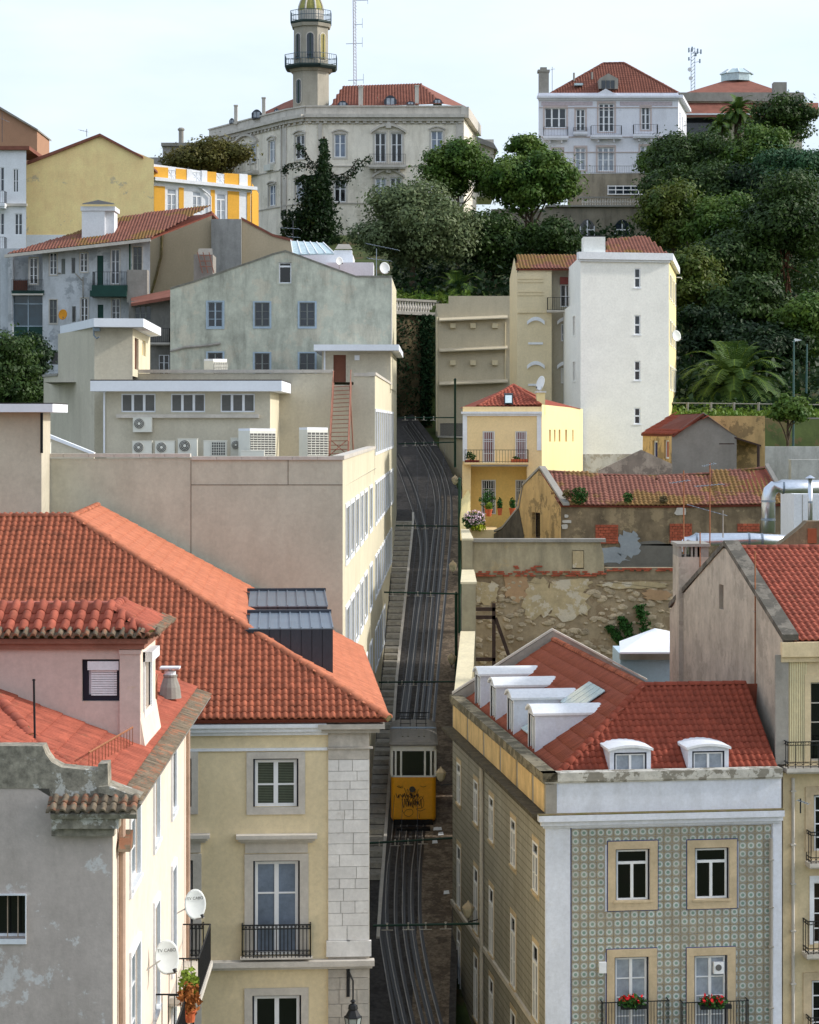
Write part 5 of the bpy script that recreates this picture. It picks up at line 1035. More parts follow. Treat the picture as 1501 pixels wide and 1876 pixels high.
# ================================================================ F: beige flank wall with service shaft
DF = 187.0; pFk = Pl((0, DF, 0)); Fk = root('beige_flank_house', P(400, 520, DF), 'blank beige party wall with grey shaft rising behind the green gable', 'house')
m_fl = M('beige_party_wall', (188, 172, 144), var=.05, sc_=.6, streak=.2, c2=(140, 126, 104))
wall(Fk, pFk, [(272, 560), (272, 434), (388, 391), (388, 560)], m_fl); wall(Fk, pFk, [(442, 560), (442, 402), (470, 417), (500, 433), (535, 442), (535, 560)], m_fl)
k = MB(); k.box(XP(388, DF), XP(443, DF), DF - .5, DF + 6, ZP(560, DF), ZP(402, DF)); k.build('service_shaft', M('shaft_render', (158, 158, 154), var=.12, streak=.6, c2=(98, 98, 96)), Fk)
k = MB()
for pts in ([(272, 434), (388, 391)], [(442, 402), (470, 417), (500, 433), (535, 442)]):
    for a, b in zip(pts, pts[1:]): p0, p1 = pFk.hit(*a, .1), pFk.hit(*b, .1); k.hexa([p0, p1, p1 + V((0, 9, 0)), p0 + V((0, 9, 0)), p0 + V((0, 0, .22)), p1 + V((0, 0, .22)), p1 + V((0, 9, .22)), p0 + V((0, 9, .22))])
k.build('roof', m_tilefar, Fk)
k = MB(); k.tube([pFk.hit(297, 420, .15), pFk.hit(295, 470, .15), pFk.hit(285, 510, .15), pFk.hit(276, 540, .15)], .12, 6); k.build('soil_pipe', m_mortar, Fk)
k = MB(); k.box(XP(355, 178), XP(390, 178), 178, 181, ZP(530, 178), ZP(466, 178)); k.hexa([P(362, 466, 178), P(390, 466, 178), P(390, 466, 181), P(362, 466, 181), P(364, 455, 178.3), P(389, 455, 178.3), P(389, 455, 180.7), P(364, 455, 180.7)]); cst = k.build('chimney', m_conc, Fk)
k = MB()
for x in (367, 377, 388): k.tube([P(x - 5, 462, 177.7), P(x + 4, 500, 177.7)], .05, 4)
for y in (468, 478, 488): k.tube([P(366, y, 177.7), P(388, y, 177.7)], .04, 4)
k.build('ladder', m_rs, cst)
# white terrace house behind the gable
Wt = root('white_terrace_house', P(620, 505, 178), 'low white roof terrace with metal skylight and hooded chimney', 'house')
k = MB(); k.box(XP(532, 180), XP(648, 180), 178, 184, ZP(530, 180), ZP(470, 180)); k.box(XP(600, 176), XP(685, 176), 174, 178, ZP(530, 176), ZP(484, 176)); k.build('wall', m_white, Wt)
k = MB(); k.prism([P(533, 443, 181), P(592, 447, 181), P(612, 466, 178), P(537, 468, 178)], (0, 0, .1)); k.build('skylight', m_skyg, Wt)
for i in range(6):
    k = MB(); t = i / 5; a, b = P(533, 443, 181).lerp(P(592, 447, 181), t), P(537, 468, 178).lerp(P(612, 466, 178), t); k.tube([a + V((0, 0, .15)), b + V((0, 0, .15))], .05, 4); k.build('glazing_bar', m_frame, Wt)
k = MB(); k.box(XP(612, 179), XP(645, 179), 179, 180.5, ZP(500, 179), ZP(458, 179)); cw = k.build('chimney', m_white, Wt); k = MB(); a = [P(614, 456, 178.8), P(646, 456, 178.8), P(646, 456, 180.8), P(614, 456, 180.8)]; k.add(a + [P(620, 447, 179.8), P(640, 447, 179.8)], [(0, 1, 5, 4), (1, 2, 5), (2, 3, 4, 5), (3, 0, 4), (3, 2, 1, 0)]); k.build('chimney_cap', m_conc, cw)
dish('satellite_dish', P(705, 491, 172), .42, (.35, -1, .2), 'white satellite dish on the green gable parapet end', None, P(700, 508, 172), tall=1.15)
dish('satellite_dish', P(622, 478, 173), .30, (.45, -1, .2), 'small white satellite dish on the white roof terrace', None, P(622, 492, 174), tall=1.15)
dish('satellite_dish', P(115, 576, 174.5), .36, (-.2, -1, .2), 'orange satellite dish on the blue-white rear wall', None, P(108, 580, 176), M('dish_orange', (206, 140, 40)), tall=1.2)
# ================================================================ G: yellow gable, apartment at the edge; H: ochre and white house
DG = 212.0; pG = Pl((0, DG, 0)); G = root('yellow_gable_house', P(160, 450, DG), 'tall house with a blank stained yellow gable and white base', 'house')
m_yg = M('stained_yellow', (255, 222, 160), var=.1, sc_=.8, streak=.22, c2=(176, 150, 104), patch=.55, c3=(176, 166, 152), psc=.35, pth=.59)
wall(G, pG, [(48, 470), (48, 300), (72, 288), (183, 246), (240, 275), (282, 292), (282, 470)], m_yg)
pb(G, pG, 'whitewash', m_white, 48.5, 430, 150, 470, -.02, .05)
k = MB(); k.prism([pG.hit(x, y, .3) for x, y in ((50, 295), (183, 244), (183, 249), (50, 301))][::-1], (0, 14, 0)); k.prism([pG.hit(x, y, .3) for x, y in ((183, 244), (262, 286), (262, 290), (183, 249))][::-1], (0, 14, 0)); k.build('roof', m_tilefar, G)
pG2 = Pl((0, 209, 0)); Gl = root('white_apartment', P(20, 460, 209), 'white apartment end with stacked balconies at the edge beside the yellow gable', 'building')
for (x0, y0, x1, y1) in ((24, 309, 34, 352), (27, 391, 41, 430), (-6, 306, 8, 350), (-6, 390, 8, 430)): window(Gl, pG2, x0, y0, x1, y1, m_frame, m_gmid, 2, (.5,), .07, depth=.15)
wall(Gl, pG2, [(-60, 480), (48, 480), (48, 275), (10, 275), (-60, 275)], m_white)
for y in (352, 436): balcony(Gl, pG2, -60, 12, y, y + 22, 1.2, 20, m_white, m_iron, th=.3)
pb(Gl, pG2, 'string_course', m_stone, 12, 373, 50, 378, 0, .3); k = MB(); pG2.pbox(k, -60, 268, 55, 275, -8, .4); k.build('roof', m_tilefar, Gl)
Gb = root('brown_gable_house', P(30, 300, 235), 'plain brown gable wall rising behind the white apartment end', 'house'); k = MB(); k.prism([P(-40, 175, 235), P(68, 238, 235), P(68, 300, 235), P(-40, 300, 235)], (0, 8, 0)); k.build('wall', M('brown_render', (172, 132, 106), var=.06), Gb)
k = MB(); k.prism([P(-40, 171, 234.6), P(69, 236, 234.6), P(69, 239, 234.6), P(-40, 176, 234.6)], (0, 9, 0)); k.build('coping', m_conc, Gb)
DHh = 228.0; vo = V((XP(280, 224), 224, 0)); ve = V((XP(462, 230), 230, 0)); pO = Pl(vo, (ve - vo)[:2]); O_ = root('ochre_white_house', P(370, 400, DHh), 'ochre and white house front with pierced parapet and tall white doors', 'house')
m_och = M('strong_ochre', (224, 168, 66), var=.06, streak=.12, c2=(170, 120, 50))
for x0, y0, x1, y1 in ((306, 345, 323, 392), (352.5, 350, 369, 390), (396.5, 354, 413.5, 404)): window(O_, pO, x0, y0, x1, y1, m_frame, m_gcurt, 2, (.5,), .09, depth=.12, transom=.78, panes=False)
wall(O_, pO, [(280, 420), (460, 420), (460, 326), (280, 300)], m_white)
for x0, x1 in ((282, 302), (327.5, 336.5), (386, 393.5), (417, 438), (452.5, 459)): pb(O_, pO, 'ochre_panel', m_och, x0, 340 + (x0 - 280) * .07, x1, 412, -.02, .06)
k = MB(); a, b = pO.uv(280, 331), pO.uv(467, 349); p0, p1 = pO.at(a[0], a[1], .6), pO.at(b[0], b[1], .6); n_ = pO.n; k.hexa([p0 - n_ * .6, p1 - n_ * .6, p1, p0, p0 - n_ * .6 + V((0, 0, .35)), p1 - n_ * .6 + V((0, 0, .35)), p1 + V((0, 0, .35)), p0 + V((0, 0, .35))]); k.build('cornice', m_white, O_)
for i, (x0, x1) in enumerate(((281, 308), (322, 342), (379, 396), (411, 438), (453, 460))): y = 305 + (x0 - 281) * .09; pb(O_, pO, 'parapet_panel', m_och, x0, y, x1, y + 24, -.3, .05)
for i, (x0, x1) in enumerate(((342, 352), (369, 379), (438, 453))): y = 306 + (x0 - 281) * .09; pb(O_, pO, 'parapet_pier', m_white, x0, y - 2, x1, y + 23, -.3, .1)
for x0, x1 in ((308, 322), (352, 369), (396, 411)):
    y = 308 + (x0 - 281) * .09; k = MB(); a, b = pO.uv(x0, y), pO.uv(x1, y + 20)
    for s_, e_ in (((a[0], a[1]), (b[0], b[1])), ((a[0], b[1]), (b[0], a[1])), ((a[0], a[1]), (b[0], a[1])), ((a[0], (a[1] + b[1]) / 2), (b[0], (a[1] + b[1]) / 2)), (((a[0] + b[0]) / 2, a[1]), ((a[0] + b[0]) / 2, b[1]))): k.tube([pO.at(*s_), pO.at(*e_)], .055, 4)
    k.build('parapet_grille', m_white, O_)
close(O_, [(ve.x, ve.y), (ve.x, ve.y + 10), (vo.x, ve.y + 10)], ZP(420, DHh), ZP(332, DHh), m_och, cap=False, skip=(2,))
k = MB(); k.tube([pO.hit(367, 343, .2), pO.hit(378, 352, .2), pO.hit(386, 360, .2), pO.hit(386, 400, .2)], .09, 6); k.build('downpipe', m_white, O_)
for i in range(0): pass
# ================================================================ L: small yellow house by the track
DL = 140.0; pL = Pl((0, DL, 0)); xl, xr = XP(848, DL), XP(993, DL); Lh = root('balcony_cottage', (xl, DL, ZP(985, DL)), 'small yellow house with balcony, white grilled doors and red hip roof', 'house')
m_ly = M('warm_yellow', (234, 208, 158), var=.05, streak=.1, c2=(190, 160, 100)); m_ly2 = M('deep_yellow', (226, 192, 116), var=.05); m_lylit = M('cream_yellow_side', (238, 222, 166), var=.04, streak=.18, c2=(200, 176, 120))  # last one is a brighter copy of the yellow with sunlight painted in
def grille(pl, x0, y0, x1, y1, par, n=7):
    a, b, c, d = pl.rect(x0, y0, x1, y1); k = MB()
    for i in range(n): u = a + (b - a) * i / (n - 1); k.tube([pl.at(u, c, .05), pl.at(u, d, .05)], .022, 4)
    for z in (c + .05, c + (d - c) * .3, c + (d - c) * .68, c + (d - c) * .74, d - .05): k.tube([pl.at(a, z, .05), pl.at(b, z, .05)], .022, 4)
    k.build('door_grille', m_frame, par)
for x0, x1 in ((885, 906), (945, 965)):
    window(Lh, pL, x0, 790, x1, 848, m_frame, M('red_door', (120, 58, 52)), 1, (), .06, depth=.15, panes=False, name='door'); grille(pL, x0, 790, x1, 848, Lh)
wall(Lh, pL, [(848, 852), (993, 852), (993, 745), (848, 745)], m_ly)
pLb = Pl((0, DL + 1.4, 0))
for x0, x1 in ((883, 908), (945, 962)):
    window(Lh, pLb, x0, 879, x1, 942, m_frame, m_gdark, 1, (), .06, depth=.15, panes=False, name='door'); grille(pLb, x0, 879, x1, 942, Lh)
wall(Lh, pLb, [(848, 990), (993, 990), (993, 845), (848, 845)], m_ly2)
pb(Lh, pL, 'pier', m_ly, 848, 852, 863, 985, -1.3, 0); pb(Lh, pL, 'pier', m_ly, 966, 852, 993, 985, -1.3, 0)
pb(Lh, pL, 'pilaster', m_white, 848, 757, 856, 845, 0, .07); pb(Lh, pL, 'pilaster', m_white, 984, 757, 992, 825, 0, .07)
k = MB(); pL.pbox(k, 845, 754, 993, 758, -.02, .25); pL.pbox(k, 848, 758.2, 993, 762, -.02, .12); k.build('cornice', m_white, Lh)
balcony(Lh, pL, 852, 967, 824, 847, .75, 22, m_ly, m_iron, th=.1)
k = MB(); pL.pbox(k, 863, 851, 967, 854, -1.3, .7); k.build('balcony_soffit', m_conc, Lh)
fc = V((XP(1068, 156), 156, 0)); fr_ = V((xr, DL, 0)); pLs = Pl(fr_, (fc - fr_)[:2]); wls = (fc - fr_).length
for x0, x1 in ((1006.5, 1009.5), (1015.5, 1018), (1024, 1027), (1036, 1039), (1049, 1051)): window(Lh, pLs, x0, 787, x1, 809, m_ly2, M('amber_slot', (176, 104, 40)), 1, (), .03, depth=.25, panes=False, name='slot_window')
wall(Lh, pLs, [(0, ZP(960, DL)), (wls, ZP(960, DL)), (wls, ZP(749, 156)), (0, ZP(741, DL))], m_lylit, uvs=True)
# hip roof
zE_ = ZP(746, DL) ; ap = P(941, 706, 145); bkL = V((XP(848, DL), 150, zE_)); bkR = V((XP(1066, 155), 155, ZP(749, 155)))
fL_, fR_ = P(876, 745, DL + .4), P(990, 742, DL + .6); rk = P(985, 728, 152)
rl = tiled(Lh, fL_, (fR_ - fL_), (ap - (fL_ + fR_) / 2), [fL_, fR_, ap], .27, .42, m_tile3, m_deck, 60, .06)
k = MB(); k.add([fR_, bkR, rk, ap, bkL, fL_], [(0, 1, 2, 3), (3, 2, 1, 4), (5, 3, 4)]); k.build('roof', m_tile2, Lh)
caps(rl, fL_, ap, .16, .4, m_tile3, m_deck); caps(rl, fR_, ap, .16, .4, m_tile3, m_deck); caps(rl, ap, rk, .14, .4, m_tile3, m_deck)
q0 = P(924, 739, 140.7); rw = MB(); rw.hexa([P(924, 741, 140.4), P(940, 741, 140.4), P(940, 739, 141), P(924, 739, 141), P(924, 722, 141.9), P(940, 722, 141.9), P(940, 720, 142.3), P(924, 720, 142.3)]); rw = rw.build('roof_window', m_iron, Lh)
k = MB(); k.quad(P(926, 738, 140.3), P(938, 738, 140.3), P(938, 724, 141.7), P(926, 724, 141.7)); k.build('pane', m_skyg, rw)
k = MB(); k.box(XP(984, 141), XP(999, 141), 141, 142.2, ZP(760, 141), ZP(719, 141)); cl = k.build('chimney', m_lylit, Lh); k = MB(); k.box(XP(982, 141), XP(1001, 141), 140.9, 142.3, ZP(719, 141), ZP(717, 141)); k.build('chimney_cap', m_white, cl)
# terrace below with retaining parapet and pots
pb(Lh, Pl((0, 136.5, 0)), 'terrace_wall', m_ly, 848, 971, 914, 988, -4.5, 0)
k = MB(); k.prism([P(844, 990, 137), P(862, 990, 137), P(862, 905, 139.7), P(858, 897, 139.7), P(846, 915, 139.5), P(843, 950, 138.5)], (0, .4, 0)); k.build('curved_buttress', m_lylit, Lh)
for i, (x, y, D_, r, tp, sp, lb, lm) in enumerate(((893, 940, 138.2, .2, .7, .55, 'potted palm-like plant by the lower grilled door of the yellow cottage', m_leafg), (896, 946, 137.6, .22, .28, .22, 'clipped round shrub in terracotta pot in front of the grilled door', m_leafy), (916, 944, 137.8, .16, .42, .17, 'narrow clipped shrub in terracotta pot, middle of the terrace', m_leafg), (939, 944, 137.8, .2, .4, .2, 'clipped shrub in terracotta pot under the second grilled door', m_leafg))):
    potplant('potted_shrub', P(x, y, D_), r, .45, lb, m_terra, 260, lm, 20 + i, sp, tp)
fb = root('flowering_bush', P(868, 972, 136.2), 'pink and white flowering bush spilling over the cottage terrace parapet', 'bush')
v, f = leafcloud(900, P(868, 955, 136.4), (.75, .5, .6), .09, 31); mesh_np('foliage', v, f, m_leafg, fb)
v, f = leafcloud(260, P(870, 949, 136.2), (.7, .5, .55), .08, 32); mesh_np('blossom', v, f, M('pink_blossom', (226, 200, 214), var=.1), fb)
v, f = leafcloud(140, P(876, 966, 136.1), (.5, .3, .25), .09, 33); mesh_np('lower_leaves', v, f, M('leaf_lime', (160, 170, 40), var=.2), fb)
bx = root('balcony_planter', P(872, 846, 139.5), 'long red planter with a cactus on the cottage balcony', 'planter'); k = MB(); k.box(XP(853, 139.4), XP(878, 139.4), 139.3, 139.6, ZP(847, 139.4), ZP(843, 139.4)); k.build('trough', M('pot_red2', (132, 40, 34)), bx); v, f = leafcloud(120, P(862, 836, 139.45), (.35, .12, .3), .08, 35); mesh_np('foliage', v, f, m_leafg, bx)
bx = root('balcony_planter', P(954, 846, 139.5), 'terracotta trough on the cottage balcony before the second upper door', 'planter'); k = MB(); k.box(XP(937, 139.4), XP(967, 139.4), 139.3, 139.6, ZP(847, 139.4), ZP(841, 139.4)); k.build('trough', m_terra, bx); v, f = leafcloud(60, P(947, 839, 139.45), (.3, .1, .12), .07, 36); mesh_np('foliage', v, f, m_leafg, bx)
dish('satellite_dish', P(990, 702, 142.5), .42, (-.9, -.6, .3), 'satellite dish seen edge-on above the cottage chimney', None, P(991, 718, 142), tall=1.2)
# ================================================================ K: white tower block
DK = 157.0; pK = Pl((XP(1145, DK), DK, 0), (1, .2)); K = root('white_tower_house', P(1145, 835, DK), 'tall plain white house with one column of small windows', 'building')
m_kw = M('bright_white_wall', (238, 237, 230), var=.05, sc_=.8, streak=.06, c2=(190, 186, 172), bump=.12)
for y in (491, 577, 661, 747): window(K, pK, 1162.5, y, 1174, y + (36 if y < 700 else 30), m_frame, m_gmid if y < 600 else m_gwarm, 1, (), .08, depth=.12, sill=.04, transom=.5, panes=False, surm=m_frame)
wall(K, pK, [(1064, 840), (1226, 840), (1226, 470), (1064, 470)], m_kw)
pb(K, pK, 'plinth', M('worn_plinth', (170, 162, 148), var=.2, patch=.7, c3=(206, 204, 198), psc=.9, pth=.5, streak=.4), 1064, 832, 1226, 880, -.02, .05)
sr = pK.hit(1226, 775) * 1; sr.z = 0; se = V((XP(1239, 172), 172, 0)); pKs = Pl(sr, (se - sr)[:2]); wk = (se - sr).length
for i, uu in enumerate((1.2, 4.2, 8.0, 11.6)):
    for y in (500, 585, 670): window(K, pKs, 0, 0, 0, 0, m_frame, m_gmid, 1, (.5,), .08, uvr=(uu, uu + 1.3, ZP(y + 42, DK), ZP(y, DK)), sur=(.1, .12, .1, .1), surm=m_kw, panes=False)
wall(K, pKs, [(0, ZP(840, DK)), (wk, ZP(840, DK)), (wk, ZP(470, DK)), (0, ZP(470, DK))], m_lylit, uvs=True)
sl_ = pK.hit(1064, 775); sl_.z = 0; sl2 = V((XP(1047, 160.5), 160.5, 0)); pKl = Pl(sl2, (sl_ - sl2)[:2]); wk2 = (sl_ - sl2).length
for y in (580, 663): window(K, pKl, 1051, y, 1054.5, y + 35, m_kw, m_gmid, 1, (), .06, depth=.12, panes=False, sur=(.08, .1, .08, .1), surm=m_kw)
wall(K, pKl, [(0, ZP(800, DK)), (wk2, ZP(800, DK)), (wk2, ZP(553, DK)), (0, ZP(553, DK))], m_kw, uvs=True)
close(K, [(se.x, se.y), (sl2.x, se.y), (sl2.x, sl2.y)], ZP(840, DK), ZP(553, DK), m_kw, cap=False, skip=(2,))
close(K, [(sl_.x, se.y), (sl_.x, sl_.y)], ZP(560, DK), ZP(470, DK), m_kw, cap=False, skip=(1,))
k = MB(); uk0, uk1 = pK.uv(1059, 470)[0], pK.uv(1229, 470)[0]; pK.box(k, uk0, uk1, ZP(476, DK), ZP(463, DK), -.3, .3); pK.box(k, uk0 + .1, uk1 - .08, ZP(480, DK), ZP(476.2, DK), -.3, .16); pKs.box(k, -.1, wk, ZP(476, DK), ZP(463, DK), -.3, .3); k.build('cornice', m_white, K)
k = MB(); k.box(XP(1069, DK), XP(1109, DK), DK - .2, DK + 1.6, ZP(470, DK), ZP(434, DK)); ck = k.build('chimney', m_kw, K); k = MB(); k.box(XP(1070, DK), XP(1108, DK), DK + .1, DK + 1.5, ZP(434, DK), ZP(431, DK)); k.build('chimney_cap', m_iron, ck)
e0, e1, r0_, r1_ = P(1110, 466, DK + .4), P(1224, 466, DK + .4), P(1112, 438, 162), P(1185, 440, 163)
tiled(K, e0, (1, 0, 0), r0_ - e0, [e0, e1, r1_, r0_], .25, .38, m_tileold, m_deck, 0, .06)
k = MB(); k.add([e1, P(1238, 500, 170), r1_], [(0, 1, 2)]); k.build('roof', m_tilefar, K)
k = MB(); k.tube([P(1240, 508, 168), P(1248, 508, 168), P(1250, 511, 168)], .04, 5); k.build('waste_pipe', m_white, K); k = MB(); k.tube([P(1230, 678, 164), P(1240, 678, 164)], .05, 5); k.build('waste_pipe', m_white, K)
dish('satellite_dish', P(1240, 615, 163), .38, (.5, -1, .25), 'white satellite dish on the edge of the white tower house', None, P(1232, 614, 163), tall=1.15)
# ================================================================ N: cream house behind; O: blank stepped wall
DN = 168.0; pN = Pl((0, DN, 0)); Nn = root('cream_arched_house', P(990, 750, DN), 'cream house with blind arched hoods and small tiled roof left of the white tower house', 'house')
m_nc = M('cream_shade', (216, 201, 166), var=.05, streak=.15, c2=(160, 148, 116)); m_ng = M('grey_cream', (172, 166, 148), var=.05, streak=.2, c2=(130, 124, 110))
wall(Nn, pN, [(948, 780), (1011, 780), (1011, 494), (952, 494), (948, 500)], m_nc)
pN2 = Pl((0, DN + .8, 0))
window(Nn, pN2, 1027, 521, 1047, 562, m_frame, m_gdark, 2, (.5,), .08, panes=False); window(Nn, pN2, 1028, 593, 1050, 625, m_frame, m_gcurt, 2, (.4,), .08, panes=False); window(Nn, pN2, 1028, 674, 1052, 702, m_frame, m_acw, 1, (), .06, panes=False)
wall(Nn, pN2, [(1008, 780), (1060, 780), (1060, 494), (1008, 494)], m_ng)
pb(Nn, pN2, 'red_panel', M('maroon_wall', (132, 44, 44)), 1046, 505, 1056, 560, 0, .03); pb(Nn, pN2, 'sunblind', M('brown_blind', (116, 60, 54)), 1026, 508, 1046, 521, 0, .4)
balcony(Nn, pN, 1003, 1052, 546, 569, .8, 12, m_stone, m_iron, th=.12)
sN = V((XP(948, DN), DN, 0)); sN2 = V((XP(934, 176), 176, 0)); pNl = Pl(sN2, (sN - sN2)[:2]); wn = (sN - sN2).length; wall(Nn, pNl, [(0, ZP(790, DN)), (wn, ZP(790, DN)), (wn, ZP(496, DN)), (wn * .6, ZP(466, DN)), (0, ZP(500, DN))], m_nc, uvs=True)
e0, e1, r0_, r1_ = P(946, 492, DN - .2), P(1058, 492, DN - .2), P(948, 468, 173), P(1058, 468, 173); tiled(Nn, e0, (1, 0, 0), r0_ - e0, [e0, e1, r1_, r0_], .26, .4, m_tileold, m_deck, 0, .06)
k = MB(); pN.pbox(k, 948, 570, 1011, 573, 0, .15)
for y in (510, 516, 534, 540): pN.pbox(k, 948, y, 996, y + 1.2, 0, .06)
k.build('string_course', m_nc, Nn)
for pl_, x0, x1, ys_ in ((pN, 966, 998, (587, 668)), (pN2, 1021, 1052, (587, 668))):
    for y in ys_:
        k = MB(); lo = [pl_.hit(x0 + (x1 - x0) * i / 8, y + 8 - 8 * (1 - (i / 4 - 1) ** 2), 0) for i in range(9)]; hi = [p + V((0, 0, .28)) for p in lo]; k.prism(lo + hi[::-1], pl_.n * .16); k.build('arch_hood', m_white, Nn)
for y in (627, 703): pb(Nn, pN, 'blind_sill', m_white, 968, y, 995, y + 4, 0, .1)
DO = 193.0; pO2 = Pl((0, DO, 0)); Oo = root('stepped_wall_house', P(870, 790, DO), 'blank beige house wall with three sloping ledges beside the top of the track', 'building')
m_ob = M('drab_beige', (196, 184, 158), var=.05, streak=.22, c2=(134, 124, 106))
wall(Oo, pO2, [(803, 800), (942, 800), (942, 542), (822, 542), (822, 556), (798, 556), (803, 580)], m_ob); close(Oo, [(XP(803, DO), DO), (XP(798, 203), 203)], ZP(800, DO), ZP(556, DO), m_ob, cap=False, skip=(1,))
for y in (580, 636, 697):
    k = MB(); a, b = pO2.hit(805, y + 7, 0), pO2.hit(930, y + 2, 0); k.hexa([a + V((0, -.7, -.1)), b + V((0, -.7, -.1)), b, a, a + V((0, -.7, 0)), b + V((0, -.7, 0)), b + V((0, 0, .25)), a + V((0, 0, .25))]); k.build('ledge', m_ob, Oo)
for y in (592, 660):
    for x in (825, 862, 902): pb(Oo, pO2, 'vent_box', m_nc, x, y, x + 10, y + 9, 0, .3)
k = MB(); k.tube([pO2.hit(926, 590, .1), pO2.hit(926, 697, .1)], .06, 6); k.tube([pO2.hit(800.5, 580, .2), pO2.hit(800.5, 790, .2)], .07, 6); k.build('downpipe', m_nc, Oo)
a_, b_, = V((2.62, 192.3, 0)), V((4.75, 181.6, 0)); pOl = Pl(a_, (b_ - a_)[:2]); wo_ = (b_ - a_).length
wall(Oo, pOl, [(0, ZR(180) - 2), (wo_, ZR(180) - 2), (wo_, ZP(806, 183)), (0, ZP(799, 192))], m_ob, uvs=True); k = MB(); pOl.box(k, 0, wo_, ZP(800, 187) - .1, ZP(800, 187) + .05, -.4, .15); k.build('coping', m_stone, Oo); railing(Oo, pOl, 0, wo_, ZP(800, 187), ZP(776, 187), -.1, 60, M('fence_panel', (70, 74, 80)), sides=False, r=.02)
# ================================================================ Q: retaining wall with balustrade at the top of the street
DQ = 205.0; Qw = root('retaining_wall', P(760, 790, DQ), 'dark mossy stone retaining wall with balustrade and ivy closing the street', 'wall')
m_dk = M('dark_mossy_stone', (104, 92, 66), var=.45, sc_=1.3, streak=.7, c2=(34, 32, 26), patch=.6, c3=(60, 58, 36), psc=.6, pth=.5, bump=.8, bsc=5)
q0, q1 = V((XP(690, 201), 201, 0)), V((XP(815, 207), 207, 0)); pQ = Pl(q0, (q1 - q0)[:2]); wq = (q1 - q0).length
wall(Qw, pQ, [(0, ZP(830, DQ)), (wq, ZP(830, DQ)), (wq, ZP(575, 207)), (0, ZP(567, 201))], m_dk, uvs=True)
k = MB(); pQ.box(k, 0, wq, ZP(577, 204), ZP(571, 204), -.6, .5); pQ.box(k, 0, wq, ZP(552, 204), ZP(548, 204), -.2, .25); k.build('coping', m_conc, Qw)
for i in range(26):
    u = (i + .5) * wq / 26; p = pQ.at(u, ZP(571, 204), .05); k = MB(); k.lathe(p, [(.12, 0), (.08, .12), (.15, .4), (.07, .75), (.12, .98)], 6); k.build('baluster', m_stone, Qw)
ivyw = root('wall_ivy', P(790, 700, 203), 'dark ivy hanging down the mossy retaining wall', 'ivy')
g = np.random.default_rng(5); pts = np.array([tuple(pQ.at(g.uniform(.62, 1) * wq if g.random() < .75 else g.uniform(.2, 1) * wq, ZP(g.uniform(575, 780), 205), g.uniform(.05, .55))) for _ in range(5200)])
v, f = leafquads(pts, .16, g); mesh_np('ivy_leaves', v, f, M('ivy_dark', (30, 58, 28), var=.4, sc_=4), ivyw)
# ================================================================ street wall + rubble courtyard walls
SW = root('street_wall', P(856, 1280, 102), 'cream capped garden wall stepping up beside the track', 'wall')
m_cap2 = M('cream_cap', (214, 204, 174), var=.08, sc_=2, streak=.2, c2=(150, 140, 110)); m_swf = M('grey_wall_face', (156, 148, 124), var=.15, streak=.5, c2=(104, 96, 80))
def seg(Da, Db, xa0, xa1, ya, xb0, xb1, yb):
    A0, A1, B0, B1 = P(xa0, ya, Da), P(xa1, ya, Da), P(xb0, yb, Db), P(xb1, yb, Db); zb2 = ZR(Da) - 1
    k = MB(); k.hexa([V((A0.x, Da, zb2)), V((A1.x, Da, zb2)), V((B1.x, Db, zb2)), V((B0.x, Db, zb2)), A0, A1, B1, B0]); k.build('wall_face', m_swf, SW)
    k = MB(); k.hexa([A0 + V((-.05, 0, 0)), A1 + V((.05, 0, 0)), B1 + V((.05, 0, 0)), B0 + V((-.05, 0, 0))] + [q + V((d, 0, .1)) for q, d in ((A0, -.05), (A1, .05), (B1, .05), (B0, -.05))]); k.build('cap', m_cap2, SW)
seg(101, 106.5, 833, 857, 1283, 840, 866, 1218); seg(106.5, 111, 840, 866, 1218, 846, 869, 1160); seg(111.2, 116, 846, 872, 1070, 848, 867, 1047); seg(116.2, 136, 848, 866, 990, 846, 858, 972)
DM = 118.0; pM = Pl((0, DM, 0)); Mw = root('rubble_wall', P(1050, 1200, DM), 'crumbling rubble wall with plaster remains, brick courses and exposed stones', 'wall')
m_rub = M('rubble_ochre', (166, 148, 120), var=.3, sc_=1.6, patch=.55, c3=(120, 98, 72), psc=.8, pth=.5, streak=.35, c2=(96, 84, 66), bump=1., bsc=5)
m_upp = M('stained_upper_render', (172, 160, 132), var=.14, sc_=.8, streak=.7, c2=(92, 90, 76), patch=.4, c3=(196, 170, 124), psc=.5, pth=.55, bump=.3)
m_plast = M('plaster_remains', (184, 166, 130), var=.2, sc_=1.6, patch=.6, c3=(214, 206, 190), psc=.7, pth=.52, bump=.3); m_brick = M('old_brick', (168, 88, 64), var=.2, sc_=4, rnd=.2, bump=.3)
m_stn = M('rubble_stone', (174, 158, 132), var=.25, sc_=2, rnd=.22, bump=.5)
wall(Mw, pM, [(865, 1330), (1260, 1330), (1260, 1050), (865, 1050)], m_rub)
k = MB(); k.prism([pM.hit(x, y, .1) for x, y in ((866, 1056), (866, 990), (1100, 992), (1106, 1015), (1108, 1052))], (0, .6, 0)); k.build('upper_render', m_upp, Mw)
k = MB(); pM.pbox(k, 1109, 1040, 1262, 1063, -.5, .05); k.build('ledge', M('ledge_grey', (146, 132, 108), var=.3, streak=.5, c2=(90, 80, 62)), Mw)
pb(Mw, pM, 'coping', m_conc, 862, 987, 1110, 993, -.5, .25); pb(Mw, pM, 'blocked_window', m_upp, 1048, 1008, 1070, 1042, .1, .06); k = MB(); pM.pbox(k, 1049, 1009, 1069, 1040, .1, .13); k.build('blocked_panel', m_plast, Mw)
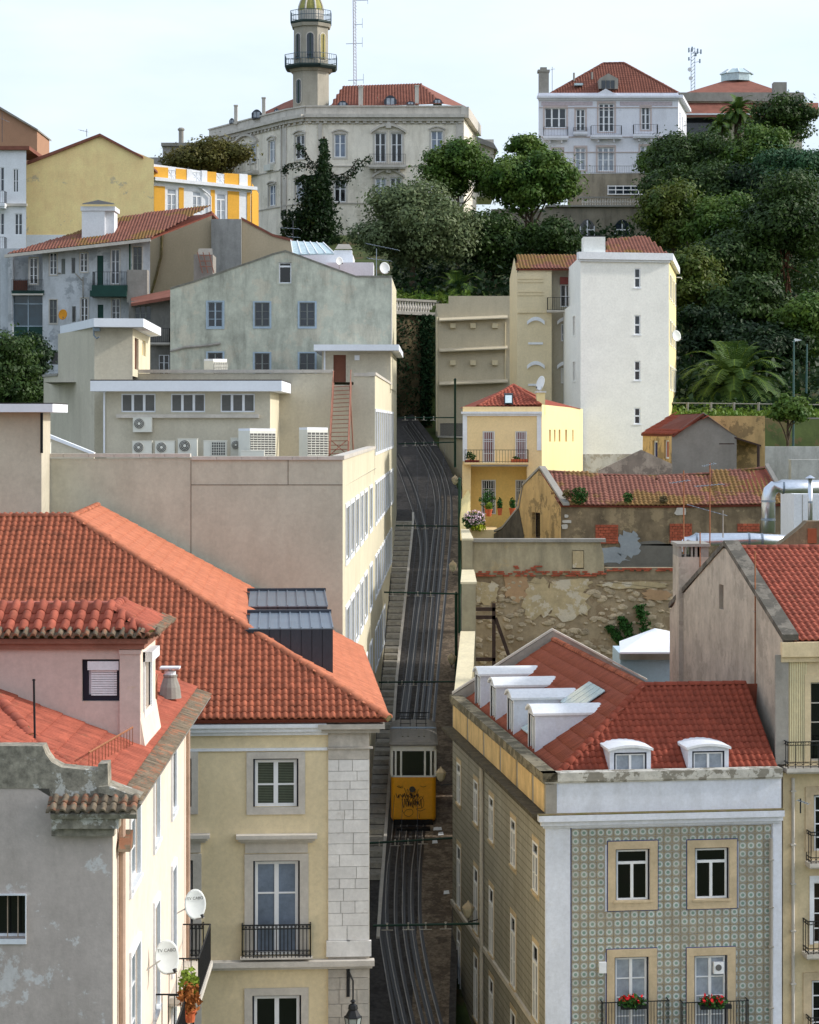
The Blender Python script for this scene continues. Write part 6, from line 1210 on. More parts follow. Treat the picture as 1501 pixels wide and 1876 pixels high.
def blob(cx, cy, rx, ry, seed, n=30):
    g = random.Random(seed); return [(cx + rx * (1 + g.uniform(-.3, .15)) * math.copysign(abs(math.cos(t)) ** .6, math.cos(t)), cy + ry * (1 + g.uniform(-.3, .15)) * math.copysign(abs(math.sin(t)) ** .6, math.sin(t))) for t in [2 * math.pi * i / n for i in range(n)]]
for i, (cx, cy, rx, ry) in enumerate(((985, 1096, 27, 36), (1040, 1102, 42, 34), (945, 1075, 22, 26), (1048, 1072, 36, 12), (893, 1085, 22, 22), (1160, 1072, 60, 7), (1205, 1090, 26, 10))):
    k = MB(); k.prism([pM.hit(x, y, .07 + i * .008) for x, y in blob(cx, cy, rx, ry, i)], (0, .2, 0)); k.build('plaster_patch', m_plast if i not in (2, 6, 7, 8) else M('tan_plaster', (176, 144, 110), var=.15), Mw)
random.seed(11)
for i in range(150):                                         # brick courses under the render
    x = 868 + random.random() * 372; y = random.choice((1046, 1049.5, 1053)) if x < 1108 else random.choice((1040.5, 1043.5)); wd = random.uniform(6, 10)
    if x > 930 and x < 1000 and random.random() < .5: y -= random.choice((3.5, 7, 10))
    k = MB(); pM.pbox(k, x, y, x + wd, y + 2.6, .02, .16 + random.random() * .05); k.build('brick', m_brick, Mw)
smesh = []
for sd_ in range(6):
    bm = bmesh.new(); bmesh.ops.create_icosphere(bm, subdivisions=1, radius=1); g = random.Random(sd_)
    for v_ in bm.verts: v_.co *= g.uniform(.75, 1.1)
    me = bpy.data.meshes.new('stone'); bm.to_mesh(me); bm.free(); me.materials.append(m_stn); smesh.append(me)
random.seed(12)
for i in range(290):
    x, y = random.uniform(868, 1238), random.uniform(1066, 1215)
    if any(abs(x - c[0]) < c[2] and abs(y - c[1]) < c[3] for c in ((985, 1096, 24, 32), (1040, 1102, 40, 32))): continue
    s = random.uniform(.09, .26); mw = Matrix.Rotation(random.uniform(-.4, .4), 4, 'Y') @ Matrix.Diagonal((s * 1.35, .14, s * .8, 1)); mw.translation = pM.hit(x, y, -.01); inst('stone', random.choice(smesh), Mw, mw)
for i, (x, y, h) in enumerate(((1180, 1150, 42), (1152, 1160, 30), (1130, 1165, 18))):
    wv = root('wall_creeper', pM.hit(x, y + 20, .1), ('tall green creeper on the rubble wall', 'slanting creeper beside the tall one on the rubble wall', 'smallest green creeper tuft on the rubble wall')[i], 'creeper'); g = np.random.default_rng(50 + i)
    pts = np.array([tuple(pM.hit(x + g.normal() * 5 + (t := g.uniform(-1, 1)) * (8 if i == 0 else 14) * 1, y + t * h, .1 + g.random() * .2)) for _ in range(420)]); v, f = leafquads(pts, .11, g); mesh_np('leaves', v, f, m_leafg, wv)
# timber shoring frame
tf = root('timber_frame', P(890, 1220, 114), 'dark timber shoring frame leaning in the ruined courtyard', 'timber frame'); m_tim = M('dark_timber', (66, 52, 46), var=.3, sc_=4)
for nm, pts in (('post', ((905, 1105), (905, 1235))), ('rail', ((868, 1116), (908, 1116))), ('rail', ((868, 1131), (908, 1131))), ('rail', ((868, 1208), (908, 1208))), ('brace', ((908, 1132), (932, 1200)))):
    a, b = P(*pts[0], 114), P(*pts[1], 114); k = MB(); k.tube([a, b], .13, 4); k.build(nm, m_tim, tf)
# white pitched canopy between houses
wc = root('white_canopy', P(1180, 1230, 104), 'white pitched canopy roof tucked behind the red roofed corner house', 'canopy'); k = MB(); k.prism([P(1135, 1178, 103), P(1200, 1154, 104), P(1240, 1162, 104), P(1240, 1198, 101), P(1136, 1198, 101)], (0, 0, .08)); k.build('canopy_sheet', m_slab, wc)
k = MB(); k.box(XP(1137, 103), XP(1239, 103), 103, 107, ZP(1260, 103), ZP(1199, 103)); k.build('wall', M('pale_blue_wall', (176, 196, 212), var=.06), wc); pb(wc, Pl((0, 102.8, 0)), 'gutter', m_conc, 1136, 1197, 1240, 1208, -.2, .2)
# ================================================================ P: mossy-roofed workshop
DP = 126.0; pP = Pl((0, DP, 0)); Pw = root('mossy_workshop', P(1200, 985, DP), 'long old workshop with sagging mossy tile roof and soot-stained gable', 'building')
m_sw = M('sooty_rubble', (128, 112, 88), var=.35, sc_=1.3, streak=.7, c2=(46, 42, 36), patch=.6, c3=(170, 150, 116), psc=.6, pth=.55, bump=.9, bsc=5)
m_tang = M('tan_gable', (196, 164, 112), var=.14, sc_=.9, patch=.6, c3=(96, 84, 60), psc=.6, pth=.53, streak=.5, c2=(70, 62, 48), bump=.3)
wall(Pw, pP, [(1028, 1075), (1460, 1075), (1460, 920), (1028, 926)], m_sw)
g0 = V((XP(944, 133), 133, 0)); g1 = V((XP(1030, DP), DP, 0)); pPg = Pl(g0, (g1 - g0)[:2]); wg = (g1 - g0).length
window(Pw, pPg, 975, 938, 990, 985, m_tim, m_gdark, 1, (), .08, depth=.3, name='door', panes=False)
ug = pPg.uv(988, 870)[0]; wall(Pw, pPg, [(0, ZP(1010, 130)), (wg, ZP(1010, 130)), (wg, ZP(926, DP)), (ug, pPg.uv(988, 862)[1]), (pPg.uv(955, 905)[0], pPg.uv(955, 893)[1]), (0, ZP(940, 133))], m_tang, uvs=True)
k = MB()
for (xa, ya), (xb, yb) in (((988, 858), (1032, 926)), ((988, 858), (957, 890)), ((957, 890), (950, 930)), ((950, 930), (920, 968)), ((920, 968), (905, 975))):
    a, b = pPg.hit(xa, ya, .06), pPg.hit(xb, yb, .06); k.hexa([a, b, b - pPg.n * .4, a - pPg.n * .4] + [q + V((0, 0, .14)) for q in (a, b, b - pPg.n * .4, a - pPg.n * .4)])
k.build('coping', m_conc, Pw)
k = MB(); k.prism([pPg.hit(x, y, .05) for x, y in ((905, 978), (920, 970), (950, 932), (960, 985), (905, 992))], pPg.n * -.3); k.build('wing_wall', M('black_stained', (84, 78, 68), var=.4, sc_=2, streak=.6, c2=(30, 28, 26)), Pw)
rid = [P(988, 863, 130), P(1100, 870, 130), P(1200, 873, 130), P(1300, 868, 130), P(1402, 857, 130)]; ev = [P(1028, 925, DP - .15), P(1110, 925.5, DP - .15), P(1210, 926, DP - .15), P(1320, 925, DP - .15), P(1445, 923, DP - .15)]
rp_ = None
for i in range(4):
    e0, e1, r0_, r1_ = ev[i], ev[i + 1], rid[i], rid[i + 1]; q = tiled(Pw, e0, e1 - e0, (r0_ + r1_ - e0 - e1), [e0, e1 + V((.1, 0, 0)), r1_ + V((.1, 0, 0)), r0_], .27, .36, m_tileold, m_deck, 60, .05)
    caps(q, r0_, r1_, .12, .4, m_tileold, m_mortar)
k = MB(); k.add(rid + [V((p.x, 137, p.z - 2.2)) for p in rid], [(i, i + 1, i + 6, i + 5) for i in range(4)]); k.build('roof', m_tilefar, Pw)
k = MB(); k.hexa([P(1402, 855, 130), P(1408, 853, 130), P(1448, 922, DP - .2), P(1440, 924, DP - .2), P(1402, 850, 130), P(1408, 848, 130), P(1448, 917, DP - .2), P(1440, 919, DP - .2)]); k.build('verge', m_conc, Pw)
for (x0, y0, x1, y1) in ((1091, 961, 1133, 996), (1227, 959, 1268, 994), (1351, 959, 1392, 974)):   # bricked-up openings
    r_ = 0; bh = 5.2; y = y0
    while y < y1 - 1:
        x = x0 - (r_ % 2) * 4
        while x < x1 - 2:
            k = MB(); pP.pbox(k, max(x, x0) + .35, y + .35, min(x + 9.5, x1) - .35, min(y + bh, y1) - .35, .0, .07 + random.random() * .02); k.build('brick', m_brick, Pw); x += 9.5
        y += bh; r_ += 1
for i, (cx, cy, rx, ry) in enumerate(((1153, 998, 20, 24), (1120, 1017, 36, 16), (1190, 1014, 60, 22), (1170, 1030, 70, 14))): k = MB(); k.prism([pP.hit(x, y, .06 - i * .01) for x, y in blob(cx, cy, rx, ry, 70 + i)], (0, .2, 0)); k.build('cement_patch', M(('cement_blue', 'cement_blue', 'cement_dark', 'cement_dark')[i], ((150, 156, 160), (150, 156, 160), (112, 108, 100), (112, 108, 100))[i], var=.12), Pw)
for (x, y, w_, h_) in ((1034, 942, 8, 7), (1031, 952, 16, 7), (1029, 960, 12, 9), (1432, 945, 12, 9), (1434, 960, 16, 8), (1236, 930, 22, 14)): k = MB(); k.prism([pP.hit(a, b, .1) for a, b in blob(x + w_ / 2, y + h_ / 2, w_ / 2, h_ / 2, x, 9)], (0, .3, 0)); k.build('stone', m_stone, Pw)
for i, (x, y, w_, h_, lb) in enumerate(((1062, 908, 17, 17, 'largest green bush growing out of the mossy roof edge'), (1040, 905, 10, 10, 'thin brownish weed beside the largest bush on the mossy roof'), (1151, 911, 9, 11, 'small green weed in the middle of the mossy roof edge'), (1216, 915, 8, 8, 'tiny dry weed on the mossy roof edge near the aerials'))):
    rt = root('roof_weed', P(x, y + h_ * .8, DP - .2), lb, 'weed'); v, f = leafcloud(240 if i else 700, P(x, y, DP - .1), (w_ * .031, .3, h_ * .031), .07, 80 + i); mesh_np('foliage', v, f, (m_leafg, m_mortar, m_leafg, m_mortar)[i], rt)
# ================================================================ R: ruined cottage with grey gable
DR = 140.0; pR = Pl((0, DR, 0)); Rr = root('ruined_cottage', P(1300, 870, DR), 'roofless-looking grey gable cottage with small red roof below the palm', 'house')
m_rg = M('grey_cement', (140, 136, 128), var=.12, sc_=1, streak=.35, c2=(98, 94, 86), bump=.3)
wall(Rr, pR, [(1231, 905), (1350, 905), (1350, 800), (1289, 755), (1231, 797)], m_rg)
r0v, r1v = V((XP(1178, 146), 146, 0)), V((XP(1231, DR), DR, 0)); pRl = Pl(r0v, (r1v - r0v)[:2]); wr = (r1v - r0v).length
window(Rr, pRl, 1196, 807, 1205, 842, m_white, M('blue_door', (40, 48, 92)), 1, (), .12, name='door', panes=False); window(Rr, pRl, 1217, 806, 1226, 840, m_white, M('brick_fill', (170, 108, 88)), 1, (), .1, panes=False)
wall(Rr, pRl, [(0, ZP(875, DR)), (wr, ZP(875, DR)), (wr, ZP(797, DR)), (0, ZP(797, DR))], m_tang, uvs=True)
e0, e1, r0_, r1_ = V((XP(1174, 146), 146, ZP(796, DR))), P(1233, 797, DR - .3), P(1289, 757, DR - .3), V((XP(1232, 147), 147, ZP(759, 141)))
tiled(Rr, e0, e1 - e0, r1_ - e0, [e0, e1, r1_ if False else r0_, r1_], .3, .42, m_tile2, m_deck, 40, .06)
k = MB(); k.quad(r0_, r1_, V((XP(1300, 147), 147, ZP(800, DR))), P(1352, 801, DR)); k.build('roof', m_tilefar, Rr)
pb(Rr, Pl((0, 143, 0)), 'yard_wall', m_tang, 1300, 762, 1402, 890, -.4, 0)
k = MB(); k.hexa([P(1346, 803, DR), P(1395, 818, DR - 1), P(1395, 818, DR + 3), P(1346, 803, DR + 3), P(1346, 800, DR), P(1395, 815, DR - 1), P(1395, 815, DR + 3), P(1346, 800, DR + 3)]); k.build('lean_to_roof', m_tim, Rr)
k = MB(); k.tube([P(1318, 813, 139.5), P(1346, 813, 139.5)], .05, 4); k.tube([P(1390, 816, 139), P(1390, 880, 139)], .1, 5); k.build('lean_to_post', m_tim, Rr)
k = MB(); k.prism([P(1096, 862, 138), P(1176, 824, 138), P(1232, 850, 138), P(1232, 905, 138), P(1096, 905, 138)], (0, .5, 0)); k.build('outer_wall', M('pale_outer', (168, 160, 144), var=.2, patch=.6, c3=(110, 104, 94), psc=.7, pth=.5, streak=.5), Rr)
# right-hand terrace walls
tw = root('terrace_walls', P(1450, 870, 150), 'white and grey garden terrace walls below the lamp posts at the frame edge', 'wall')
k = MB(); k.box(XP(1402, 152), XP(1560, 152), 152, 153, ZP(900, 152), ZP(818, 152)); k.box(XP(1450, 148), XP(1560, 148), 148, 149, ZP(900, 148), ZP(842, 148)); k.build('wall', M('dirty_white', (190, 190, 184), var=.15, streak=.6, c2=(110, 108, 100)), tw)
k = MB(); k.box(XP(1450, 160), XP(1560, 160), 160, 161, ZP(850, 160), ZP(765, 160)); k.build('upper_wall', m_conc, tw)
# ================================================================ ducts and vent pipe
m_duct = M('galvanised', (206, 212, 220), rough=.28, var=.06, metal=.9)
def duct(name, pts, D_, r, lb, bands):
    rt = root(name, P(*pts[0], D_), lb, 'duct'); k = MB(); k.tube([P(x, y, D_) for x, y in pts], r, 20); k.build('pipe', m_duct, rt, smooth=True)
    for (x, y, hor) in bands:
        c = P(x, y, D_); d = V((.05, 0, 0)) if hor else V((0, 0, .05)); k = MB(); k.tube([c - d, c + d], r * 1.05, 20); k.build('band', m_zincl, rt)
duct('ventilation_duct', [(1408, 976), (1408, 912), (1411, 900), (1419, 893), (1432, 891), (1520, 892)], 108, .34, 'silver ventilation duct rising and bending right over the mossy roof', ((1408, 918, 0), (1408, 952, 0), (1435, 892, 1)))
duct('ventilation_duct', [(1250, 1010), (1262, 992), (1275, 988), (1372, 988), (1450, 992)], 104, .30, 'silver ventilation duct lying level behind the chimney stack', ((1276, 988, 1), (1372, 988, 1), (1396, 989, 1)))
duct('vent_pipe', [(1485, 962), (1485, 876)], 106, .11, 'thin upright silver vent pipe with conical cap at the frame edge', ((1485, 920, 0),))
k = MB(); k.lathe(P(1485, 876, 106), [(.26, 0), (.03, .14)], 12); tag(k.build('pipe_cap', m_duct), 'small conical cap on the thin silver vent pipe', 'pipe cap')
wb = root('white_plant_room', P(1480, 990, 112), 'white panelled plant room behind the silver ducts', 'building'); k = MB(); k.box(XP(1455, 112), XP(1560, 112), 112, 116, ZP(1000, 112), ZP(905, 112)); k.build('wall', m_white, wb)
for x in (1470, 1488): pb(wb, Pl((0, 112, 0)), 'panel_seam', m_conc, x, 906, x + 1, 1000, -.02, .02)
rw2 = root('brick_parapet', P(1460, 1010, 100), 'stained parapet with rusty hatch at the frame edge above the orange roof', 'wall'); k = MB(); k.prism([P(1410, 1012, 99), P(1470, 965, 99), P(1480, 955, 99), P(1560, 955, 99), P(1560, 1020, 99), P(1410, 1020, 99)], (0, 1, 0)); k.build('wall', m_sw, rw2); pb(rw2, Pl((0, 99, 0)), 'hatch', M('rusty_hatch', (150, 84, 56)), 1480, 968, 1496, 995, 0, .08)
# ================================================================ I: palace with octagonal tower on the hill
DI = 252.0; iv = V((XP(560, DI), DI, 0)); ir = V((XP(850, DI), DI, 0)); il = V((XP(385, 272), 272, 0)); ic = V((XP(527, 254.5), 254.5, 0))
I_ = root('hill_palace', P(640, 420, DI), 'large cream palace on the hill with parapet, arched hoods and octagonal tower', 'building')
m_pal = M('aged_cream', (236, 228, 212), var=.1, sc_=.5, streak=.5, c2=(158, 146, 122), patch=.35, c3=(186, 180, 160), psc=.3, pth=.55)
m_pal2 = M('palace_stone', (200, 194, 184), var=.1, streak=.4, c2=(120, 112, 100)); m_twr = M('tower_stone', (168, 162, 148), var=.1, sc_=.6, streak=.55, c2=(108, 104, 92))
pI = Pl(iv, (1, 0)); pIl = Pl(il, (ic - il)[:2]); pIc = Pl(ic, (iv - ic)[:2])
gw = m_gcurt; kw = dict(sur=(.22, .25, .22, .22), surm=m_pal2, depth=.25)
for pl_, x0, y0, x1, y1, c_, ar in ((pI, 612.6, 245, 633.8, 288, 2, .3), (pI, 686.7, 243, 707.2, 297, 2, 0), (pI, 716.8, 243, 737.2, 297, 2, 0), (pI, 790, 239.5, 811.4, 278, 2, .3), (pI, 612.6, 329, 633.8, 370, 2, .2), (pI, 688, 326, 708, 361, 2, 0), (pI, 715, 325, 735, 361, 2, 0), (pI, 790, 325, 811, 365, 2, .2), (pIc, 541, 248, 558, 292, 2, .3), (pIc, 541, 330, 558, 370, 2, .2),
                                   (pIl, 492.5, 258, 504, 299, 2, .3), (pIl, 442, 267, 452, 296, 1, 0), (pIl, 458, 265, 469, 299, 1, 0), (pIl, 492.5, 339.5, 505, 378, 2, .2), (pIl, 405, 275, 412, 305, 1, 0)):
    window(I_, pl_, x0, y0, x1, y1, m_frame, random.choice((m_gcurt, m_gblue, m_gdark)), c_, (.62,), .12, arch=ar, panes=True, **kw)
zI0 = ZP(470, DI); zI1 = ZP(212, DI)
for pl_, a, b in ((pI, 0, (ir - iv).length), (pIl, 0, (ic - il).length), (pIc, 0, (iv - ic).length)):
    wall(I_, pl_, [(a, zI0), (b, zI0), (b, zI1), (a, zI1)], m_pal, uvs=True, depth=.3)
    k = MB(); pl_.box(k, a - .1, b + .1, ZP(216, DI), ZP(210, DI), -.3, .75); pl_.box(k, a, b, ZP(222, DI), ZP(216.2, DI), -.3, .4); k.build('cornice', m_pal2, I_)
    k = MB(); pl_.box(k, a, b, ZP(209.8, DI), ZP(196, DI), -.5, .15); pl_.box(k, a - .05, b + .05, ZP(196, DI) + .005, ZP(193.5, DI), -.6, .3); k.build('parapet', m_pal2, I_)
    k = MB(); pl_.box(k, a, b, ZP(227, DI), ZP(225.5, DI), 0, .1); pl_.box(k, a, b, ZP(305, DI), ZP(303, DI), 0, .12); pl_.box(k, a, b, ZP(373, DI), ZP(371, DI), 0, .12); k.build('string_course', m_pal2, I_)
    k = MB(); n = int((b - a) / .9)
    for i in range(n): u = a + (i + .5) * (b - a) / n; pl_.box(k, u - .2, u + .2, ZP(226, DI), ZP(222.2, DI), 0, .3)
    q = k.build('dentils', m_pal2, I_); q['kind'] = 'stuff'
pb(I_, pI, 'pilaster', m_pal2, 583, 222, 590, 470, 0, .12); pb(I_, pI, 'pilaster', m_pal2, 836, 222, 850, 470, 0, .12); pb(I_, pIl, 'pilaster', m_pal2, 519, 226, 526, 470, 0, .12)
e2 = V((XP(873, 268), 268, 0)); pIr = Pl(ir, (e2 - ir)[:2]); wall(I_, pIr, [(0, zI0), ((e2 - ir).length, zI0), ((e2 - ir).length, zI1), (0, zI1)], m_pal, uvs=True); k = MB(); pIr.box(k, -.3, (e2 - ir).length, ZP(216, DI), ZP(196, DI), -.3, .6); k.build('cornice', m_pal2, I_)
for (x0, x1, y) in ((680, 744, 236), (682, 742, 318)):
    k = MB(); lo = [pI.hit(x0 + (x1 - x0) * i / 12, y + 8 - 13 * (1 - (i / 6 - 1) ** 2), 0) for i in range(13)]; hi = [p + V((0, 0, .28)) for p in lo]; k.prism(lo + hi[::-1], pI.n * .4); pI.pbox(k, 707, y - 10, 717, y - 1, 0, .45); k.build('arched_hood', m_pal2, I_)
k = MB(); lo = [pIl.hit(434 + 40 * i / 10, 262 - 12 * (1 - (i / 5 - 1) ** 2) - i * .2, 0) for i in range(11)]; hi = [p + V((0, 0, .28)) for p in lo]; k.prism(lo + hi[::-1], pIl.n * .4); k.build('arched_hood', m_pal2, I_)
balcony(I_, pI, 677, 743, 284, 303, 1.0, 20, m_pal2, m_iron, th=.3, brackets=3); balcony(I_, pIl, 440, 474, 300, 320, .9, 12, m_pal2, m_iron, th=.3)
k = MB(); k.tube([pIl.hit(515, 235, .15), pIl.hit(515, 400, .15)], .1, 6); k.build('downpipe', m_pal2, I_); pb(I_, pIl, 'air_conditioner_box', m_acw, 490, 303, 502, 314, 0, .5)
# palace roofs
pp = lambda x, y, D_: P(x, y, D_)
k = MB(); k.add([pp(604, 197, DI + 1), pp(812, 190, DI + 1), pp(770, 153, DI + 9), pp(628, 160, DI + 9), pp(860, 198, DI + 14)], [(0, 1, 2, 3), (1, 4, 2)]); rI = k.build('roof', m_tilefar, I_)
e0, e1, r0_, r1_ = pp(604, 197, DI + .8), pp(812, 190, DI + .8), pp(628, 158, DI + 9), pp(770, 153, DI + 9)
tiled(I_, e0, e1 - e0, (r0_ + r1_ - e0 - e1), [e0, e1, r1_, r0_], .34, .5, m_tilefar, m_deck, 0, .06, base=rI)
k = MB(); k.add([pp(470, 212, 262), pp(545, 203, 256), pp(540, 180, 262), pp(520, 188, 266)], [(0, 1, 2, 3)]); k.build('roof', m_tilefar, I_)
for (x, y0, y1, w_, D_) in ((661, 160, 193, 8, DI + 1.2), (764, 158, 190, 7, DI + 1.2), (483, 180, 212, 6, 260), (432, 194, 223, 6, 265)): k = MB(); a, b = P(x - w_ / 2, y1 + 4, D_), P(x + w_ / 2, y0, D_); k.box(a.x, b.x, D_, D_ + .6, a.z, b.z); k.box(a.x - .05, b.x + .05, D_ - .05, D_ + .65, b.z, b.z + .15); k.build('chimney', m_pal2, I_)
for (x0, x1, y0, y1, D_) in ((619, 637, 184, 196, DI + 1), (704, 727, 174, 193, DI + 1), (745, 760, 185, 192, DI + .8), (794, 810, 180, 190, DI + 1), (461, 480, 200, 216, 260), (420, 430, 216, 226, 266), (502, 512, 198, 208, 258)):
    pl_ = Pl((0, D_, 0)); k = MB(); n = 6; lo = [pl_.hit(x0 + (x1 - x0) * i / n, y0 + (y1 - y0) * .45 - (y1 - y0) * .45 * (1 - (2 * i / n - 1) ** 2)) for i in range(n + 1)]; k.prism([pl_.hit(x0, y1)] + lo + [pl_.hit(x1, y1)], (0, 2.5, 0)); d_ = k.build('roof_dormer', m_zinc, I_)
    k = MB(); xm, w2 = (x0 + x1) / 2, (x1 - x0) * .3
    for a, b in ((xm - w2, xm - .5), (xm + .5, xm + w2)): pl_.pbox(k, a, y0 + (y1 - y0) * .3, b, y1 - 1, 0, .06)
    k.build('pane', m_gcurt, d_)
# tower
ct = V((XP(570, 257), 257, 0)); s_ = 257 / F
def oct_(mb, r0, y0, r1, y1, ph=math.pi / 8): mb.lathe((ct.x, ct.y, 0), [(r0 * s_, ZP(y0, 257)), (r1 * s_, ZP(y1, 257))], 8, ph)
k = MB(); oct_(k, 35, 215, 35, 132); oct_(k, 33.5, 120, 33.5, 46); oct_(k, 37, 52, 39, 46); oct_(k, 37, 134, 44, 127); tw_ = k.build('tower', m_twr, I_)
for (r, y0, y1) in ((51, 127, 122), (40, 46, 41)): k = MB(); oct_(k, r - 3, y0 + 2, r, y0 - 2); oct_(k, r, y0 - 2, r, y1); k.build('gallery', M('gallery_green', (40, 56, 54), rough=.6), tw_)
for (r, y0, y1) in ((50.5, 122, 103), (39.5, 41, 22)):
    k = MB()
    ring = [V((ct.x + r * s_ * math.cos(t), ct.y + r * s_ * math.sin(t), 0)) for t in [math.pi / 8 + i * math.pi / 4 for i in range(9)]]
    for a, b in zip(ring, ring[1:]):
        for y in (y1, (y0 + y1) / 2): k.tube([V((a.x, a.y, ZP(y, 257))), V((b.x, b.y, ZP(y, 257)))], .04, 4)
        for i in range(7): p = a.lerp(b, i / 7); k.tube([(p.x, p.y, ZP(y0, 257)), (p.x, p.y, ZP(y1, 257))], .025 if i else .05, 4, cap=False)
    k.build('gallery_railing', M('rail_green', (62, 86, 100), rough=.5), tw_)
k = MB(); oct_(k, 25, 40, 25, 21); k.build('drum', m_stone, tw_)
k = MB(); k.lathe((ct.x, ct.y, 0), [(23.5 * s_, ZP(21, 257)), (22.5 * s_, ZP(13, 257)), (19 * s_, ZP(3, 257)), (13 * s_, ZP(-7, 257)), (5 * s_, ZP(-14, 257)), (1 * s_, ZP(-24, 257))], 16); k.build('dome', M('dome_olive', (150, 146, 84), var=.2, sc_=.8), tw_)
for i in range(8):
    t = math.pi / 8 + i * math.pi / 4; k = MB(); k.tube([(ct.x + r * s_ * math.cos(t), ct.y + r * s_ * math.sin(t), ZP(y, 257)) for r, y in ((24, 21), (23, 13), (19.4, 3), (13.4, -7), (5.4, -14))], .12, 5); k.build('dome_rib', m_stone, tw_)
def archwin(cx, cy, w_, h_, t, r, par, gm, full=False):
    nrm = V((math.cos(t), math.sin(t), 0)); tan = V((-nrm.y, nrm.x, 0)); c = V((ct.x, ct.y, 0)) + nrm * r * s_ * math.cos(math.pi / 8)
    def sh(sc__, off):
        pts = []
        for i in range(13): q = math.pi * i / 12; pts.append(c + nrm * off + tan * (w_ / 2 * s_ * sc__ * math.cos(q)) + V((0, 0, ZP(cy - h_ / 2 + w_ / 2, 257) + w_ / 2 * s_ * sc__ * math.sin(q))))
        if full:
            for i in range(13): q = math.pi + math.pi * i / 12; pts.append(c + nrm * off + tan * (w_ / 2 * s_ * sc__ * math.cos(q)) + V((0, 0, ZP(cy + h_ / 2 - w_ / 2, 257) + w_ / 2 * s_ * sc__ * math.sin(q))))
        else: pts += [c + nrm * off + tan * (-w_ / 2 * s_ * sc__) + V((0, 0, ZP(cy + h_ / 2, 257))), c + nrm * off + tan * (w_ / 2 * s_ * sc__) + V((0, 0, ZP(cy + h_ / 2, 257)))]
        return pts
    k = MB(); k.prism(sh(1.3, .0), nrm * .1); W = k.build('arched_window', m_pal2, par); k = MB(); k.prism(sh(1., .1), nrm * .03); k.build('pane', gm, W)
    k = MB(); k.tube([c + nrm * .15 + V((0, 0, ZP(cy + h_ / 2, 257))), c + nrm * .15 + V((0, 0, ZP(cy - h_ / 2 + 2, 257)))], .06, 4); k.build('glazing_bar', m_green, W)
for t, gm in ((-math.pi * .75, m_gwarm), (-math.pi / 2, m_gmid), (-math.pi / 4, M('glass_amber', (150, 140, 84), rough=.15))): archwin(0, 88, 12, 46, t, 33.5, tw_, gm)
archwin(0, 171, 11, 44, -math.pi * .72, 35, tw_, m_gmid, True)
mast = root('lattice_mast', P(650, 155, 262), 'tall thin lattice radio mast behind the palace roof', 'mast'); k = MB(); w0 = .22
for i in range(3): t = i * 2.094; k.tube([(P(650, 157, 262) + V((w0 * math.cos(t), w0 * math.sin(t), 0))), (P(648, -20, 262) + V((w0 * .8 * math.cos(t), w0 * .8 * math.sin(t), 0)))], .05, 4)
for j in range(30):
    y = 155 - j * 6
    for i in range(3): t = i * 2.094; a = P(650, y, 262) + V((w0 * math.cos(t), w0 * math.sin(t), 0)); b = P(650, y - 6, 262) + V((w0 * math.cos(t + 2.094), w0 * math.sin(t + 2.094), 0)); k.tube([a, b], .03, 3, cap=False)
k.build('lattice', M('mast_paint', (200, 196, 204), rough=.5), mast)
for y, x0, x1 in ((1, 648, 674), (45, 650, 664), (80, 634, 664), (147, 638, 666)): k = MB(); k.tube([P(x0, y, 262), P(x1, y - 1, 262)], .04, 4); k.tube([P(x1, y + 6, 262), P(x1, y - 12, 262)], .03, 4); k.build('aerial', m_zincl, mast)
# far grey house left of the palace
gh = root('grey_flat_house', P(330, 300, 262), 'grey flat-roofed house with round chimney between ochre house and palace', 'house'); k = MB(); k.box(XP(298, 262), XP(380, 262), 262, 272, ZP(330, 262), ZP(268, 262)); k.box(XP(262, 268), XP(300, 268), 268, 275, ZP(330, 268), ZP(288, 268)); k.build('wall', M('grey_far', (164, 160, 156), var=.06), gh); k = MB(); k.box(XP(296, 262), XP(384, 262), 261.5, 272, ZP(268, 262) + .005, ZP(262, 262)); k.build('cornice', m_conc, gh); k = MB(); k.lathe(P(332, 264, 264), [(.3, 0), (.3, 1.6), (.42, 1.7), (.42, 1.85), (.25, 2.0)], 10); k.build('chimney', m_conc, gh)
sh_ = root('side_house', P(890, 300, 275), 'small cream house corner between the palace and the dark tree', 'house'); k = MB(); k.box(XP(866, 275), XP(905, 275), 275, 285, ZP(360, 275), ZP(255, 275)); k.build('wall', m_pal, sh_); k = MB(); k.prism([P(864, 246, 274), P(905, 262, 274), P(912, 274, 274), P(864, 256, 274)], (0, 10, 0)); k.build('roof', m_conc, sh_)
# ================================================================ J: white villa
DJ = 264.0; pJ = Pl((0, DJ, 0)); J = root('white_villa', P(1110, 325, DJ), 'white three bay villa with hipped red roof, pediment and iron balconies on the hill', 'house')
m_vil = M('villa_white', (222, 224, 232), var=.06, sc_=.5, streak=.3, c2=(160, 160, 166), patch=.45, c3=(176, 180, 188), psc=.25, pth=.6); m_vtr = M('villa_trim', (190, 176, 172), var=.08); m_vf = M('villa_frieze', (190, 178, 184), var=.15, sc_=3)
z7 = lambda x, y: (960 + x / 2.774, 90 + y / 2.774)
for (a, b, c, d, n, br) in ((106, 297, 216, 400, 3, (.5,)), (265, 303, 312, 415, 2, (.35, .7)), (380, 275, 460, 420, 3, (.3, .55, .8)), (597, 293, 642, 410, 2, (.3, .7)), (262, 500, 315, 615, 2, (.5,)), (375, 498, 460, 620, 3, (.5,)), (592, 492, 642, 612, 2, (.5,)), (145, 508, 197, 600, 2, (.5,))):
    x0, y0 = z7(a, b); x1, y1 = z7(c, d); window(J, pJ, x0, y0, x1, y1, m_frame, m_gmid if d < 450 else m_gcurt, n, br, .13, sur=(.2, .25, .2, .15), surm=m_vtr, depth=.25, panes=True)
wall(J, pJ, [(987, 340), (1243, 340), (1243, 178), (987, 178)], m_vil)
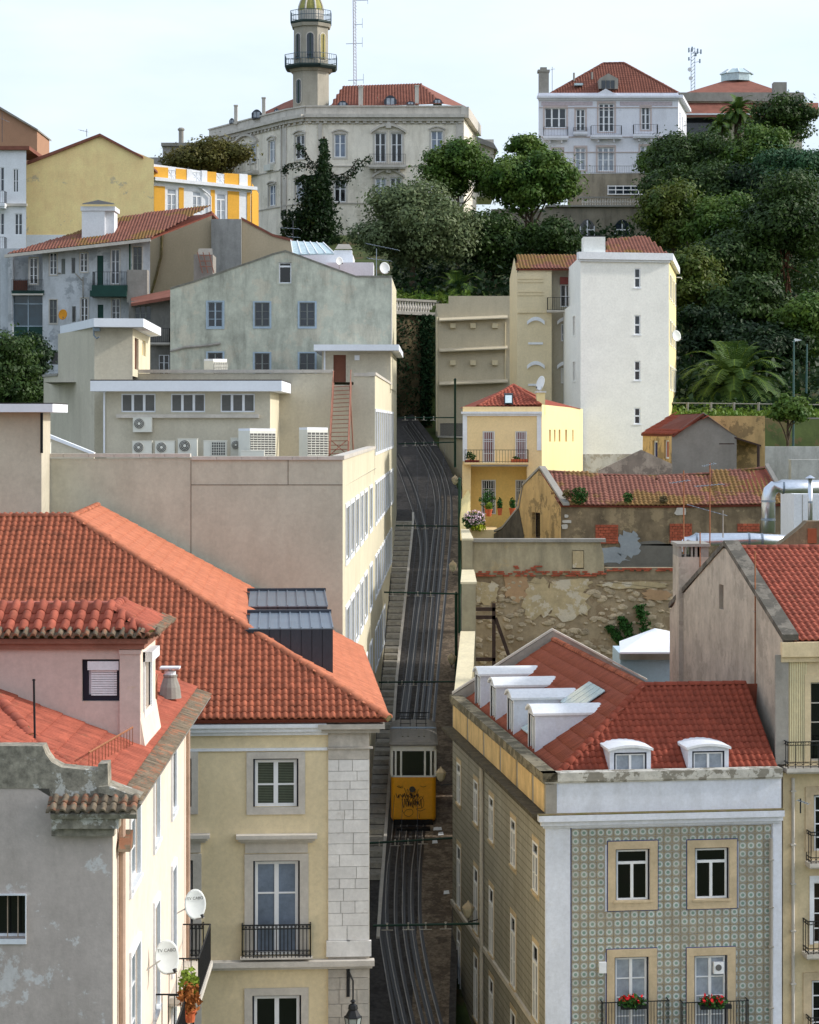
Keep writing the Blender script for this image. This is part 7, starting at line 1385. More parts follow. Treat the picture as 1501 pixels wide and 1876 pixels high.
k = MB(); pJ.pbox(k, 984, 176, 1247, 180, -.3, .6); pJ.pbox(k, 986, 180.2, 1244, 183, -.3, .3); k.build('cornice', m_vil, J); pb(J, pJ, 'parapet', m_vil, 986, 170, 1243, 175.8, -.6, .05)
k = MB()
for x0, x1 in ((992, 1086), (1136, 1232)): pJ.pbox(k, x0, 186, x1, 193, -.02, .05)
k.build('frieze', m_vf, J)
k = MB()
for y in (196, 250, 278): pJ.pbox(k, 988, y, 1242, y + 1.5, 0, .1)
k.build('string_course', m_vtr, J)
k = MB(); k.prism([pJ.hit(x, y, .4) for x, y in ((1082, 178), (1110, 162), (1140, 178))][::-1], (0, .8, 0)); k.build('pediment', m_vil, J)
for x0, y0, x1, y1 in ((100, 400, 222, 445), (252, 400, 320, 420), (340, 393, 494, 440), (556, 387, 677, 436)):
    a, b = z7(x0, y0); c, d = z7(x1, y1); balcony(J, pJ, a, c, b, d, 1.0 if y1 > 425 else .4, 16, m_vil, m_iron, th=.3, brackets=2 if y1 > 425 else 0)
jr = V((XP(1243, DJ), DJ, 0)); je = V((XP(1258, 276), 276, 0)); pJr = Pl(jr, (je - jr)[:2])
for uu in (2, 6, 9.5): window(J, pJr, 0, 0, 0, 0, m_frame, m_gmid, 2, (.5,), .12, uvr=(uu, uu + 1.2, ZP(238, DJ), ZP(200, DJ)), panes=False)
wall(J, pJr, [(0, ZP(340, DJ)), ((je - jr).length, ZP(340, DJ)), ((je - jr).length, ZP(172, DJ)), (0, ZP(172, DJ))], m_vil, uvs=True); k = MB(); pJr.box(k, -.3, (je - jr).length, ZP(180, DJ), ZP(174, DJ), -.2, .6); k.build('cornice', m_vil, J)
e0, e1, r0_, r1_ = P(1006, 173, DJ + .6), P(1243, 170, DJ + .6), P(1106, 116, DJ + 7), P(1143, 115, DJ + 7)
rJ = tiled(J, e0, e1 - e0, r0_ - e0, [e0, e1, r1_, r0_], .33, .5, m_tilefar, m_deck, 0, .06)
k = MB(); k.add([e0, r0_, r1_, e1, P(1250, 176, 280), P(1000, 176, 280)], [(0, 1, 5), (3, 4, 2), (1, 2, 4, 5)]); k.build('roof', m_tilefar, J); caps(rJ, e0, r0_, .2, .6, m_tilefar); caps(rJ, e1, r1_, .2, .6, m_tilefar); caps(rJ, r0_, r1_, .2, .6, m_tilefar)
k = MB(); k.box(XP(988, DJ + .5), XP(1006, DJ + .5), DJ + .5, DJ + 1.8, ZP(172, DJ), ZP(130, DJ)); k.box(XP(986, DJ), XP(1008, DJ), DJ + .4, DJ + 1.9, ZP(130, DJ), ZP(126, DJ)); k.box(XP(991, DJ), XP(1003, DJ), DJ + .7, DJ + 1.6, ZP(126, DJ), ZP(121, DJ)); k.build('chimney', m_conc, J)
k = MB(); k.prism([P(x, y, DJ + .5) for x, y in ((1098, 162), (1098, 144), (1115, 134), (1133, 144), (1133, 162))][::-1], (0, 4, 0)); dj = k.build('roof_dormer', m_conc, J); k = MB()
for i in range(3): k.box(XP(1103 + i * 8.5, DJ), XP(1110 + i * 8.5, DJ), DJ + .44, DJ + .5, ZP(161, DJ), ZP(146, DJ))
k.build('pane', m_gmid, dj); k = MB(); k.box(XP(1054, DJ), XP(1070, DJ), DJ + 1.2, DJ + 2.5, ZP(153, DJ), ZP(149, DJ)); k.build('roof_light', m_skyg, J); k = MB(); k.box(XP(1208, DJ), XP(1228, DJ), DJ + 5, DJ + 8, ZP(165, DJ), ZP(146, DJ)); k.build('roof_dormer', m_tilefar, J)
for x, y0, y1 in ((1052, 133, 148), (1085, 132, 145)): k = MB(); k.tube([P(x, y1, DJ + 3), P(x, y0, DJ + 3)], .12, 6); k.build('vent_stack', m_conc, J)
# far red-roofed house with cupola
J2 = root('cupola_house', P(1340, 260, 290), 'wide house with red hip roof and glazed cupola behind the villa', 'house'); p2 = Pl((0, 290, 0))
wall(J2, p2, [(1246, 300), (1470, 300), (1470, 172), (1246, 172)], m_bg); pb(J2, p2, 'cornice', m_conc, 1244, 170, 1472, 186, -.3, .5)
k = MB(); k.add([P(1248, 172, 290), P(1445, 172, 290), P(1372, 147, 296), P(1330, 147, 296)], [(0, 1, 2, 3)]); k.build('roof', m_tilefar, J2); k = MB(); k.hexa([P(1250, 214, 287), P(1500, 214, 287), P(1500, 190, 290), P(1250, 190, 290), P(1250, 212, 287), P(1500, 212, 287), P(1500, 188, 290), P(1250, 188, 290)]); k.build('veranda_roof', m_tilefar, J2)
pb(J2, p2, 'veranda_glass', m_gmid, 1253, 216, 1330, 245, 0, .1); pb(J2, p2, 'eaves_board', m_white, 1250, 213, 1500, 216, 2.6, 3.0)
k = MB(); c = P(1350, 150, 297); k.lathe(c, [(2.1, 0), (2.1, 1.0), (2.3, 1.0), (1.2, 1.7), (.1, 1.75)], 8); cu_ = k.build('cupola', m_skyg, J2)
for i in range(8): t = i * math.pi / 4; k = MB(); k.tube([(c.x + 2.3 * math.cos(t), c.y + 2.3 * math.sin(t), c.z + 1.05), (c.x + 1.2 * math.cos(t), c.y + 1.2 * math.sin(t), c.z + 1.75)], .08, 4); k.build('cupola_rib', m_frame, cu_)
k = MB(); k.box(XP(1418, 289), XP(1442, 289), 289, 290.5, ZP(190, 289), ZP(150, 289)); k.build('chimney', m_conc, J2)
am = root('antenna_tower', P(1270, 165, 292), 'lattice telecom antenna tower with dishes between the villa and the cupola house', 'antenna'); k = MB()
for dx in (-.25, .25): k.tube([P(1270, 172, 292) + V((dx, 0, 0)), P(1270, 88, 292) + V((dx, 0, 0))], .05, 4)
for j in range(13): y = 170 - j * 6.4; k.tube([P(1270, y, 292) + V((-.25, 0, 0)), P(1270, y - 6.4, 292) + V((.25, 0, 0))], .035, 3)
k.build('lattice', m_zincl, am)
for x, y, h_ in ((1262, 92, 8), (1268, 90, 8), (1278, 94, 9), (1284, 95, 8), (1262, 108, 6), (1282, 112, 7), (1275, 100, 6)): k = MB(); k.box(XP(x - 1.2, 292), XP(x + 1.2, 292), 291.6, 291.9, ZP(y + h_ / 2, 292), ZP(y - h_ / 2, 292)); k.tube([P(x, y, 291.9), P(1270, y + 3, 292)], .03, 4); k.build('panel_antenna', m_zincl, am)
for x, y in ((1264, 127), (1266, 143)): k = MB(); k.tube([P(x, y, 291.4), P(x, y, 291.8)], .28, 12); k.build('drum_dish', m_white, am)
# villa terraces
vt = root('villa_terrace', P(1130, 400, 250), 'stone garden terrace below the villa with balustrade, glazed gallery and arched windows', 'terrace'); pv = Pl((0, 258, 0)); pv2 = Pl((0, 250, 0)); m_ter = M('terrace_stone', (140, 132, 116), var=.2, sc_=.6, streak=.7, c2=(70, 66, 56))
wall(vt, pv, [(1040, 400), (1260, 400), (1260, 316), (1040, 318)], m_ter); wall(vt, pv2, [(900, 470), (1230, 470), (1230, 379), (900, 383)], m_ter)
pb(vt, pv, 'glazed_gallery', m_gmid, 1114, 341, 1215, 356, 0, .2)
k = MB()
for i in range(8): x = 1114 + i * 14; pv.pbox(k, x - .7, 340, x + .7, 357, .2, .26)
for y in (341, 348, 356): pv.pbox(k, 1113, y - .7, 1215, y + .7, .2, .27)
k.build('gallery_frame', m_frame, vt)
k = MB(); pv2.pbox(k, 1000, 376, 1230, 379, -8, .4); pv2.pbox(k, 1060, 360, 1230, 362.5, -.3, .1); k.build('coping', m_conc, vt)
for i in range(34): p = pv2.hit(1068 + i * 4.6, 376, -.1); k = MB(); k.lathe(p, [(.11, 0), (.07, .1), (.14, .35), (.06, .65), (.1, .85)], 6); k.build('baluster', m_stone, vt)
railing(vt, pv, XP(1060, 258), XP(1190, 258), ZP(317, 258), ZP(304, 258), .1, 40, m_iron, sides=False)
for x in (1076, 1140, 1018, 940):
    k = MB(); n = 8; k.prism([pv2.hit(x - 14 + 28 * i / n, 428 - 0 - (14 + 12 * (1 - (2 * i / n - 1) ** 2)), .02) for i in range(n + 1)] + [pv2.hit(x + 14, 460, .02), pv2.hit(x - 14, 460, .02)], pv2.n * .15); aw = k.build('arched_window', m_gdark if x != 1140 else m_gmid, vt)
    k = MB(); pv2.pbox(k, x - 1, 404, x + 1, 460, .17, .3); pv2.pbox(k, x - 13, 420, x + 13, 422, .17, .29); pv2.pbox(k, x - 13.5, 414, x - 12, 460, .17, .28); pv2.pbox(k, x + 12, 414, x + 13.5, 460, .17, .28); k.build('frame', m_frame, aw)
# ================================================================ the funicular car
D0, Lc = 112.4, 8.2; x0, x1 = XP(716.5, D0), XP(799, D0); zb0 = ZP(1505, D0); zw0 = ZP(1424, D0); zw1 = ZP(1376, D0); zr0 = ZP(1372, D0); xm = (x0 + x1) / 2
car = root('funicular_car', (xm, D0, ZR(D0)), 'yellow funicular car with white windows and graffiti on its front, climbing the street', 'funicular')
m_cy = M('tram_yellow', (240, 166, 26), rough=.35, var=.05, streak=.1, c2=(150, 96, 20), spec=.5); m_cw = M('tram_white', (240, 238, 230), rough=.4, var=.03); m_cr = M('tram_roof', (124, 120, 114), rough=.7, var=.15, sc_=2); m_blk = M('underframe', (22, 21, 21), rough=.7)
cr_ = .22
def plan(ins=0, n=5):      # rounded-corner plan outline
    a, b, c, d, r = x0 + ins, x1 - ins, D0 + ins, D0 + Lc - ins, cr_
    out = []
    for (cx, cy, t0) in ((a + r, c + r, math.pi), (b - r, c + r, 1.5 * math.pi), (b - r, d - r, 0), (a + r, d - r, .5 * math.pi)):
        out += [(cx + r * math.cos(t0 + .5 * math.pi * i / n), cy + r * math.sin(t0 + .5 * math.pi * i / n)) for i in range(n + 1)]
    return out
def loft(mb, secs):
    n = len(secs[0]); b = len(mb.v)
    for s in secs: mb.v += [tuple(p) for p in s]
    for j in range(len(secs) - 1):
        for i in range(n): mb.f.append((b + j * n + i, b + j * n + (i + 1) % n, b + (j + 1) * n + (i + 1) % n, b + (j + 1) * n + i))
    mb.f.append(tuple(range(b, b + n))[::-1]); mb.f.append(tuple(range(b + (len(secs) - 1) * n, b + len(secs) * n)))
grade = .235
k = MB(); loft(k, [[(x, y, zb0 + min(y - D0, 99) * grade) for x, y in plan(.05)], [(x, y, zb0 + .15 + (y - D0) * grade) for x, y in plan()], [(x, y, zw0) for x, y in plan()]]); body = k.build('body', m_cy, car, smooth=False)
k = MB(); loft(k, [[(x, y, zw0 + .002) for x, y in plan(-.02)], [(x, y, zw0 + .07) for x, y in plan(-.02)]]); loft(k, [[(x, y, zw1) for x, y in plan(-.01)], [(x, y, zw1 + .30 - .02) for x, y in plan(-.01)]]); k.build('belt_rail', m_cw, car)
k = MB(); loft(k, [[(x, y, zw0 + .07) for x, y in plan(.12)], [(x, y, zw1) for x, y in plan(.12)]]); k.build('window_glass', GLASS('tram_glass', (22, 22, 24), .06), car)
k = MB(); w_ = x1 - x0
for fx in (.02, .105, .225, .755, .89, .985): k.box(x0 + w_ * fx - .05, x0 + w_ * fx + .05, D0 - .005, D0 + .10, zw0 + .06, zw1 + .01)
k.build('window_post', m_cw, car)
for sx in (x0, x1):
    for i in range(6): k = MB(); y = D0 + .5 + i * (Lc - 1) / 5; k.box(sx - .04, sx + .04, y - .06, y + .06, zw0 + .06, zw1 + .01); k.build('window_post', m_cw, car)
k = MB(); secs = []
for ins, z in ((-.10, .28), (-.10, .34), (.05, .46), (.28, .55), (.6, .60)): secs.append([(xm + (x - xm) * (1 - ins / 1.2), y + (ins if y < D0 + Lc / 2 else -ins), zw1 + z) for x, y in plan(0)])
loft(k, secs); k.build('roof', m_cr, car)
zt_ = zw1 + .62
for sx in (-.42, .42):
    k = MB()
    for dx in (-.14, .14): k.box(xm + sx + dx - .05, xm + sx + dx + .05, D0 + .9, D0 + 3.4, zt_ - .03, zt_ + .03)
    k.build('roof_walk', M('walk_board', (128, 124, 116)), car)
    pg = MB()
    for dx in (-.25, .25):
        for dy in (3.6, 5.2): pg.tube([(xm + sx + dx, D0 + dy, zt_), (xm + sx + dx, D0 + dy, zt_ + .3)], .025, 4)
        pg.tube([(xm + sx + dx, D0 + 3.6, zt_ + .3), (xm + sx + dx, D0 + 4.4, zt_ + .75), (xm + sx + dx, D0 + 5.2, zt_ + .3)], .02, 4)
    for y, z in ((3.6, .3), (5.2, .3), (4.4, .75), (4.0, .52), (4.8, .52)): pg.tube([(xm + sx - .3, D0 + y, zt_ + z), (xm + sx + .3, D0 + y, zt_ + z)], .022, 4)
    pg.tube([(xm + sx - .45, D0 + 4.4, zt_ + .78), (xm + sx + .45, D0 + 4.4, zt_ + .78)], .03, 4); pg.build('pantograph', m_iron, car)
k = MB(); k.tube([(x0 - .05, D0 + 3.2, zt_ + .12), (x1 + .05, D0 + 3.2, zt_ + .12)], .03, 5); k.tube([(x0 + .05, D0 + 3.5, zt_ + .12), (x1 - .05, D0 + 3.5, zt_ + .12)], .025, 5); k.build('roof_bar', m_zincl, car)
k = MB(); k.hexa([(x0 + .3, D0 + .4, ZR(D0 + .4) + .02), (x1 - .3, D0 + .4, ZR(D0 + .4) + .02), (x1 - .3, D0 + Lc - .5, ZR(D0 + Lc - .5) + .02), (x0 + .3, D0 + Lc - .5, ZR(D0 + Lc - .5) + .02), (x0 + .2, D0 + .3, zb0 + .2), (x1 - .2, D0 + .3, zb0 + .2), (x1 - .2, D0 + Lc - .4, zb0 + .2 + Lc * grade), (x0 + .2, D0 + Lc - .4, zb0 + .2 + Lc * grade)]); k.box(x0 + .15, x1 - .15, D0 - .02, D0 + .5, ZR(D0) - .1, zb0 + .1); k.box(x0 + .3, x1 - .3, D0 - .75, D0 - .03, ZR(D0 - .75) - .1, ZR(D0 - .75) + .14); k.build('underframe', m_blk, car)  # low black box ahead of the car is added as its shadow on the road
c = P(755.5, 1446, D0 - .02); k = MB(); k.tube([c, c - V((0, .05, 0))], .13, 16); hl = k.build('headlamp', M('lamp_glass', (70, 66, 58), rough=.15), car); k = MB(); k.tube([c + V((.14 * math.cos(t), -.045, .14 * math.sin(t))) for t in np.linspace(0, 2 * math.pi, 17)], .018, 4); k.build('lamp_rim', m_zinc, hl)
m_gra = M('graffiti_ink', (38, 26, 24), rough=.5)
def ink(pts, r=.011): k.tube([P(x, y, D0 - .012) for x, y in smooth(pts, 4)], r, 4)
k = MB(); random.seed(3)
for ox, oy, n, sx, sy in ((727, 1458, 12, 3.6, 5), (737, 1472, 9, 4.2, 8)):
    pts = []; 
    for i in range(n): pts += [(ox + i * sx + random.uniform(-2, 1), oy - sy * random.uniform(.4, 1.1)), (ox + i * sx + sx * .5 + random.uniform(-1.5, 2), oy + sy * random.uniform(.3, 1.1))]
    ink(pts, .018)
for r_ in range(3): ink([(742 + random.uniform(-2, 2) + 3 * i, 1452 + r_ * 10 + (7 if i % 2 else -6) + random.uniform(-3, 3)) for i in range(9)], .014)
ink([(737, 1484), (742, 1493), (750, 1496), (757, 1490), (754, 1483), (745, 1484), (740, 1490)]); ink([(760, 1476), (768, 1463), (773, 1460), (777, 1470), (774, 1480), (763, 1482), (770, 1486), (780, 1482)]); ink([(762, 1470), (772, 1466), (776, 1458)]); ink([(728, 1441), (733, 1443), (738, 1440)]); ink([(770, 1440), (776, 1442), (781, 1440)]); ink([(728, 1441), (732, 1440), (735, 1444), (739, 1442)]); ink([(768, 1490), (769, 1499)])
k.build('graffiti', m_gra, car)
# ================================================================ catenary masts, wires, street lamps
def mast_(x, y0, y1, arms, D_, lb, r=.09):
    rt = root('catenary_mast', P(x, y1, D_), lb, 'mast', 'green funicular masts along the street'); k = MB(); k.tube([P(x, y1, D_), P(x, y0, D_)], r, 10); k.lathe(P(x, y0, D_), [(r * 1.2, 0), (r * 1.3, .08), (.02, .2)], 10); k.build('pole', m_green, rt)
    for (xa, ya, yb) in arms:
        k = MB(); k.tube([P(xa, ya, D_), P(x, yb, D_)], .055, 6); ar = k.build('arm', m_green, rt)
        for t in (.12, .3, .45, .62): p = P(xa, ya, D_).lerp(P(x, yb, D_), t); k = MB(); k.tube([p + V((0, 0, .1)), p - V((0, 0, .2))], .045, 6); k.tube([p + V((-.25, 0, -.2)), p + V((.25, 0, -.2))], .02, 4); k.build('insulator', m_stone, ar)
mast_(898, 1640, 2000, [(684, 1696, 1692)], 92.5, 'dark green funicular mast nearest the tiled corner house', .12)
mast_(836, 1290, 1560, [(676, 1545, 1535)], 106.5, 'green funicular mast whose arm crosses in front of the yellow car')
mast_(836, 1090, 1330, [(694, 1250, 1249)], 128.0, 'green funicular mast between the capped wall and the track above the car')
mast_(842, 880, 1160, [(703, 1085, 1088)], 139, 'tall green funicular mast beside the cottage terrace, third up the street')
mast_(845, 945, 1120, [(725, 963, 964)], 150.5, 'slender green funicular mast at the cottage corner with level arm')
mast_(834, 697, 856, [(730, 765, 765), (730, 813, 810)], 172, 'uppermost green funicular mast in front of the stepped beige wall')
for i, pts in enumerate(([(742, 1700, 92.5), (735, 1550, 106.5), (744, 1254, 128), (760, 1090, 139), (778, 968, 150.5), (790, 815, 172)], [(705, 1700, 92.5), (716, 1550, 106.5), (738, 1254, 128), (752, 1090, 139), (766, 968, 150.5), (764, 815, 172)], [(768, 1700, 92.5), (765, 1548, 106.5), (766, 1254, 128), (782, 1090, 139), (800, 968, 150.5), (816, 815, 172)])):
    k = MB(); k.tube([P(*p) for p in pts], .012, 4); tag(k.build('overhead_wire', m_zinc), ('middle overhead wire above the funicular rails', 'overhead wire on the stairway side of the rails', 'overhead wire on the capped wall side of the rails')[i], 'wire')
def lantern(x, y, D_, xw, lb):
    rt = root('wall_lantern', P(x, y, D_), lb, 'street lamp'); c = P(x, y, D_); k = MB(); k.lathe(c, [(.06, -.32), (.16, -.22), (.26, .05), (.20, .12)], 6); k.build('lantern_body', M('opal_glass', (206, 196, 168), rough=.4), rt); k = MB(); k.lathe(c, [(.28, .12), (.16, .26), (.06, .34), (.03, .42)], 6); k.build('lantern_cap', m_stone2, rt); k = MB(); k.tube([c - V((0, 0, .3)), c - V((0, 0, .5)), P(xw, y + 16, D_)], .03, 5); k.build('bracket', m_iron, rt)
lantern(828, 1208, 127, 836, 'pale hexagonal street lantern above the funicular car roof'); lantern(830, 1038, 140, 841, 'pale hexagonal street lantern by the middle mast'); lantern(834, 880, 158, 842, 'pale street lantern beside the yellow cottage'); lantern(808, 1420, 108, 834, 'pale street lantern beside the car windows'); lantern(858, 1668, 93, 880, 'grimy street lantern on the tiled house side wall')
# street lamps at the right
for i, (x, y0, y1, D_, hd) in enumerate(((1453, 622, 900, 158, 1), (1477, 630, 760, 170, 0))):
    rt = root('street_lamp', P(x, y1, D_), ('teal street lamp post with white angled head beside the palm', 'plain teal post behind the street lamp')[i], 'lamp post'); k = MB(); k.tube([P(x, y1, D_), P(x + 2, y0, D_)], .1, 8, .06); k.build('pole', M('teal_paint', (60, 92, 92), rough=.5), rt)
    if hd: k = MB(); k.prism([P(1454, 626, D_), P(1470, 623, D_), P(1458, 620, D_)], (0, .4, 0)); k.build('lamp_head', m_white, rt)
# fence on the grass behind the ruin
for i in range(1):
    fe = root('wire_fence', P(1300, 760, 163), 'low fence of grey posts and one rail below the big palm', 'fence'); k = MB(); k.tube([P(1226, 738, 163), P(1560, 742, 163)], .05, 5); k.build('rail', m_conc, fe)
    for x in (1260, 1303, 1345, 1390, 1440): k = MB(); k.tube([P(x, 762, 163), P(x, 737, 163)], .1, 6); k.build('post', m_conc, fe)
# aerials
def aerial(x, y0, y1, D_, els, lb, m=None):
    rt = root('tv_aerial', P(x, y1, D_), lb, 'aerial'); k = MB(); k.tube([P(x, y1, D_), P(x, y0, D_)], .03, 5); k.build('pole', m or m_rust, rt)
    for (xa, ya, xb, yb, n) in els:
        k = MB(); a, b = P(xa, ya, D_), P(xb, yb, D_); k.tube([a, b], .022, 4)
        for i in range(n): p = a.lerp(b, i / max(1, n - 1)); k.tube([p + V((-.12, -.35, .03)), p + V((.12, .35, -.03))], .012, 3)
        k.build('boom', m_zincl, rt)
aerial(1253, 862, 1030, 98, ((1230, 885, 1262, 880, 6),), 'rusty aerial mast standing on the chimney stack')
aerial(1301, 848, 1000, 99, ((1275, 891, 1325, 887, 9), (1289, 854, 1310, 849, 6)), 'double aerial mast between mossy roof and level duct')
aerial(1283, 975, 1220, 95, (), 'thin rusty mast fixed to the gabled house side wall')
aerial(1384, 1010, 1290, 84, ((1384, 1120, 1430, 1135, 4),), 'thin rusty mast in front of the gabled house wall')
aerial(1325, 935, 985, 101, ((1262, 925, 1330, 944, 8),), 'leaning aerial boom above the level silver duct', m_conc)
aerial(1467, 1463, 1490, 79.5, ((1462, 1466, 1482, 1473, 5),), 'tiny aerial fixed beside the edge window of the cream house', m_iron)
aerial(690, 455, 505, 176, ((672, 446, 730, 458, 8), (675, 473, 716, 478, 6)), 'aerial with long booms next to the white roof terrace', m_zincl)
aerial(537, 404, 450, 186, ((515, 417, 548, 419, 4), (528, 433, 548, 435, 3)), 'dark aerial in front of the ivy covered tree', m_zinc)
aerial(159, 236, 250, 213, ((146, 238, 160, 241, 4),), 'tiny aerial on the yellow gable ridge', m_zinc)
aerial(592, 92, 118, 257, ((581, 94, 594, 95, 3),), 'tiny aerial on the tower gallery', m_zinc)
aerial(1012, 122, 172, 265, ((1002, 130, 1016, 126, 4),), 'aerial leaning beside the villa chimney', m_zinc)
aerial(4, 206, 260, 230, ((-4, 214, 14, 222, 4),), 'dark aerial in front of the brown gable', m_zinc)
# ================================================================ trees and planting
def LM(name, c, c2, var=.22):
    if name in MATS: return MATS[name]
    m = bpy.data.materials.new(name); m.use_nodes = True; N = m.node_tree.nodes; L = m.node_tree.links; b = N['Principled BSDF']; b.inputs['Roughness'].default_value = .55; b.inputs['Specular IOR Level'].default_value = .25
    g = N.new('ShaderNodeNewGeometry'); n = N.new('ShaderNodeTexNoise'); n.inputs['Scale'].default_value = .55; n.inputs['Detail'].default_value = 5; L.new(g.outputs['Position'], n.inputs['Vector'])
    r = N.new('ShaderNodeMapRange'); r.inputs['From Min'].default_value = .35; r.inputs['From Max'].default_value = .65; L.new(n.outputs['Fac'], r.inputs[0])
    x = N.new('ShaderNodeMixRGB'); L.new(r.outputs[0], x.inputs[0]); x.inputs[1].default_value = (*lin(c), 1); x.inputs[2].default_value = (*lin(c2), 1)
    hv = N.new('ShaderNodeHueSaturation'); ri = N.new('ShaderNodeMapRange'); ri.inputs['To Min'].default_value = 1 - var; ri.inputs['To Max'].default_value = 1 + var
    L.new(g.outputs['Random Per Island'], ri.inputs[0]); L.new(ri.outputs[0], hv.inputs['Value']); L.new(x.outputs[0], hv.inputs['Color']); L.new(hv.outputs[0], b.inputs['Base Color'])
    tr_ = N.new('ShaderNodeBsdfTranslucent'); L.new(hv.outputs[0], tr_.inputs['Color']); ms = N.new('ShaderNodeMixShader'); ms.inputs[0].default_value = .25; L.new(b.outputs[0], ms.inputs[1]); L.new(tr_.outputs[0], ms.inputs[2]); L.new(ms.outputs[0], N['Material Output'].inputs[0])
    MATS[name] = m; return m
l_dark = LM('leaf_dark', (40, 62, 26), (64, 86, 36)); l_mid = LM('leaf_mid', (58, 90, 32), (94, 116, 46)); l_olive = LM('leaf_olive', (82, 98, 62), (112, 124, 84)); l_yel = LM('leaf_yellow', (92, 100, 36), (64, 88, 32)); l_brown = LM('leaf_brown', (86, 88, 40), (104, 96, 50)); l_ivy = LM('leaf_ivy', (24, 46, 22), (36, 58, 26)); l_blue = LM('leaf_bluegreen', (44, 80, 52), (60, 92, 58))
m_bark = M('bark', (78, 66, 52), var=.3, sc_=3, bump=.5, bsc=6); m_bark2 = M('bark_red', (104, 70, 52), var=.25, sc_=3)
HC = 'trees and planting around the hillside park'
def tree(name, x, y, rx, ry, D_, lm, label, base=None, n=9000, clumps=34, leaf=.22, dens=.55, rd=None, seed=0, bark=None, limbs=7, cat='tree', lean=0):
    """tapered trunk, forked limbs, crown of leaf-sized faces gathered in clumps. x,y,rx,ry in photo pixels at distance D_"""
    g = np.random.default_rng(seed); s = D_ / F; c = P(x, y, D_); RX, RZ = rx * s, ry * s; RY = rd or (RX + RZ) / 2
    bz = base if base is not None else ground_z(c.x, D_); rt = root(name, (c.x, D_, bz), label, cat, HC if cat == 'tree' else None)
    clumps = int(clumps * 1.7); cl = []
    while len(cl) < clumps:
        d = g.normal(size=3); d /= np.linalg.norm(d); r = g.random() ** .33 * (.72 + .28 * g.random()); p = np.array([d[0] * RX, d[1] * RY, d[2] * RZ]) * r
        if d[2] < -.55 and g.random() < .6: continue
        cl.append(p)
    cl = np.array(cl); rad = (.09 + .15 * g.random(clumps)) * (RX + RZ)
    k = MB(); top = V((c.x + lean, D_, c.z - RZ * .25)); b0 = V((c.x + lean * -.3, D_, bz - .4)); tr_ = max(.14, RX * .05)
    mid = b0.lerp(top, .55) + V((g.normal() * .25, g.normal() * .25, 0)); k.tube([b0, b0.lerp(mid, .5), mid, top, top + V((g.normal() * .4, g.normal() * .4, RZ * .5))], tr_ * 1.25, 8, tr_ * .3); k.build('trunk', bark or m_bark, rt)
    idx = np.argsort(-np.linalg.norm(cl, axis=1))[:limbs]
    for i in idx:
        e = V(cl[i]) + c; st_ = b0.lerp(top, g.uniform(.55, 1.0)); m_ = st_.lerp(e, .5) + V((0, 0, -.05 * RZ + g.normal() * .15)); k = MB(); k.tube([st_, st_.lerp(m_, .5) + V((0, 0, .1)), m_, m_.lerp(e, .6), e], tr_ * .5, 6, tr_ * .1); k.build('limb', bark or m_bark, rt)
    n = int(n * 2.1); w_ = rad ** 2; ci = g.choice(clumps, n, p=w_ / w_.sum()); d = g.normal(size=(n, 3)); d /= np.linalg.norm(d, axis=1)[:, None]
    rr_ = rad[ci] * (.45 + .55 * g.random(n) ** .5) * np.where(g.random(n) < .14, 1.6, 1); p = cl[ci] + d * rr_[:, None] * np.array([1.1, 1.1, .72]); p += np.array(c)
    keep = p[:, 2] > bz + .1; v, f = leafquads(p[keep], leaf * .85, g, (d * np.array([1, 1, 1.3]) + np.array([0, 0, .25]))[keep]); mesh_np('crown', v, f, lm, rt); return rt
T_ = tree
T_('locust_tree', 838, 305, 62, 52, 222, l_mid, 'mid green leafy tree in front of the palace right end', n=9000, seed=1, base=park(222))
T_('locust_tree', 975, 335, 88, 60, 220, l_mid, 'broad spreading green tree between palace and villa with visible limbs', n=11000, seed=2, clumps=30, limbs=12)
T_('locust_tree', 965, 268, 36, 26, 224, l_mid, 'loose airy treetop against the sky between palace and villa', n=2600, seed=3, clumps=16)
T_('olive_tree', 752, 420, 110, 82, 212, l_olive, 'large grey-green tree standing above the dark retaining wall', n=17000, seed=4, clumps=46, dens=.6)
T_('oak_tree', 905, 445, 70, 62, 216, l_dark, 'dark shaded tree under the spreading tree, above the stepped wall', n=8000, seed=5)
T_('oak_tree', 1015, 440, 50, 34, 214, l_dark, 'dark round tree behind the cream arched house roof', n=5000, seed=51)
T_('ash_tree', 385, 288, 78, 32, 240, l_brown, 'brownish green tree rising behind the ochre and white house', n=7000, seed=6, clumps=26)
T_('oak_tree', 1235, 395, 60, 62, 208, l_yel, 'yellow-green tree directly behind the white tower house roof', n=9000, seed=7)
T_('oak_tree', 1330, 420, 70, 66, 204, l_mid, 'full green tree right of the yellow-green one above the palm', n=10000, seed=8)
T_('pine_tree', 1440, 430, 80, 110, 198, l_dark, 'tall dark pine at the frame edge above the lamp post', n=13000, seed=9, clumps=40, bark=m_bark2)
T_('oak_tree', 1285, 295, 98, 60, 236, l_dark, 'dark rounded tree just right of the villa', n=13000, seed=10)
T_('oak_tree', 1385, 285, 66, 66, 234, l_mid, 'green tree between the two palm crowns and the open dark tree', n=9000, seed=52)
T_('eucalyptus_tree', 1440, 215, 66, 46, 240, l_dark, 'open dark tree with sky gaps at the upper frame edge', n=5200, seed=11, clumps=22, limbs=10)
T_('oak_tree', 1450, 320, 75, 48, 226, l_blue, 'bluish green tree below the open dark tree at the frame edge', n=8000, seed=12)
T_('oak_tree', 1268, 520, 46, 80, 192, l_yel, 'tall yellowish leafed tree touching the white tower house', n=9000, seed=13)
T_('oak_tree', 1380, 560, 66, 60, 188, l_dark, 'dark tree directly above the big palm', n=9000, seed=14)
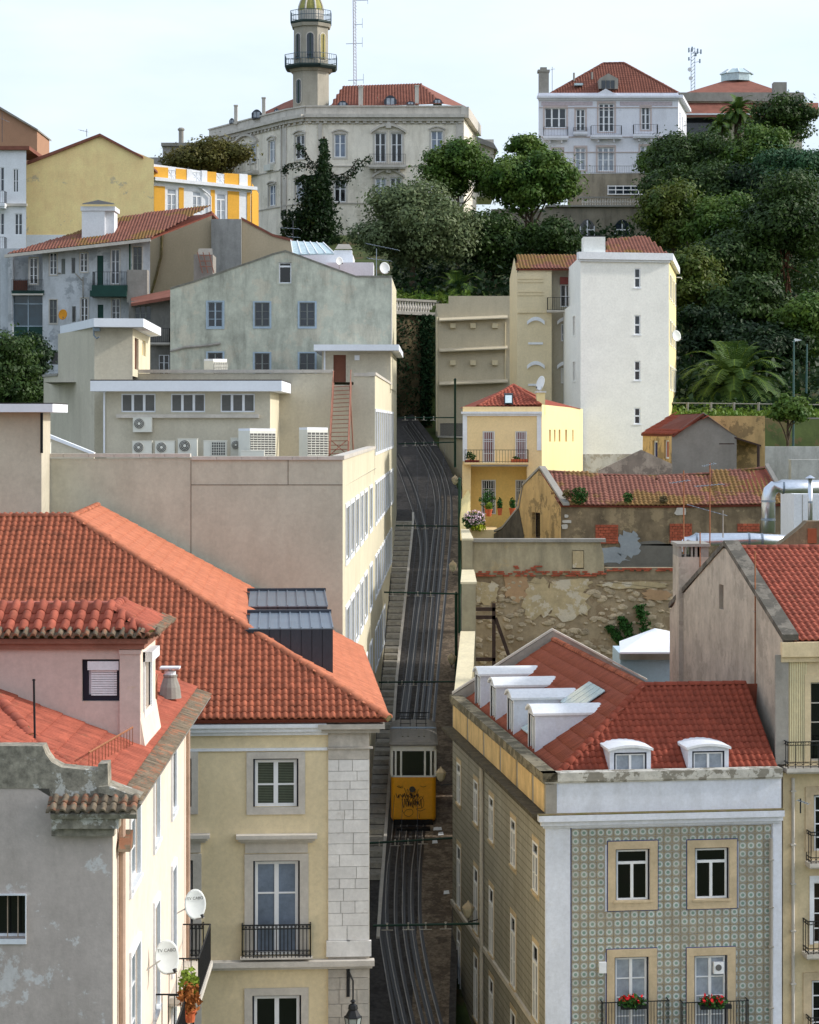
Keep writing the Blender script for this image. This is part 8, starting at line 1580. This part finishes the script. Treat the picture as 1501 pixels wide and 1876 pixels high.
T_('oak_tree', 1480, 590, 60, 50, 184, l_mid, 'green tree behind the white lamp head at the frame edge', n=7000, seed=15)
T_('oak_tree', 1215, 300, 42, 36, 246, l_mid, 'small green tree hiding the villa base corner', n=3600, seed=16)
T_('locust_tree', 1444, 752, 34, 34, 156, l_mid, 'small slender light green tree in front of the lamp post', n=2600, seed=17, clumps=16, leaf=.18, base=ZP(870, 156))
T_('oak_tree', 1400, 640, 80, 46, 182, l_ivy, 'low dark tree mass right behind the big palm crown', n=8000, seed=18)
T_('oak_tree', 1300, 610, 54, 60, 186, l_ivy, 'dark tree left behind the big palm', n=7000, seed=19)
T_('laurel_bush', 22, 690, 66, 90, 150, l_dark, 'bright green bush at the frame edge beside the office block', n=9000, seed=20, base=ZP(760, 150), leaf=.17, cat='bush')
T_('laurel_bush', 62, 668, 30, 60, 158, l_ivy, 'dark green bush behind the bright one under the loggia', n=4000, seed=21, base=ZP(720, 158), leaf=.17, cat='bush')
T_('oak_tree', 1265, 352, 95, 52, 228, l_dark, 'dark shrubby tree filling below the villa corner', n=8000, seed=61, base=park(228))
T_('oak_tree', 1395, 352, 90, 56, 226, l_ivy, 'dense dark tree filling under the bluish tree', n=8000, seed=62, base=park(226))
T_('oak_tree', 1330, 500, 80, 70, 196, l_dark, 'deep green tree between the yellowish tree and the tall pine', n=9000, seed=63)
# ivy-clad tree in front of the palace, with hanging creepers
iv_ = root('ivy_clad_tree', P(590, 440, 244), 'tall ivy smothered trunk with trailing creepers in front of the palace', 'tree'); g = np.random.default_rng(40); pts = []
for _ in range(16000):
    t = g.random()
    if t < .28: y = g.uniform(255, 420); w_ = 5 + (y - 255) * .10; x = 593 + g.normal() * w_ * .5
    elif t < .86: y = g.uniform(322, 450); x = 578 + g.normal() * (8 + (y - 322) * .12); 
    else: y = g.uniform(385, 450); x = g.uniform(515, 610)
    pts.append(tuple(P(x, y, 244 + g.normal() * 1.2)))
v, f = leafquads(np.array(pts), .21, g); mesh_np('ivy_leaves', v, f, l_ivy, iv_)
k = MB(); k.tube([P(590, 470, 244), P(592, 340, 244), P(594, 250, 244)], .35, 8, .12); k.build('trunk', m_bark, iv_)
for a in ([(595, 300), (615, 320), (640, 312), (656, 290)], [(590, 310), (568, 292), (555, 270), (545, 262)], [(592, 330), (560, 300), (530, 300), (520, 310)], [(600, 320), (630, 330), (655, 305), (676, 285)], [(588, 350), (560, 320), (545, 330)]):
    sm = smooth(a, 6); k = MB(); k.tube([P(x, y, 243.5) for x, y in sm], .06, 4); cr2 = k.build('creeper', m_bark, iv_); q = []
    for _ in range(340): i = g.integers(len(sm)); q.append(tuple(P(sm[i][0] + g.normal() * 3, sm[i][1] + abs(g.normal()) * 7, 243.5 + g.normal() * .3)))
    v, f = leafquads(np.array(q), .15, g); mesh_np('creeper_leaves', v, f, l_ivy, cr2)
# palms
def palm(x, y, D_, r, n, base, label, seed, lm, tall=1.0):
    g = np.random.default_rng(seed); c = P(x, y, D_); rt = root('palm_tree', (c.x, D_, base), label, 'palm'); k = MB(); k.tube([(c.x, D_, base - .3), (c.x, D_, c.z - .2)], .34, 10, .42); k.build('trunk', m_bark, rt)
    for i in range(n):
        az = 2.39996 * i + g.normal() * .1; el = 1.35 - 1.75 * (i / n) + g.normal() * .06; L_ = r * (.85 + .25 * g.random()); pts = []; p = V(c); d = V((math.cos(az) * math.cos(el), math.sin(az) * math.cos(el), math.sin(el) * tall)).normalized(); m_ = 10
        for j in range(m_ + 1):
            pts.append(V(p)); p = p + d * (L_ / m_); d = (d + V((0, 0, -.15 - .018 * j))).normalized()
        vs_, fs = [], []
        for j in range(1, m_ * 3):
            t = j / (m_ * 3); a = pts[int(t * m_)].lerp(pts[min(m_, int(t * m_) + 1)], t * m_ - int(t * m_)); dd = (pts[min(m_, int(t * m_) + 1)] - pts[int(t * m_)]).normalized(); sd_ = dd.cross(V((0, 0, 1)))
            if sd_.length < 1e-3: sd_ = V((1, 0, 0))
            sd_.normalize(); up = sd_.cross(dd); ln = L_ * .22 * math.sin(math.pi * (.12 + .8 * t)) ** .8
            for sg in (-1, 1):
                tip = a + sd_ * sg * ln * .85 + dd * ln * .55 + up * ln * .22 - V((0, 0, ln * .25)); w_ = dd * .06; b = len(vs_); vs_ += [tuple(a - w_), tuple(a + w_), tuple(tip + w_ * .4), tuple(tip - w_ * .4)]; fs.append((b, b + 1, b + 2, b + 3))
        fr = MB(); fr.v = vs_; fr.f = fs; fo = fr.build('frond', lm, rt); k = MB(); k.tube(pts, .05, 4, .012); k.build('midrib', m_leafy, fo)
l_palm = LM('leaf_palm', (60, 88, 40), (84, 108, 50), .25)
palm(1345, 712, 170, 5.0, 84, park(170), 'large feathery palm behind the ruined cottage', 1, l_palm, 1.1)
palm(1352, 205, 244, 2.6, 34, park(244), 'small palm crown against the cupola house', 2, l_palm)
palm(1318, 230, 243, 2.0, 22, park(243), 'smallest palm crown just left of the cupola house palm', 4, l_palm)
palm(838, 535, 211, 3.4, 30, ZP(560, 211), 'low palm spreading above the stepped beige wall', 3, l_palm)
# undergrowth over the slope
g = np.random.default_rng(77); pts = []
for _ in range(26000):
    D_ = g.uniform(163, 248); x = g.uniform(720, 1560); X = XP(x, D_)
    if D_ < 207 and X < 13.5: 
        if D_ < 182 or X < 6.5: continue
    pts.append((X, D_, ground_z(X, D_) + abs(g.normal()) * (.35 if D_ < 170 else 1.1)))
v, f = leafquads(np.array(pts), .3, g); o = mesh_np('undergrowth', v, f, l_ivy); tag(o, 'dark undergrowth and ground cover between the hillside trees', 'undergrowth', kind='stuff')
pts = [(XP(x, D_), D_, ground_z(XP(x, D_), D_) + abs(g.normal()) * .15) for x, D_ in zip(g.uniform(1232, 1560, 5000), g.uniform(160.5, 169, 5000))]
v, f = leafquads(np.array(pts), .16, g); o = mesh_np('grass', v, f, LM('leaf_grass', (84, 116, 40), (110, 130, 54))); tag(o, 'bright rough grass strip below the palm', 'grass', kind='stuff')
pts = [(XP(x, D_), D_, park(D_) + abs(g.normal()) * .3) for x, D_ in zip(g.uniform(700, 860, 3500), g.uniform(206, 210, 3500))]
v, f = leafquads(np.array(pts), .22, g); o = mesh_np('grass', v, f, MATS['leaf_grass']); tag(o, 'bright grass edge on top of the dark retaining wall', 'grass', kind='stuff')
for i in range(5):
    a = (0, 0); x, y, D_ = ((803, 1532, 110.8), (800, 1523, 111.2), (794, 1523, 111.4), (792, 1547, 109.8), (813, 1640, 104))[i]
    k = MB(); c = V((XP(x, Dof(y)), Dof(y), ZR(Dof(y)) + .03)); k.prism([c, c + V((.28, .05, .02)), c + V((.25, .35, .11)), c + V((.02, .3, .09))], (0, 0, .02)); tag(k.build('litter_paper', m_white), 'scrap of white paper litter on the setts below the car', 'litter', 'paper scraps on the street')
